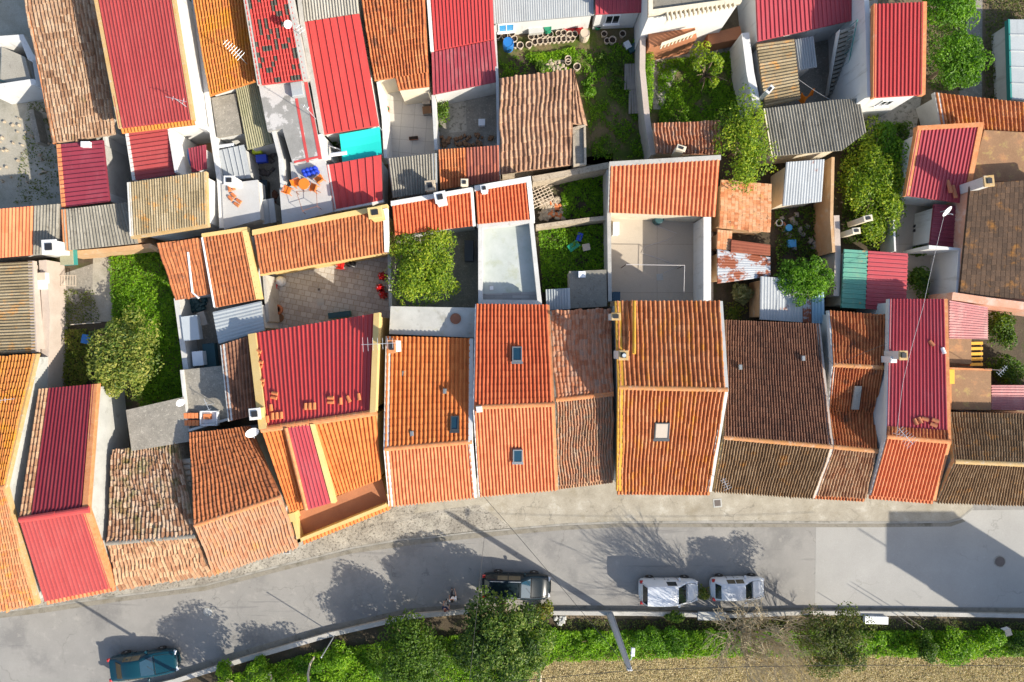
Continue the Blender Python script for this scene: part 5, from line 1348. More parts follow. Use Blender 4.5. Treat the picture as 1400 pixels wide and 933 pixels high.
def person(label, px, py, rz, stride, arm, top, legs, hair, h=1.70, bend=0.0):
    c = P(px, py, 0)
    root = thing('person', c, label, 'person'); root.rotation_euler = (0, 0, rz); ORG[root.name] = Vector((0, 0, 0))
    k = h / 1.70
    f = stride
    V = [(0, 0, .92), (0.01 + bend * .1, 0, 1.12), (0.02 + bend * .25, 0, 1.34), (0.03 + bend * .33, 0, 1.44), (0.05 + bend * .4, 0, 1.52), (0.06 + bend * .42, 0, 1.62),
         (0, .09, .88), (f * .5, .10, .50), (f * .62 - .05, .10, .09), (f * .62 + .13, .11, .045),
         (0, -.09, .88), (-f * .25, -.10, .50), (-f * .9, -.10, .10), (-f * .9 + .16, -.11, .045),
         (0.02 + bend * .27, .19, 1.36), (0.0 - arm * .25 + bend * .25, .24, 1.10), (0.10 - arm * .2 + bend * .3, .25, .87), (0.16 - arm * .2 + bend * .3, .25, .80),
         (0.02 + bend * .27, -.19, 1.36), (0.05 + arm * .22 + bend * .3, -.25, 1.12), (0.22 + arm * .35 + bend * .35, -.22, .96), (0.29 + arm * .4 + bend * .38, -.21, .93)]
    V = [tuple(q * k for q in v) for v in V]
    E = [(0, 1), (1, 2), (2, 3), (3, 4), (4, 5), (0, 6), (6, 7), (7, 8), (8, 9), (0, 10), (10, 11), (11, 12), (12, 13), (2, 14), (14, 15), (15, 16), (16, 17), (2, 18), (18, 19), (19, 20), (20, 21)]
    R = [(.13, .15), (.115, .14), (.12, .16), .06, .075, .095, .09, .062, .042, .035, .09, .062, .042, .035, .062, .042, .032, .026, .062, .042, .032, .026]
    skinned('body', V, E, R, 'skin', root)
    # clothes: a shirt over trunk and upper arms, trousers over the legs
    sv = [0, 1, 2, 14, 15, 18, 19]; mp = {j: i for i, j in enumerate(sv)}
    skinned('shirt', [V[j] for j in sv], [(mp[a], mp[b]) for a, b in E if a in mp and b in mp], [(.155, .175), (.14, .165), (.145, .185), .08, .058, .08, .058], top, root)
    tv = [0, 6, 7, 8, 10, 11, 12]; mp = {j: i for i, j in enumerate(tv)}
    skinned('trousers', [V[j] for j in tv], [(mp[a], mp[b]) for a, b in E if a in mp and b in mp], [(.15, .165), .11, .08, .062, .11, .08, .062], legs, root)
    # shoes
    for a, b in ((8, 9), (12, 13)):
        mb = MB(); p, q = Vector(V[a]), Vector(V[b]); mb.tube([(p.x - .06, p.y, .05), (p.x + .05, p.y, .055), (q.x + .03, q.y, .04)], [.045, .05, .04], 8); mb.build('shoe', 'trim_black', root)
    # face and hair
    hd = Vector(V[5])
    mb = MB(); mb.lathe([(0.02, .115 * k), (.075 * k, .09 * k), (.103 * k, .03 * k), (.105 * k, -.02 * k), (.09 * k, -.07 * k)], hd + Vector((-.018, 0, 0.012)), 14); mb.build('hair', hair, root, smooth=True)
    mb = MB(); mb.lathe([(.004, .028), (.014, 0.0), (.016, -.012)], hd + Vector((.098 * k, 0, -.02)), 6); mb.build('nose', 'skin', root)
    for s in (-1, 1):
        mb = MB(); mb.box((hd.x + .088 * k, hd.y + s * .033, hd.z + .005), (.016, .022, .012), bev=.004); mb.build('eye', 'trim_black', root)
        mb = MB(); mb.box((hd.x - .005, hd.y + s * .098 * k, hd.z - .015), (.04, .018, .055), bev=.008); mb.build('ear', 'skin', root)
    mb = MB(); mb.box((hd.x + .088 * k, hd.y, hd.z - .05), (.012, .045, .01), bev=.003); mb.build('mouth', 'lamp_red', root)
    # hands: palm, four fingers and a thumb
    for a, b in ((16, 17), (20, 21)):
        p, q = Vector(V[a]), Vector(V[b]); d = (q - p).normalized(); s = d.cross(Vector((1, 0, 0.2))).normalized()
        mb = MB()
        mb.tube([q - d * 0.01, q + d * .05, q + d * .075], [.026, .034, .03], 8)
        for i, ln in enumerate((.062, .072, .068, .052)):
            o = q + d * .07 + s * (i - 1.5) * .018
            mb.tube([o, o + d * ln * .55, o + d * ln + Vector((0.015, 0, 0))], [.009, .008, .006], 6)
        o = q + d * .02 + s * -.03
        mb.tube([o, o + d * .03 - s * .025, o + d * .06 - s * .03], [.011, .009, .007], 6)
        mb.build('hand', 'skin', root)
    return root


person('person in white shirt and dark trousers walking left of the estate car', 621, 811, math.radians(100), 0.42, 0.5, 'cloth_white', 'cloth_dark', 'hair_dark')
person('person in dark top and pale trousers with reddish hair beside the roadside wall', 611, 825, math.radians(70), 0.25, -0.4, 'cloth_navy', 'cloth_grey', 'hair_brown', 1.62, 0.15)

# ================================================================ posts, lamps, wires
def tb(name, pts, r, mat, label, cat, n=7, group=None):
    mb = MB(); mb.tube([P(*p) for p in pts], r, n); return tag(mb.build(name, mat, origin=P(pts[0][0], pts[0][1], 0) if pts[0][2] < 0.5 else None), label, cat, group)


b = P(833, 838, 0); top = 8.3
root = thing('lamp_pole', b, 'tall grey concrete lamp pole leaning away at the roadside, wires at its top', 'lamp pole')
mb = MB(); mb.loft([[b + Vector((sx * w, sy * w * 0.75, z)) for sx, sy in ((-1, -1), (1, -1), (1, 1), (-1, 1))] for z, w in ((0, 0.15), (top, 0.09))]); mb.build('pole', 'pole_grey', root)
mb = MB()
for sx in (-1, 1):
    mb.loft([[b + Vector((sx * .2 * (1 - z / top * .42) + x * .02, y * 0.15 * (1 - z / top * .4), z)) for x, y in ((-1, -1), (1, -1), (1, 1), (-1, 1))] for z in (0.1, top - .1)])
mb.build('flange', 'galv', root)
mb = MB(); mb.tube([b + Vector((0.05, 0, top - 1.0)), b + Vector((0.2, 0.2, top - .8)), b + Vector((0.3, .5, top - .75))], 0.03, 6); mb.build('lamp_arm', 'galv', root)
mb = MB(); mb.box((b.x + .32, b.y + .68, top - .75), (0.5, 0.22, 0.12), 1.5, bev=0.04); mb.build('lamp_head', 'white_plastic', root)
mb = MB()
for i in range(3): mb.lathe([(0.02, 0), (.05, .02), (.05, .09), (.02, .12)], b + Vector((-0.07 + i * .09, 0, top)), 8)
mb.build('insulator', 'white_plastic', root)
b2 = P(302, 945, 0)
mb = MB(); mb.tube([b2, b2 + Vector((0, 0, 7.4))], [0.14, 0.09], 10); tag(mb.build('utility_pole', 'pole_grey', origin=b2), 'slim utility pole cut by the lower edge near the teal car', 'pole')
b3 = P(458, 868, 0)
root = thing('sign_post', b3, 'thin pale post standing by the roadside wall among the bushes', 'post')
mb = MB(); mb.tube([b3, b3 + Vector((0, 0, 3.4))], 0.035, 8); mb.build('post', 'galv', root)
mb = MB(); mb.lathe([(.05, 0), (.05, .05), (.02, .08)], b3 + Vector((0, 0, 3.4)), 8); mb.build('post_cap', 'galv', root)
for px, py, hh, lab in ((1222, 838, 2.4, 'thin iron stake at the wall right of the white trough, the taller left one'), (1232, 838, 2.6, 'thin iron stake at the wall, right of the taller left one'), (1252, 838, 1.1, 'short iron stake at the wall right of the pair'), (1160, 836, 1.6, 'rusty stake at the wall left of the white trough')):
    b4 = P(px, py, 0); mb = MB(); mb.tube([b4, b4 + Vector((0.02, -.03, hh))], [.03, .018], 6); tag(mb.build('stake', 'dead_wood', origin=b4), lab, 'stake', None)
def wire(label, pts, r=0.014, mat='wire_dark', sag=0.4):
    out = []
    for a, b in zip(pts[:-1], pts[1:]):
        A, Bq = P(*a), P(*b)
        for i in range(8):
            t = i / 8; out.append(lerp(A, Bq, t) - Vector((0, 0, sag * 4 * t * (1 - t))))
    out.append(P(*pts[-1]))
    mb = MB(); mb.tube(out, r, 4); return tag(mb.build('cable', mat), label, 'cable')
tpx = b + Vector((0, 0, top + .1))
kx = 1.5 * (H - tpx.z) / 1400; TX, TY = CX + tpx.x / kx, CY - tpx.y / kx
wire('dark cable running left from the lamp pole over the dry field', [(TX, TY, tpx.z), (240, 990, 8.0)], 0.018)
wire('dark cable running right from the lamp pole over the dry field', [(TX, TY, tpx.z), (1460, 912, 8.2)], 0.018)
wire('thin cable crossing the street from the lamp pole to the house with two skylights', [(TX, TY, tpx.z), (655, 672, 4.2)], 0.014)
wire('pale cable hanging from the satellite dish down over the rose red roof', [(1292, 290, 3.4), (1262, 420, 5.7), (1235, 520, 6.2), (1226, 598, 6.4)], 0.013, 'wire_pale', 0.05)
wire('thin dark cable sagging across the road left of the estate car', [(662, 735, 5.0), (640, 950, 7.0)], 0.012)
wire('black cable across the garden near the orange cloth', [(1091, 108, 3.0), (1136, 137, 3.4)], 0.012, 'wire_pale', 0.1)
wire('thin cable across the yellow brown tiles at the right houses', [(1118, 470, 3.8), (1140, 500, 4.8), (1212, 470, 6.3)], 0.012, 'wire_dark', 0.1)

# ================================================================ roof fittings (children of their houses)
def on_roof(px, py, z): return P(px, py, z)


def skylight(house, px, py, z, w, l, rz, pitch, glass, frame='frame_grey'):
    c = P(px, py, z) + Vector((0, 0, 0.12))
    R = Matrix.Rotation(rz, 3, 'Z') @ Matrix.Rotation(pitch, 3, 'X')
    def bx(mb, x0, x1, y0, y1, z0, z1):
        ring = lambda zz: [c + R @ Vector(p + (zz,)) for p in ((x0, y0), (x1, y0), (x1, y1), (x0, y1))]
        mb.loft([ring(z0), ring(z1)])
    mb = MB(); t = 0.07
    bx(mb, -w / 2, -w / 2 + t, -l / 2, l / 2, -.1, .17); bx(mb, w / 2 - t, w / 2, -l / 2, l / 2, -.1, .17)
    bx(mb, -w / 2 + t, w / 2 - t, l / 2 - t, l / 2, -.1, .172); bx(mb, -w / 2 + t, w / 2 - t, -l / 2, -l / 2 + t, -.1, .172)
    bx(mb, -w / 2 - .05, w / 2 + .05, -l / 2 - .16, -l / 2, 0.07, 0.10)
    f = mb.build('skylight', frame, house)
    mb = MB(); bx(mb, -w / 2 + t, w / 2 - t, -l / 2 + t, l / 2 - t, .05, .13); mb.build('pane', glass, f)
    return f


def vent(house, px, py, z, mat='frame_grey', s=0.22):
    c = P(px, py, z + .1); mb = MB(); mb.box((c.x, c.y, c.z), (s, s * 1.5, 0.2), rnd(-.1, .1), bev=.03); return mb.build('vent_tile', mat, house)


def chimney(house, px, py, z0, z1, w, d, mat, cap=None, rz=0.0, pot=None, name='chimney'):
    """px,py: photo place of the chimney's top"""
    c = P(px, py, z1); mb = MB(); mb.box((c.x, c.y, (z0 + z1) / 2), (w, d, z1 - z0), rz, bev=0.015); o = mb.build(name, mat, house)
    if cap:
        mb = MB(); mb.box((c.x, c.y, z1 + 0.06), (w * 1.18, d * 1.18, 0.1), rz, bev=.02); mb.build('cap', cap, o)
        mb = MB(); mb.box((c.x, c.y, z1 + 0.15), (w * .6, d * .6, 0.09), rz); mb.build('flue', 'trim_black', o)
    if pot:
        mb = MB(); mb.lathe([(.09, 0), (.11, .1), (.09, .35), (.12, .4)], (c.x, c.y, z1), 10); mb.build('pot', pot, o)
    return o


pN, pS = math.radians(-19), math.radians(17)
skylight(H8, 707, 485, 4.98, 0.62, 0.95, 0, pN, 'glass_reflect_sky')
skylight(H8, 708, 622, 4.68, 0.62, 0.90, 0, pS, 'glass_reflect_sky')
skylight(H7, 622, 579, 5.3, 0.50, 0.90, 0.0, pN, 'glass_reflect_sky', 'frame_dark')
vent(H7, 608, 535, 4.8); vent(H7, 552, 461 + 50, 4.3); vent(H7, 563, 593, 5.45)
skylight(H10, 904, 588, 5.18, 0.92, 1.12, 0, pS, 'glass_pale', 'frame_dark')
chimney(H8, 655, 560, 5.2, 6.3, 0.36, 0.36, 'bright_white', rz=.1)
chimney(H10, 852, 486, 4.8, 7.0, 0.5, 0.5, 'white_wall', 'lichen_cap', pot='grey_tank')
chimney(H10, 842, 433, 4.0, 5.6, 0.5, 0.4, 'white_wall', 'lichen_cap')
mb = MB(); mb.tube([P(867, 412, 4.75), P(867, 484, 5.95)], 0.11, 8); mb.build('valley_ridge', 'lichen_bright', H10)
for x, y, z in ((802 + 210, 502, 4.35), (1098, 490, 4.15)): vent(H11, x, y, z, 'fibro_dark' if False else 'frame_grey')
for x, y in ((1003, 672), (1085, 620)):
    pass
chimney(H13, 1234, 486, 4.6, 6.3, 0.45, 0.5, 'white_wall', 'lichen_cap')
chimney(H13, 1222, 492, 4.5, 5.6, 0.4, 0.4, 'bright_white')
chimney(HY, 349, 566, 4.5, 6.6, 0.6, 0.6, 'yellow_wall', 'bright_white', rz=.1)
chimney(HY, 536, 474, 4.2, 6.3, 0.42, 0.7, 'bright_white', 'clay_cap', rz=.05)
mb = MB(); c1, c2 = P(1150, 530, 4.3), P(1172, 560, 3.7)
q = [P(1168, 528, 4.25), P(1177, 528, 4.25), P(1173, 560, 3.75), P(1163, 560, 3.75)]
mb.prism(q, [p + Vector((0, 0, .14)) for p in q]); mb.build('cement_patch', 'fibro', H12)
# free chimneys and fittings on other roofs
def roof_stack(label, px, py, z0, z1, w, d, mat, cap, rz=0.0, shape='chimney'):
    c = P(px, py, z1); root = thing('chimney', (c.x, c.y, z0), label, 'chimney')
    mb = MB(); mb.box((c.x, c.y, (z0 + z1) / 2), (w, d, z1 - z0), rz, bev=0.02); mb.build('stack', mat, root)
    mb = MB()
    mb.box((c.x, c.y, z1 + .05), (w * 1.2, d * 1.2, .1), rz, bev=.02)
    mb.build('cap', cap, root)
    mb = MB(); mb.box((c.x, c.y, z1 + .13), (w * .55, d * .55, .06), rz); mb.build('flue', 'trim_black', root)
roof_stack('square white chimney at the top edge of the orange annex by the lemon tree', 602, 270, 2.4, 4.9, .62, .6, 'bright_white', 'bright_white', .2)
roof_stack('small white chimney on the annex above the pale terrace', 662, 258, 3.0, 4.4, .4, .4, 'bright_white', 'bright_white', .15)
roof_stack('yellow chimney at the right end of the long annex', 513, 291, 3.0, 5.4, .75, .6, 'yellow_wall', 'yellow_wall', .15)
roof_stack('white box chimney at the end of the half grey corrugated shed', 68, 338, 2.2, 3.8, .8, .8, 'bright_white', 'bright_white', .05)
roof_stack('chimney with a tall white shaft and lichen top beside the big slate roof', 1351, 248, 3.0, 5.3, .55, .6, 'white_wall', 'lichen_cap', .1)
roof_stack('grey pyramid topped chimney on the dark lean to by the patio', 588, 254, 2.4, 4.2, .55, .55, 'stone_wall', 'stone_wall', .1)
roof_stack('cream chimney on the brown and red lean to', 635, 250, 2.6, 4.0, .4, .4, 'cream_wall', 'cream_wall')
roof_stack('cream chimney on the low striped roof beside the leaning tree', 931, 203, 2.6, 4.2, .5, .3, 'cream_wall', 'cream_wall', -.3)
roof_stack('white round topped chimney beside the fallen orange tiles terrace', 314, 247, 2.6, 4.2, .6, .5, 'bright_white', 'bright_white')
roof_stack('cream chimney half hidden in the trellis vine, the upper one', 1186, 299, 1.0, 3.2, .5, .35, 'cream_wall', 'cream_wall', .2)
roof_stack('cream chimney half hidden in the trellis vine, the lower one', 1170, 316, 1.0, 3.0, .45, .35, 'cream_wall', 'cream_wall', .1)
roof_stack('thin white chimney tube at the seam of the tile and yellow grey roofs', 1052, 123, 2.2, 3.9, .25, .5, 'bright_white', 'bright_white', -.7)
mb = MB(); c = P(1300, 515, 4.1); mb.box((c.x, c.y, 3.85), (.5, .95, .5), 0, bev=.02); tag(mb.build('roof_box', 'yellow_paint'), 'yellow painted box on the brown slab roof', 'box')
# antennas and dishes
def antenna(label, px, py, z0, h, rz, n=7, l=1.2, w=0.5):
    b = P(px, py, z0); root = thing('antenna', b, label, 'antenna')
    mb = MB(); mb.tube([b, b + Vector((0, 0, h))], 0.022, 6); mb.build('mast', 'galv', root)
    mb = MB(); d = Vector((math.cos(rz), math.sin(rz), 0)); s = Vector((-d.y, d.x, 0)); o = b + Vector((0, 0, h - .08))
    mb.tube([o - d * l / 2, o + d * l / 2], 0.014, 5)
    for i in range(n):
        t = -l / 2 + l * (i + .3) / n; ww = w * (0.6 + 0.5 * (1 - i / n)); mb.tube([o + d * t - s * ww / 2, o + d * t + s * ww / 2], 0.010, 4)
    mb.build('aerial', 'galv', root)
antenna('television aerial on the yellow wall of the red sheet roof house', 529, 470, 4.6, 2.0, 0.05, 8, 2.4, .8)
antenna('television aerial at the ridge of the yellow orange tiles, top left', 338, 88, 3.6, 2.4, 2.4, 8, 1.5, .6)
antenna('television aerial on the ridge of the rose red roof house', 1219, 592, 5.7, 1.6, 2.3, 8, 1.3, .8)
antenna('bent white aerial on the lichen house at the left edge', 22, 545, 4.0, 1.6, 0.1, 4, 1.3, .4)
antenna('leaning aerial mast on the grey street slope of the dark brown house', 982, 655, 3.4, 1.6, 2.0, 5, .8, .5)
antenna('mast with a bent arm at the right verge of the long red roof, top left', 263, 152, 4.6, 2.2, 2.9, 2, 1.3, .3)
antenna('grey mast on the flat roof with red painted lines', 432, 163, 3.8, 2.4, 2.6, 2, .6, .2)
antenna('thin mast by the dark top strip of the seamed red roof', 420, 54, 4.8, 1.6, 2.2, 3, .6, .4)
antenna('mast on the brown slab outhouse near the yellow box', 1345, 505, 3.6, 1.8, 0.8, 5, .8, .4)
def dish(label, px, py, z, r, az):
    c = P(px, py, z); root = thing('satellite_dish', (c.x, c.y, z - .5), label, 'satellite dish')
    R = Matrix.Rotation(az, 3, 'Z') @ Matrix.Rotation(math.radians(55), 3, 'Y')
    mb = MB(); mb.lathe([(0.01, 0), (r * .5, r * .08), (r, r * .28), (r, r * .31), (r * .5, r * .11), (0.01, .03)], c, 20, tilt=R); mb.build('reflector', 'white_plastic', root, smooth=False)
    mb = MB(); e = c + R @ Vector((0, 0, r * 1.1)); mb.tube([c + R @ Vector((r * .9, 0, r * .25)), e], .015, 5); mb.tube([e, e + R @ Vector((0, 0, .1))], .035, 6); mb.build('feed_arm', 'galv', root)
    mb = MB(); mb.tube([c - Vector((0, 0, .55)), c - Vector((0, 0, .05))], .03, 6); mb.build('bracket', 'galv', root)
dish('white satellite dish at the corner of the yellow coped red roof', 344, 590, 5.4, .42, -0.9)
dish('pale satellite dish over the small dark red lean to', 1293, 288, 3.4, .38, -0.9)
dish('small dish bolted to the outhouse by the loquat tree', 246, 550, 3.6, .28, -0.6)
dish('small dish at the ridge of the spotted red tiles', 393, 33, 5.7, .26, -0.8)

# loose tiles lying on roofs
def loose(label, px, py, z, rz, n=2, mat='brick_block', group=None, w=.24, l=.42, nm='loose_tiles', pitch=-0.22):
    c = P(px, py, z); mb = MB(); R = Matrix.Rotation(rz, 3, 'Z') @ Matrix.Rotation(pitch, 3, 'X')
    for i in range(n):
        off = (i - (n - 1) / 2) * (w + .03)
        rings = []
        for yy in (-l / 2, l / 2):
            rr = w / 2 * (1.0 if yy < 0 else .85)
            rings.append([c + R @ Vector((off + rr * math.cos(t), yy, .05 + rr * .9 * math.sin(t))) for t in [math.pi * k / 6 for k in range(7)]] + [c + R @ Vector((off - rr * .8, yy, .04)), c + R @ Vector((off + rr * .8, yy, .04))][0:0])
        mb.loft(rings)
    return tag(mb.build(nm, mat), label, 'roof tile', group)
TL = [(353, 483, 1.2, 2, 'pair of loose orange tiles, the topmost on the red ribbed roof'), (356, 498, 1.4, 2, 'loose orange tiles below the topmost pair on the red ribbed roof'), (358, 523, 1.5, 2, 'loose tiles by the left coping, third from the top'), (376, 541, 1.4, 2, 'loose orange tiles set in from the left coping of the red ribbed roof'),
      (371, 558, 0.2, 1, 'single loose tile left above the pile at the lower left of the red ribbed roof'), (379, 569, 0.1, 3, 'three loose tiles in the lower left corner of the red ribbed roof'), (424, 556, 0.05, 3, 'three loose tiles side by side left of middle low on the red ribbed roof'),
      (453, 547, 1.6, 2, 'flat laid tiles left of the row of single tiles on the red ribbed roof'), (466, 549, 0.1, 1, 'single loose tile next to the flat laid ones on the red ribbed roof'), (477, 546, 0.5, 1, 'slanting single tile third from right on the red ribbed roof'), (491, 543, 0.2, 1, 'rightmost single tile on the red ribbed roof'), (363, 574, .1, 2, 'tiles by the chimney at the left end of the ridge')]
for px, py, rz, n, lab in TL:
    t = (py - 457 + (px - 342) * 0.165) / 132
    loose(lab, px, py, 4.2 + 1.8 * t + .06, rz, n, group='loose tiles on the red ribbed roof')
for px, py, rz, n, lab in [(1254, 576, .3, 2, 'mossy loose tiles low on the rose red roof, left of three'), (1264, 573, 1.3, 1, 'single mossy tile in the middle low on the rose red roof'), (1277, 578, 1.2, 2, 'mossy loose tiles low on the rose red roof, right of three'), (1273, 470, .6, 1, 'dark round tile beside the right chimney of the rose red roof'), (1289, 480, .2, 1, 'white object at the right verge of the rose red roof')]:
    loose(lab, px, py, 4.3 + 1.4 * (py - 409) / 190 + .08, rz, n, 'cloth_white' if 'white' in lab else 'terracotta', 'loose tiles on the rose red roof', .26, .4)
for px, py, lab in [(1297, 256, 'left of two loose tiles on the tilted rose red roof'), (1304, 263, 'right of two loose tiles on the tilted rose red roof')]:
    loose(lab, px, py, 3.02, .1, 1, 'terracotta', 'loose tiles on the tilted rose roof', .28, .9)
for i, (px, py, rz, lab) in enumerate([(317, 258, .3, 'upper fallen tiles on the white edged flat roof'), (318, 270, .8, 'middle fallen tiles on the white edged flat roof'), (326, 278, 1.0, 'lower fallen tiles on the white edged flat roof')]):
    loose(lab, px, py, 3.05, rz, 2, group='fallen tiles on the white edged roof')
for px, py, lab, n in [(265, 568, 'upper stack of orange bricks on the slab terrace', 4), (266, 578, 'lower stack of orange bricks on the slab terrace', 4)]:
    c = P(px, py, 2.65)
    mb = MB()
    for i in range(n):
        for j in range(2): mb.box((c.x - .45 + i * .24, c.y, 2.72 + j * .13), (.21, .36, .12), rnd(-.04, .04), bev=.01)
    tag(mb.build('brick_stack', 'brick_block'), lab, 'bricks')
mb = MB(); c = P(286, 572, 2.9); root = thing('crate', (c.x, c.y, 2.6), 'white plastic crate with orange pots on the slab terrace', 'crate')
for sx, sy, lx, ly in ((-.55, 0, .06, .9), (.55, 0, .06, .9), (0, -.45, 1.16, .06), (0, .45, 1.16, .06)): mb.box((c.x + sx, c.y + sy, 2.8), (lx, ly, .4), 0)
mb.box((c.x, c.y, 2.64), (1.06, .86, .06)); mb.build('crate_body', 'white_plastic', root)
mb = MB(); mb.box((c.x - .15, c.y + .1, 2.8), (.5, .35, .22), 0, bev=.02); tag(mb.build('brick_stack', 'brick_block'), 'bricks inside the white crate', 'bricks')
antenna('fallen white metal frame beside the crate on the slab terrace', 293, 552, 2.6, 1.2, 2.0, 2, .9, .3)
# ================================================================ things in the yards
def lathe_thing(name, label, cat, px, py, z, prof, mat, inner=None, group=None, n=14, inner_z=None):
    c = P(px, py, z); root = thing(name, c, label, cat, group)
    mb = MB(); mb.lathe(prof, c, n); mb.build('vessel', mat, root)
    if inner:
        r = prof[-1][0]; mb = MB(); mb.lathe([(r * .97, inner_z - .03), (r * .97, inner_z)], c, n); mb.build('filling', inner, root)
    return root


POT = [(.10, 0), (.15, .02), (.19, .38), (.225, .40), (.225, .46), (.19, .46), (.18, .36)]
potA = lathe_thing('flower_pot', 'whitewashed clay pot in the two long rows before the white house', 'flower pot', 726, 54, 0.03, POT, 'pot_white', 'pot_soil', 'flower pots in two rows', inner_z=.37)
spots = [(732, 53), (738, 51.5), (745, 50), (752, 50.5), (763, 49), (770, 48), (778, 51), (785, 50.5), (731, 61), (738, 60), (745, 59.5), (751, 58.5), (757, 58), (763, 57.5), (770, 57), (776, 56.5), (782, 56)]
def put_copy(src, px, py, z, label=None, rz=0.0, s=1.0):
    o = copy_tree(src); o.location = P(px, py, z); o.rotation_euler = (0, 0, rz); o.scale = (s, s, s)
    if label: o['label'] = label
    return o
for x, y in spots: put_copy(potA, x, y, .03, s=rnd(.9, 1.08))
for x, y, lab in [(723, 65, 'clay pot at the left end below the two rows of pots'), (711, 66, 'clay pot right of the blue barrel, second in the loose line'), (704, 65, 'clay pot just right of the blue barrel'), (703, 57, 'wide pale pot above the blue barrel on the right'), (700, 50, 'large pale pot behind the blue barrel'),
                  (690, 53, 'square looking pot left above the blue barrel'), (680, 53, 'pot at the far left against the thin white wall'), (825, 50, 'white pot under the clothes line in the barn garden'), (850, 50, 'white pot near the right wall of the barn garden'), (829, 59, 'small empty pot on the grass, left of two'), (836, 59, 'small empty pot on the grass, right of two'), (776, 88, 'pale pot near the barn ridge, lower of the pair'), (776, 84, 'pale pot near the barn ridge, upper of the pair'), (788, 95, 'round white ringed pot at the barn ridge')]:
    o = put_copy(potA, x, y, .03, lab, s=rnd(.95, 1.2)); o['group'] = 'scattered pots in the barn garden'
BAR = [(.30, 0), (.33, .02), (.34, .3), (.355, .45), (.34, .6), (.33, .88), (.31, .9), (.30, .86)]
lathe_thing('barrel', 'bright blue open barrel in the corner of the barn garden', 'barrel', 695, 66, .03, [(r * 1.1, z * 1.1) for r, z in BAR], 'blue_plastic', 'pot_soil', inner_z=.88)
lathe_thing('barrel', 'pale grey open drum at the right end of the pot rows', 'barrel', 798, 53, .03, BAR, 'pot_white', 'pot_soil', inner_z=.8)
lathe_thing('barrel', 'green plastic drum against the white house wall behind the pots', 'barrel', 748, 45, .03, [(r * .8, z * .9) for r, z in BAR], 'green_plastic', 'pot_soil', inner_z=.7)
lathe_thing('bucket', 'teal bucket at the foot of the white house wall, far left', 'bucket', 686, 45, .03, [(.15, 0), (.2, .3), (.18, .3), (.17, .25)], 'green_plastic', 'pot_soil', inner_z=.24)
lathe_thing('bucket', 'teal bucket near the window of the small rose roofed house', 'bucket', 817, 38, .03, [(.2, 0), (.27, .4), (.25, .4), (.23, .3)], 'green_plastic', 'pot_soil', inner_z=.3)
lathe_thing('tub', 'red plastic tub against the white house wall, the larger left one', 'tub', 778, 42, .05, [(.25, 0), (.38, .3), (.36, .3), (.33, .22)], 'red_plastic', 'red_plastic', inner_z=.1)
lathe_thing('tub', 'smaller red plastic tub right of the larger red one', 'tub', 792, 44, .05, [(.2, 0), (.3, .28), (.28, .28), (.26, .2)], 'red_plastic', 'red_plastic', inner_z=.1)
lathe_thing('barrel', 'dark green barrel under the eave of the wide orange outbuilding', 'barrel', 898, 302, .03, [(.3, 0), (.34, .02), (.34, .85), (.3, .88)], 'dark_teal', 'pot_soil', inner_z=.86)
lathe_thing('barrel', 'blue grey drum in the cluttered dark yard', 'barrel', 1075, 313, .03, [(.2, 0), (.24, .02), (.24, .5), (.2, .52)], 'sky_plastic', 'pot_soil', inner_z=.5)
lathe_thing('bucket', 'white rimmed bucket in the cluttered dark yard, left one', 'bucket', 1063, 306, .03, [(.2, 0), (.25, .35), (.2, .35), (.19, .25)], 'white_plastic', 'pot_soil', inner_z=.25)
lathe_thing('bucket', 'brown rimmed pot in the cluttered dark yard beside the white bucket', 'bucket', 1068, 309, .03, [(.17, 0), (.22, .3), (.17, .3), (.16, .2)], 'terracotta', 'pot_soil', inner_z=.22)
def boxthing(name, label, cat, px, py, z, s, rz, mat, lid=None, group=None, bev=.03):
    c = P(px, py, z); root = thing(name, c, label, cat, group)
    mb = MB(); mb.box((c.x, c.y, z + s[2] / 2), s, rz, bev=bev); mb.build('case', mat, root)
    mb = MB(); mb.box((c.x, c.y, z + s[2] + .025), (s[0] * 1.04, s[1] * 1.04, .045), rz, bev=.015); mb.build('lid', lid or mat, root)
    return root
boxthing('sink', 'pale stone wash sink standing behind the rows of pots', 'sink', 732, 44, .03, (1.0, .75, .7), .1, 'concrete_pale', 'white_slab')
boxthing('box', 'small white crate lying at the right of the barn garden', 'box', 857, 64, .03, (.4, .5, .3), .5, 'white_plastic')
boxthing('crate', 'blue crate lying under the white crate in the barn garden', 'crate', 864, 68, .03, (.6, .5, .25), .5, 'dark_teal')
boxthing('box', 'light blue box in the cluttered dark yard', 'box', 1080, 334, .03, (.55, .5, .35), .05, 'sky_plastic')
boxthing('crate', 'blue crate in the weeds right of the pale terrace', 'crate', 792, 325, .2, (.35, .55, .25), -.3, 'royal_plastic')
boxthing('crate', 'green crate lying in the weeds right of the pale terrace', 'crate', 784, 337, .2, (.8, .5, .2), .6, 'green_plastic')
boxthing('box', 'white box with black hole in the weeds right of the pale terrace', 'box', 801, 339, .2, (.5, .45, .3), .2, 'white_plastic', 'pot_white')
boxthing('washing_machine', 'white appliance against the left wall of the beige patio', 'appliance', 840, 315, .03, (.4, .85, .8), 0.0, 'white_plastic')
boxthing('meter_box', 'white box with a square black opening on the concrete ledge wall, upper one', 'box', 61, 379, 1.7, (.65, .5, .4), 0.05, 'white_plastic', 'pot_white')
boxthing('meter_box', 'white box with a black mark on the concrete ledge wall, lower one', 'box', 63, 390, 1.7, (.5, .6, .4), 0.05, 'white_plastic')
boxthing('roof_tank', 'flat greenish tank on the boundary wall at the left', 'tank', 98, 353, 1.9, (.85, 1.0, .5), .05, 'teal_metal', 'fibro_green')
boxthing('boiler', 'grey water tank on the ledge of the utility yard', 'tank', 267, 449, 1.2, (1.05, 1.6, .7), .12, 'grey_tank', bev=.15)
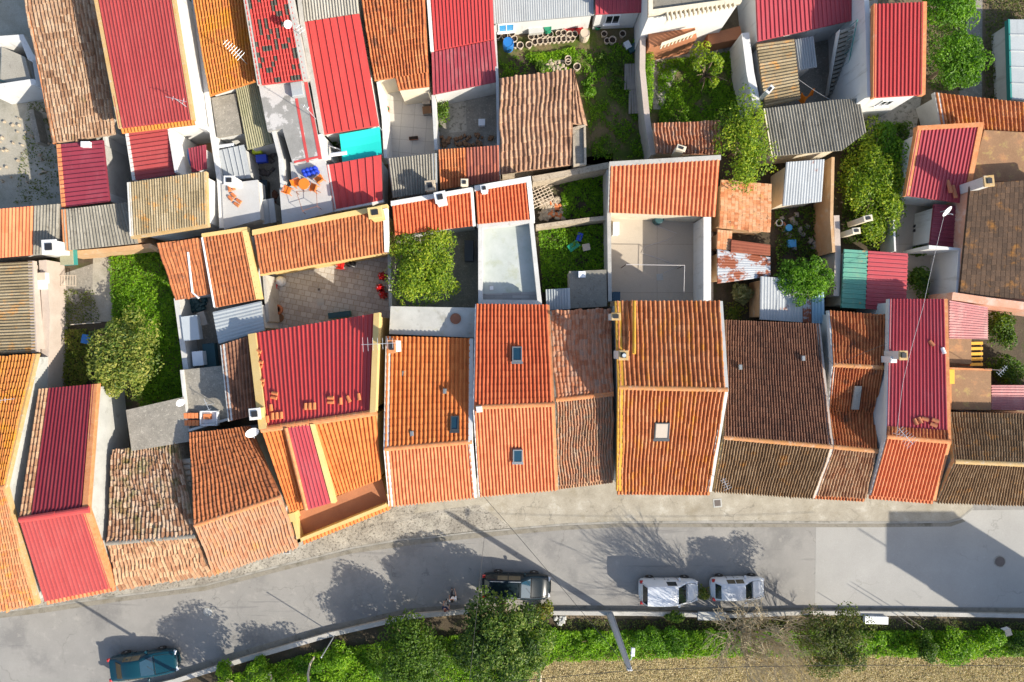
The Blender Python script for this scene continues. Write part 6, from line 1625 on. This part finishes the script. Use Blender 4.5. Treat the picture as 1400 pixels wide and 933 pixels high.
boxthing('cabinet', 'pale cabinet south of the grey water tank in the utility yard', 'cabinet', 277, 490, .9, (.7, .95, .7), .1, 'white_plastic')
boxthing('cabinet', 'dark teal cabinet beside the pale cabinet in the utility yard', 'cabinet', 291, 487, .5, (.8, 1.7, .5), .1, 'dark_teal')
boxthing('box', 'grey board leaning by the grey water tank', 'box', 281, 436, .9, (.5, .9, .5), .3, 'wood_grey')
boxthing('bin', 'black bin under the small red canopy by the alley', 'bin', 152, 272, .03, (.95, .7, 1.0), .1, 'dark_teal')
boxthing('cupboard', 'red boxed cupboard in the narrow alley left of the red lean to', 'cupboard', 151, 217, .03, (.45, 1.1, .9), -.15, 'red_plastic')
boxthing('box', 'small white box on the top edge of the dark rose sideways roof', 'box', 120, 199, 3.3, (.55, .35, .25), .0, 'white_plastic')
boxthing('cabinet', 'white cabinet with dark top in the junk yard beside the white roof terrace', 'cabinet', 363, 263, .9, (.7, 1.3, .6), .05, 'trim_black', 'glass_dark')
boxthing('box', 'lime green box in the shaded junk yard', 'box', 354, 207, .9, (.6, .5, .4), .05, 'lime_plastic')
boxthing('crate', 'dark blue crate in the shaded junk yard', 'crate', 360, 219, .9, (.7, .5, .4), .1, 'royal_plastic')
boxthing('air_conditioner', 'white ringed square unit in the crazy paved yard', 'appliance', 659, 170, .03, (.45, .45, .4), .0, 'white_plastic')
boxthing('table', 'small pale table with legs in the tiled white patio corner', 'table', 584, 140, .03, (.5, .6, .5), 0, 'wood_grey', 'pot_white')
boxthing('table', 'second weathered crate below the small pale table in the tiled patio', 'crate', 585, 154, .03, (.6, .5, .5), 0.1, 'wood_grey', 'wood_brown')
boxthing('planter', 'brown planter trough on the tiled white patio', 'planter', 566, 190, .03, (.6, .2, .2), .1, 'terracotta', 'pot_soil')
boxthing('trough', 'white bathtub lying behind the wall left of the iron stakes', 'bathtub', 1194, 845, .1, (1.55, .5, .4), -.03, 'white_plastic', 'white_paint', bev=.15)
boxthing('slab', 'grey concrete slab lying behind the wall below the white hatchback', 'slab', 972, 841, .15, (1.9, .55, .2), -.02, 'concrete_pale', 'concrete_pale', bev=.1)
boxthing('hive_box', 'white box on posts in the bushes at the right', 'box', 1373, 862, .5, (.45, .45, .35), .3, 'white_plastic', 'pot_white')
boxthing('box', 'blue lid box in the shade of the left garden', 'box', 121, 464, .5, (.55, .6, .3), -.2, 'sky_plastic', 'blue_plastic')
# pieces of furniture
def chair(name, label, px, py, z, rz, mat, group=None):
    c = P(px, py, z); root = thing(name, c, label, 'chair', group); root.rotation_euler = (0, 0, rz); ORG[root.name] = Vector((0, 0, 0))
    mb = MB(); mb.box((0, 0, .43), (.46, .46, .05), bev=.02); mb.build('seat', mat, root)
    mb = MB(); mb.loft([[Vector((-.22, y, .45)), Vector((-.18, y, .45)), Vector((-.27, y * .9, .88)), Vector((-.31, y * .9, .88))] for y in (-.22, 0, .22)]); mb.build('backrest', mat, root)
    for sx in (-1, 1):
        for sy in (-1, 1):
            mb = MB(); mb.tube([(sx * .23, sy * .23, 0), (sx * .19, sy * .19, .42)], .022, 6); mb.build('leg', mat, root)
        mb = MB(); mb.tube([(-.22, sx * .23, .62), (.18, sx * .24, .62), (.2, sx * .22, .43)], .02, 6); mb.build('armrest', mat, root)
    return root
G1 = 'orange chairs on the white terrace'
chair('chair', 'orange chair at the left of the orange table on the white terrace', 409, 252, 3.21, 0.4, 'orange_plastic', G1)
chair('chair', 'orange chair at the right of the orange table on the white terrace', 431, 259, 3.21, 2.8, 'orange_plastic', G1)
chair('chair', 'small orange chair standing apart near the right edge of the white terrace', 439, 247, 3.21, 2.2, 'orange_plastic', G1)
chair('chair', 'orange stool lying at the left of the white terrace', 396, 262, 3.21, 1.2, 'orange_plastic', G1)
c = P(420, 255, 3.21); root = thing('table', c, 'round orange topped table on the white terrace', 'table')
mb = MB(); mb.lathe([(.02, .68), (.36, .68), (.37, .71), (.35, .73), (.02, .73)], c, 18); mb.build('tabletop', 'orange_plastic', root)
for i in range(3):
    a = i * 2.1; mb = MB(); mb.tube([c + Vector((.4 * math.cos(a), .4 * math.sin(a), 0)), c + Vector((.15 * math.cos(a), .15 * math.sin(a), .68))], .022, 6); mb.build('leg', 'iron', root)
c = P(428, 277, 3.21); root = thing('drying_rack', c, 'thin rusty metal frame standing south of the orange table', 'frame')
mb = MB()
for a, b2 in (((-.9, .5, 0), (-.85, .55, .8)), ((.5, .65, 0), (.45, .6, .8)), ((.55, -.45, 0), (.5, -.4, .8)), ((-.5, -.75, 0), (-.45, -.7, .8)), ((-.85, .55, .8), (.45, .6, .8)), ((.45, .6, .8), (.5, -.4, .8)), ((.5, -.4, .8), (-.45, -.7, .8)), ((-.45, -.7, .8), (-.85, .55, .8))):
    mb.tube([c + Vector(a), c + Vector(b2)], .018, 5)
mb.build('frame', 'rust_iron', root)
bt = lathe_thing('water_bottle', 'big blue water bottle in the cluster on the white terrace', 'bottle', 417, 236, 3.21, [(.15, 0), (.165, .03), (.165, .32), (.12, .40), (.04, .44), (.04, .5)], 'royal_plastic', None, 'blue bottles on the white terrace', n=12)
for x, y in [(422, 234), (427, 233), (432, 231.5), (419, 240), (424, 239), (430, 237.5), (434, 236)]: put_copy(bt, x, y, 3.21, rz=rnd(0, 6))
chair('chair', 'red armchair with white cover in the corner of the paved patio', 378, 390, .03, -0.3, 'red_plastic')
chair('chair', 'dark chair against the left wall above the red armchair', 374, 380, .03, 0.2, 'iron')
chair('chair', 'small red chair below the yellow eave of the paved patio', 468, 364, .03, 1.4, 'red_plastic')
lathe_thing('parasol', 'closed white parasol or cover beside the red armchair', 'cover', 385, 385, .03, [(.3, 0), (.36, .1), (.3, .5), (.1, .75), (.03, .8)], 'cloth_white')
lathe_thing('pot', 'round white and brown pot on the paved patio by the left wall', 'pot', 382, 424, .03, [(.25, 0), (.36, .25), (.36, .5), (.28, .55), (.2, .5)], 'terracotta', 'pot_white', inner_z=.5)
lathe_thing('pot', 'brown planter south of the round pot on the paved patio', 'pot', 384, 435, .03, [(.2, 0), (.32, .3), (.28, .35), (.2, .3)], 'wood_brown', 'pot_soil', inner_z=.28)
for i, (x, y) in enumerate([(478, 362), (484, 361)]):
    lathe_thing('gas_bottle', 'black round gas bottle beside the small red chair, ' + ('left one' if i == 0 else 'right one'), 'gas bottle', x, y, .03, [(.15, 0), (.18, .05), (.18, .4), (.1, .5), (.05, .55)], 'trim_black')
for i, (x, y, lab) in enumerate([(527, 380, 'topmost'), (524, 396, 'middle'), (528, 405, 'lowest')]):
    c = P(x, y, .03); root = thing('parasol', c, 'closed red parasol by the right wall of the patio, the ' + lab, 'parasol', 'red parasols in the patio')
    mb = MB(); rg = []
    for z, r in ((1.1, .35), (1.3, .3), (1.8, .2), (2.1, .03)):
        rg.append([c + Vector((r * (1 if k % 2 else .7) * math.cos(k * math.pi / 7), r * (1 if k % 2 else .7) * math.sin(k * math.pi / 7), z)) for k in range(14)])
    mb.loft(rg); mb.build('canopy', 'red_plastic', root)
    mb = MB(); mb.tube([c, c + Vector((0, 0, 2.15))], .025, 6); mb.build('pole', 'galv', root)
    mb = MB(); mb.lathe([(.25, 0), (.25, .05), (.05, .1)], c, 12); mb.build('foot', 'concrete', root)
boxthing('bench', 'dark green bench against the north edge of the red ribbed roof', 'bench', 466, 431, .03, (1.5, .4, .42), .12, 'green_plastic', 'dark_teal')
# drains and manholes
def cover_plate(label, px, py, z, s, mat, rnd_=False):
    c = P(px, py, z); root = thing('drain_cover', c, label, 'drain cover')
    mb = MB()
    if rnd_: mb.lathe([(s, 0.0), (s, .012), (s * .86, .016)], c, 24)
    else: mb.box((c.x, c.y, z + .006), (s, s, .02), .08)
    mb.build('rim', 'kerb_stone' if rnd_ else 'concrete_pale', root)
    mb = MB()
    if rnd_:
        mb.lathe([(s * .84, .014), (s * .84, .024)], c, 24)
        for k in range(-3, 4): mb.box((c.x + k * s * .2, c.y, z + .026), (s * .08, s * 1.1, .008))
    else:
        mb.box((c.x, c.y, z + .02), (s * .7, s * .7, .012), .08)
        for k in range(-2, 3): mb.box((c.x + k * s * .13, c.y, z + .029), (s * .06, s * .6, .006), .08)
    mb.build('grate', mat, root)
cover_plate('round dark manhole cover in the shaded road at the right', 1367, 768, .01, .42, 'manhole', True)
cover_plate('round pale manhole cover in the road above the teal car', 284, 837, .006, .36, 'concrete_pale', True)
cover_plate('square brown drain cover in the pavement below the dark brown house', 981, 688, .106, .6, 'manhole')
cover_plate('square drain cover in the cobbled pavement below the pinkish slope', 392, 753, .104, .5, 'manhole')
cover_plate('small dark drain in the middle of the paved patio', 436, 396, .024, .24, 'manhole')
cover_plate('pale square drain cover low in the middle of the paved patio', 438, 413, .024, .5, 'concrete_pale')
cover_plate('square drain cover low in the middle of the beige patio', 902, 379, .034, .45, 'concrete_pale')
cover_plate('white square drain at the lower left of the pale green terrace', 672, 394, 2.31, .35, 'white_paint')
# football-goal like frame on the beige patio
c0, c1 = P(856, 362, .03), P(936, 362, .03); root = thing('clothes_frame', (c0 + c1) / 2, 'thin white clothes drying frame standing on the beige patio', 'frame')
mb = MB(); A, Bq = P(856, 362, 2.0), P(936, 363, 2.0); C, D = P(935, 400, 2.0), P(856, 400, 2.0)
for a, b2 in ((A, Bq), (Bq, C)): mb.tube([a, b2], .02, 5)
mb.build('line', 'wire_pale', root)
for p in (A, Bq):
    mb = MB(); mb.tube([Vector((p.x, p.y, .03)), p], .03, 6); mb.build('post', 'iron', root)
# teal awning
c = P(495, 198, 2.6); root = thing('awning', (c.x, c.y, 0), 'bright teal fabric awning below the bright red seamed roof', 'awning')
q = [P(464, 184, 3.0), P(519, 174, 3.0), P(522, 211, 2.7), P(468, 222, 2.7)]
mb = MB(); rg = []
for i in range(9):
    t = i / 8; a, b2 = lerp(q[0], q[1], t), lerp(q[3], q[2], t)
    rg.append([lerp(a, b2, u) - Vector((0, 0, .16 * math.sin(math.pi * u) * (0.5 + .5 * math.sin(math.pi * t)))) for u in (0, .25, .5, .75, 1)] + [lerp(a, b2, u) - Vector((0, 0, .02 + .16 * math.sin(math.pi * u) * (0.5 + .5 * math.sin(math.pi * t)))) for u in (1, .75, .5, .25, 0)])
mb.loft(rg); mb.build('canopy', 'teal_cloth', root)
for p in q:
    mb = MB(); mb.tube([Vector((p.x, p.y, 0)), p - Vector((0, 0, .03))], .03, 6); mb.build('post', 'galv', root)
bush('potted greenery under the teal awning in its left corner', 458, 196, 1.0, .6, 'leaf_mid', 500, .14)
c = P(457, 200, 2.6); root = thing('railing', (c.x, c.y, 0), 'white slatted railing left of the teal awning', 'railing')
mb = MB()
for i in range(6):
    p = P(447 + i * 3.4, 198 + i * 1.2, 2.4); mb.tube([Vector((p.x, p.y, 0)), p], .025, 5)
mb.build('slat', 'white_paint', root)
mb = MB(); mb.tube([P(446, 198, 2.42), P(466, 205, 2.42)], .035, 5); mb.build('rail', 'white_paint', root)
# orange cloth on a line
c = P(1104, 132, 2.0); rg = []
for i in range(8):
    t = i / 7; p = P(1096 + t * 18, 127 + 6 * math.sin(t * 5), 2.3)
    rg.append([p, p + Vector((.02, .02, 0)), p + Vector((.1 * math.sin(t * 9) + .02, -.35 - .1 * math.sin(t * 6), -.5)), p + Vector((.1 * math.sin(t * 9), -.35 - .1 * math.sin(t * 6), -.5))])
mb = MB(); mb.loft(rg); tag(mb.build('cloth', 'orange_cloth'), 'bright orange cloth hanging beside the dark corrugated hipped roof', 'cloth')
# outdoor stairs
a, b2 = P(1158, 38, 4.2), P(1141, 128, 0.3)
root = thing('staircase', (b2.x, b2.y, 0), 'dark outdoor staircase with a teal handrail beside the white wall', 'staircase')
mb = MB(); n = 15
d = (b2 - a); hd = Vector((d.x, d.y, 0)).normalized(); sd = Vector((-hd.y, hd.x, 0)); run = Vector((d.x, d.y, 0)).length / n
for i in range(n):
    p = a + Vector((d.x, d.y, 0)) * ((i + .5) / n); z = a.z + d.z * (i / n)
    ca = math.atan2(hd.y, hd.x)
    mb.box((p.x, p.y, z - .12), (run * .8, .95, .2), ca)
mb.build('steps', 'concrete', root)
mb = MB(); strip_box(mb, [a - Vector((0, 0, .35)), b2 - Vector((0, 0, .28))], sd, -.3, .3, -.2, 0); mb.build('stringer', 'iron', root)
mb = MB(); o = sd * .2
mb.tube([a + o + Vector((0, 0, .95)), b2 + o + Vector((0, 0, .95))], .03, 6)
for i in range(6):
    p = lerp(a, b2, i / 5) + o; mb.tube([p, p + Vector((0, 0, .95))], .018, 5)
mb.build('handrail', 'teal_metal', root)
mb = MB(); strip_box(mb, [a - sd * .6, b2 - sd * .6], -sd, -.08, .0, -.3, .12); mb.build('side_wall', 'white_wall', root)
# balcony at the top middle house
c = P(960, 40, 2.6)
q = [P(886, 38, 2.6), P(948, 27, 2.6), P(953, 52, 2.6), P(888, 64, 2.6)]
mb = MB(); mb.prism([Vector((p.x, p.y, 0)) for p in q], q); mb.build('balcony_floor', 'terrace_red', HT)
mb = MB(); z = 2.62
for i in range(9):
    p = P(906 + i * 5.2, 60 - i * 1.9, 3.3); mb.box((p.x, p.y, 3.0), (.09, .14, .7), .2)
p0, p1 = P(904, 61, 3.4), P(953, 43, 3.4); strip_box(mb, [p0, p1], Vector((.3, .95, 0)).normalized(), -.1, .1, -.06, .06)
p0, p1 = P(904, 61, 2.7), P(953, 43, 2.7); strip_box(mb, [p0, p1], Vector((.3, .95, 0)).normalized(), -.1, .1, -.06, .06)
mb.build('balustrade', 'cream_wall', HT)
mb = MB()
for i in range(16):
    p = P(912 + i * 6, 24 - i * 1.25, 5.4); mb.box((p.x, p.y, 5.5), (.10, .5, .32), .2)
mb.build('cornice_slats', 'cream_wall', HT)
q = [P(968, 46, 1.3), P(1012, 36, 1.3), P(1015, 52, 1.3), P(968, 62, 1.3)]
mb = MB(); mb.prism([Vector((p.x, p.y, 0)) for p in q], q); mb.build('porch_floor', 'terrace_red', HT)
lathe_thing('flower_pot', 'dark potted plant on the red tiled balcony', 'flower pot', 943, 34, 2.62, POT, 'iron', 'pot_soil', inner_z=.38)
lathe_thing('tyre', 'yellow ringed tyre lying below the red balcony', 'tyre', 955, 55, .05, [(.18, 0), (.3, .03), (.3, .16), (.18, .18)], 'cream_wall')
# windows on visible walls
def wall_window(house, px, py, ze, z, w, h, rz, frame='white_paint', glass='glass_dark'):
    c = P(px, py, ze) + Vector((0, 0.2, z - ze))
    mb = MB(); R = Matrix.Rotation(rz, 3, 'Z')
    def bx(mb, x0, x1, y0, y1, z0, z1):
        ring = lambda zz: [c + R @ Vector(p + (zz,)) for p in ((x0, y0), (x1, y0), (x1, y1), (x0, y1))]
        mb.loft([ring(z0), ring(z1)])
    t = .07
    bx(mb, -w / 2, -w / 2 + t, -.06, .06, -h / 2, h / 2); bx(mb, w / 2 - t, w / 2, -.06, .06, -h / 2, h / 2)
    bx(mb, -w / 2 + t, w / 2 - t, -.06, .06, h / 2 - t, h / 2); bx(mb, -w / 2 + t, w / 2 - t, -.06, .06, -h / 2, -h / 2 + t); bx(mb, -.03, .03, -.055, .055, -h / 2 + t, h / 2 - t)
    bx(mb, -w / 2 - .08, w / 2 + .08, -.16, .04, -h / 2 - .06, -h / 2 - .003)
    f = mb.build('window', frame, house)
    mb = MB(); bx(mb, -w / 2 + t, w / 2 - t, -.03, .02, -h / 2 + t, h / 2 - t); mb.build('pane', glass, f)
for o in COL.objects:
    if o.get('label', '').startswith('white house with a pale grey corrugated'): HG = o
    if o.get('label', '').startswith('white house with a small dark rose'): HR = o
wall_window(HG, 692, 31.5, 2.4, 1.3, 1.1, 1.1, .09, 'white_paint', 'sky_plastic')
wall_window(HR, 841, 18.7, 2.7, 1.5, 1.0, 1.2, .05)
wall_window(HNE, 1232, 131.5, 5.2, 3.4, .8, 1.0, .06)
# pole fence planks and rubble
for i, (x, y, rz, lab) in enumerate([(868, 132, 1.5, 'grey weathered board leaning flat beside the grey garden wall'), (862, 105, 1.35, 'pile plank lying north of the weathered board')]):
    c = P(x, y, .3); mb = MB()
    for k in range(5): mb.box((c.x + (k - 2) * .17, c.y, .25 + .02 * k), (.15, 2.4 if i == 0 else 1.8, .05), rnd(-.04, .04))
    tag(mb.build('board_pallet', 'wood_grey'), lab, 'boards')
c = P(742, 268, .6); root = thing('lattice', c, 'pale wooden lattice lying in the wild garden plot', 'lattice')
mb = MB()
for k in range(6):
    mb.box((c.x + (k - 2.5) * .28, c.y, .62), (.05, 1.5, .04), .45); mb.box((c.x, c.y + (k - 2.5) * .24, .665), (1.6, .05, .04), .45)
mb.build('slats', 'pot_white', root)
def stones(label, poly, n, s, mat):
    pw = [P(x, y, 0) for x, y in poly]; x0, x1 = min(p.x for p in pw), max(p.x for p in pw); y0, y1 = min(p.y for p in pw), max(p.y for p in pw)
    mb = MB()
    for i in range(n): mb.box((rnd(x0, x1), rnd(y0, y1), .1), (s * rnd(.5, 1.3), s * rnd(.5, 1.3), s * rnd(.4, .9) + .1), rnd(0, 3), bev=s * .25)
    tag(mb.build('rubble', mat), label, 'rubble', kind='stuff')
stones('stone and brick rubble in the wild garden plot', [(736, 272), (775, 300)], 60, .3, 'stone_wall')
stones('orange brick rubble by the broken wall', [(750, 278), (768, 298)], 20, .28, 'brick_block')
stones('stones around the plant north of the barn', [(738, 84), (775, 98)], 30, .3, 'stone_wall')
stones('junk and rubble in the dark utility corner', [(245, 405), (285, 425)], 40, .35, 'dark_teal')
stones('orange shards in the dark utility corner', [(248, 405), (256, 414)], 6, .35, 'brick_block')
stones('litter in the dark yard below the satellite dish', [(1248, 308), (1270, 330)], 30, .3, 'trim_black')
stones('broken pots and scrap in the cluttered dark yard', [(1062, 292), (1135, 345)], 40, .3, 'wood_grey')
stones('pale rubble around the kerb post by the estate car', [(758, 842), (772, 852)], 14, .25, 'concrete_pale')
stones('scrap in the shaded junk yard', [(345, 190), (375, 255)], 40, .35, 'iron')
stones('rusty scrap along the junk yard wall', [(371, 262), (380, 302)], 16, .35, 'rust_iron')
c = P(254, 648, 2.2); root = thing('cement_pipes', c, 'stack of pale cement pipes in the dark gap right of the mossy roof', 'pipes')
for i in range(5):
    p = P(253, 632 + i * 8, 2.4); mb = MB(); mb.tube([p + Vector((-.35, .02, 0)), p + Vector((.45, .1, .05))], .19, 10); mb.build('pipe', 'pot_white', root)
stones('small litter and tools along the narrow alley', [(143, 195), (160, 282)], 34, .3, 'frame_grey')
stones('odds and ends along the wall of the shaded yard', [(600, 185), (672, 200)], 30, .28, 'wood_brown')
stones('scattered stones in the far left yard', [(0, 150), (70, 250)], 30, .16, 'stone_wall')
for i, (x, y, z, lab) in enumerate([(308, 200, 2.4, 'white tube laid across the wall above the rust streaked sheet'), (462, 131 + 80, 3.3, 'white gutter pipe at the edge of the red seamed lean to')]):
    A = P(x - 10, y + 1, z); Bq = P(x + 12, y - 2, z); mb = MB(); mb.tube([A, Bq], .13, 8); tag(mb.build('pipe', 'white_plastic'), lab, 'pipe')
hp = [P(900 + 26 * math.sin(t * 1.3) , 310 + t * 9, .06) for t in range(8)]
mb = MB(); mb.tube(hp, .018, 5); tag(mb.build('hose', 'wire_pale'), 'thin pale hose curling over the beige patio floor', 'hose')
lathe_thing('flower_pot', 'small green plant pot in the corner of the tiled white patio', 'flower pot', 530, 152, .03, POT, 'terracotta', 'green_plastic', inner_z=.42)
boxthing('air_conditioner', 'white air conditioner box on the wall of the tiled patio', 'appliance', 574, 128, 1.2, (.7, .3, .5), .1, 'white_plastic')
boxthing('cabinet', 'grey cupboard in the lemon tree yard by the white parapet', 'cabinet', 642, 345, .03, (.6, 1.4, .8), 0, 'frame_dark')
c = P(1335, 484, 1.2); root = thing('rack', (c.x, c.y, 0), 'yellow striped rack beside the small brown slab roof', 'rack')
mb = MB()
for k in range(5): mb.box((c.x, c.y + (k - 2) * .36, 1.2), (.85, .2, .06), .02)
mb.build('slats', 'yellow_paint', root)
for s in (-1, 1):
    mb = MB(); mb.box((c.x + s * .36, c.y, 1.13), (.07, 1.75, .07)); mb.build('rail', 'wood_brown', root)
    for t in (-.8, .8):
        mb = MB(); mb.tube([(c.x + s * .36, c.y + t, 0), (c.x + s * .36, c.y + t, 1.1)], .035, 6); mb.build('leg', 'wood_brown', root)
# small shed by the wild plot
flat('shed', 'small dark slatted shed roof with a blue vent at the foot of the wild plot', [(778, 371), (829, 369), (830, 419), (780, 422)], 2.3, 'fibro_dark', 'grey_wall')
mb = MB(); 
B('shed', 'small blue white sheet roof left of the dark slatted shed', [(746, 396, 779, 394, 2.5), (747, 424, 780, 423, 2.4)], [('pale_metal', 'rib', 9, 1)], 'white_wall')
boxthing('vent_box', 'blue white vent box on the dark slatted shed roof', 'vent', 795, 376, 2.3, (.45, .4, .3), 0, 'sky_plastic', 'white_plastic')
boxthing('appliance', 'blue box beside the left wall of the beige patio bottom', 'box', 841, 406, .4, (.5, .6, .6), 0, 'sky_plastic', 'glass_reflect_sky')
lathe_thing('tyre', 'rust coloured ring with a white cap on the stained white roof', 'ring', 623, 436, 3.31, [(.2, 0), (.36, .02), (.36, .08), (.2, .1)], 'rust_iron', 'white_paint', inner_z=.06)
lathe_thing('parasol', 'bright blue round parasol in the small white courtyard', 'parasol', 254, 216, 2.0, [(.03, 0.1), (.62, -.05), (.62, -.02), (.3, .12), (.02, .2)], 'blue_plastic', n=16)
tb('pipe', [(257, 345, 3.6), (263, 400, 3.1), (272, 408, 3.1)], .07, 'white_plastic', 'white pipe lying on the orange tiled outbuilding', 'pipe')
tb('pipe', [(276, 325, 3.9), (293, 420, 3.2)], .06, 'white_plastic', 'long white pipe at the seam of the two orange brown roofs', 'pipe')
tb('pipe', [(96, 444, 1.4), (138, 441, 1.4)], .03, 'dead_wood', 'pale bar across the brush in the left garden', 'pole')
tb('pole', [(35, 542, 2.6), (62, 536, 2.4)], .03, 'galv', 'thin grey bar between the lichen roof and the ledge wall', 'pole')
for i in range(4):
    pass
c = P(92, 384, .6); root = thing('grille', c, 'white rusty grille lying on the concrete of the left garden', 'grille')
mb = MB()
for k in range(7): mb.tube([c + Vector((-.6 + k * .2, -.4, .02)), c + Vector((-.6 + k * .2, .4, .02))], .02, 5)
for k in (-.35, .35): mb.tube([c + Vector((-.65, k, .045)), c + Vector((.65, k, .045))], .02, 5)
mb.build('bars', 'pot_white', root)
# far left yard structure: dark roofed porch
flat('porch', 'grey sheet porch roof between the white walls of the far left yard', [(2, 64), (34, 78), (42, 108), (0, 116)], 2.0, 'fibro', 'white_wall')
flat('terrace_block', 'white plastered flat block at the foot of the long pale tiled roof', [(44, 82), (68, 90), (76, 124), (50, 118)], 2.5, 'concrete_pale', 'bright_white')
c = P(40, 117, 2.0); root = thing('shutter', c, 'dark teal shuttered opening in the white yard wall', 'shutter')
mb = MB(); a, b2 = P(8, 116, 1.0), P(34, 125, 1.0); mb.prism([a, b2, b2 + Vector((0, .05, 0)), a + Vector((0, .05, 0))], [p + Vector((0, 0, 1.2)) for p in (a, b2, b2 + Vector((0, .05, 0)), a + Vector((0, .05, 0)))]); mb.build('panel', 'dark_teal', root)
# a slim tower house outside the frame on the right: it throws the big shadow over the road
k0 = 1.5 * H / 1400
hT = 9.0
x0, y0 = (1458 - CX) * k0, -(852 - CY) * k0
root = thing('tower', (x0 + 2.2, y0 - 1.8, 0), 'slim white tower beyond the right edge whose shadow crosses the road', 'tower')
mb = MB(); mb.loft([[Vector((x0 + a, y0 - b, z)) for a, b in ((0, 0), (0, 3.5), (4.4, 3.5), (4.4, 0))] for z in (0, hT)]); mb.build('wall', 'white_wall', root)
mb = MB(); mb.box((x0 + 2.2, y0 - 1.75, hT + .06), (4.55, 3.65, .14)); mb.build('roof_slab', 'concrete', root)
mb = MB(); mb.box((x0 + 1.9, y0 - 3.9, 3.9), (1.6, .8, 7.8)); mb.build('chimney', 'white_wall', root)
mb = MB(); mb.tube([Vector((x0 + .15, y0 - 2.6, hT)), Vector((x0 + .15, y0 - 2.6, hT + 1.7))], .05, 6); mb.build('mast', 'galv', root)

# ================================================================ camera, sun, sky
cam = bpy.data.cameras.new('camera'); cam.lens = 24.0; cam.sensor_width = 36.0; cam.clip_end = 900.0; cam.clip_start = 0.5
co = bpy.data.objects.new('camera', cam); COL.objects.link(co); co.location = (0, 0, H); co.rotation_euler = (0, 0, 0)
SC.camera = co
el = math.radians(31.5)
hx, hy = 0.848, -0.53
n_ = math.hypot(hx, hy); hx, hy = hx / n_, hy / n_
sv = Vector((hx * math.cos(el), hy * math.cos(el), math.sin(el)))
sun = bpy.data.lights.new('sun', 'SUN'); sun.energy = 5.0; sun.angle = math.radians(0.53); sun.color = (1.0, 0.92, 0.79)
so = bpy.data.objects.new('sun', sun); COL.objects.link(so); so.rotation_euler = (-sv).to_track_quat('-Z', 'Y').to_euler(); so.location = (40, -25, 40)
w = bpy.data.worlds.new('World'); SC.world = w; w.use_nodes = True
nt = w.node_tree; bg = nt.nodes['Background']
sky = nt.nodes.new('ShaderNodeTexSky'); sky.sky_type = 'NISHITA'; sky.sun_disc = False
sky.sun_elevation = el; sky.sun_rotation = math.atan2(hx, hy)
sky.air_density = 1.0; sky.dust_density = 1.5; sky.ozone_density = 1.0
nt.links.new(sky.outputs[0], bg.inputs[0]); bg.inputs[1].default_value = 0.15
SC.view_settings.view_transform = 'Standard'; SC.view_settings.look = 'None'; SC.view_settings.gamma = 1.0
SC.view_settings.exposure = 0.64
SC.cycles.use_denoising = True
SC.cycles.max_bounces = 6
SC.render.film_transparent = False
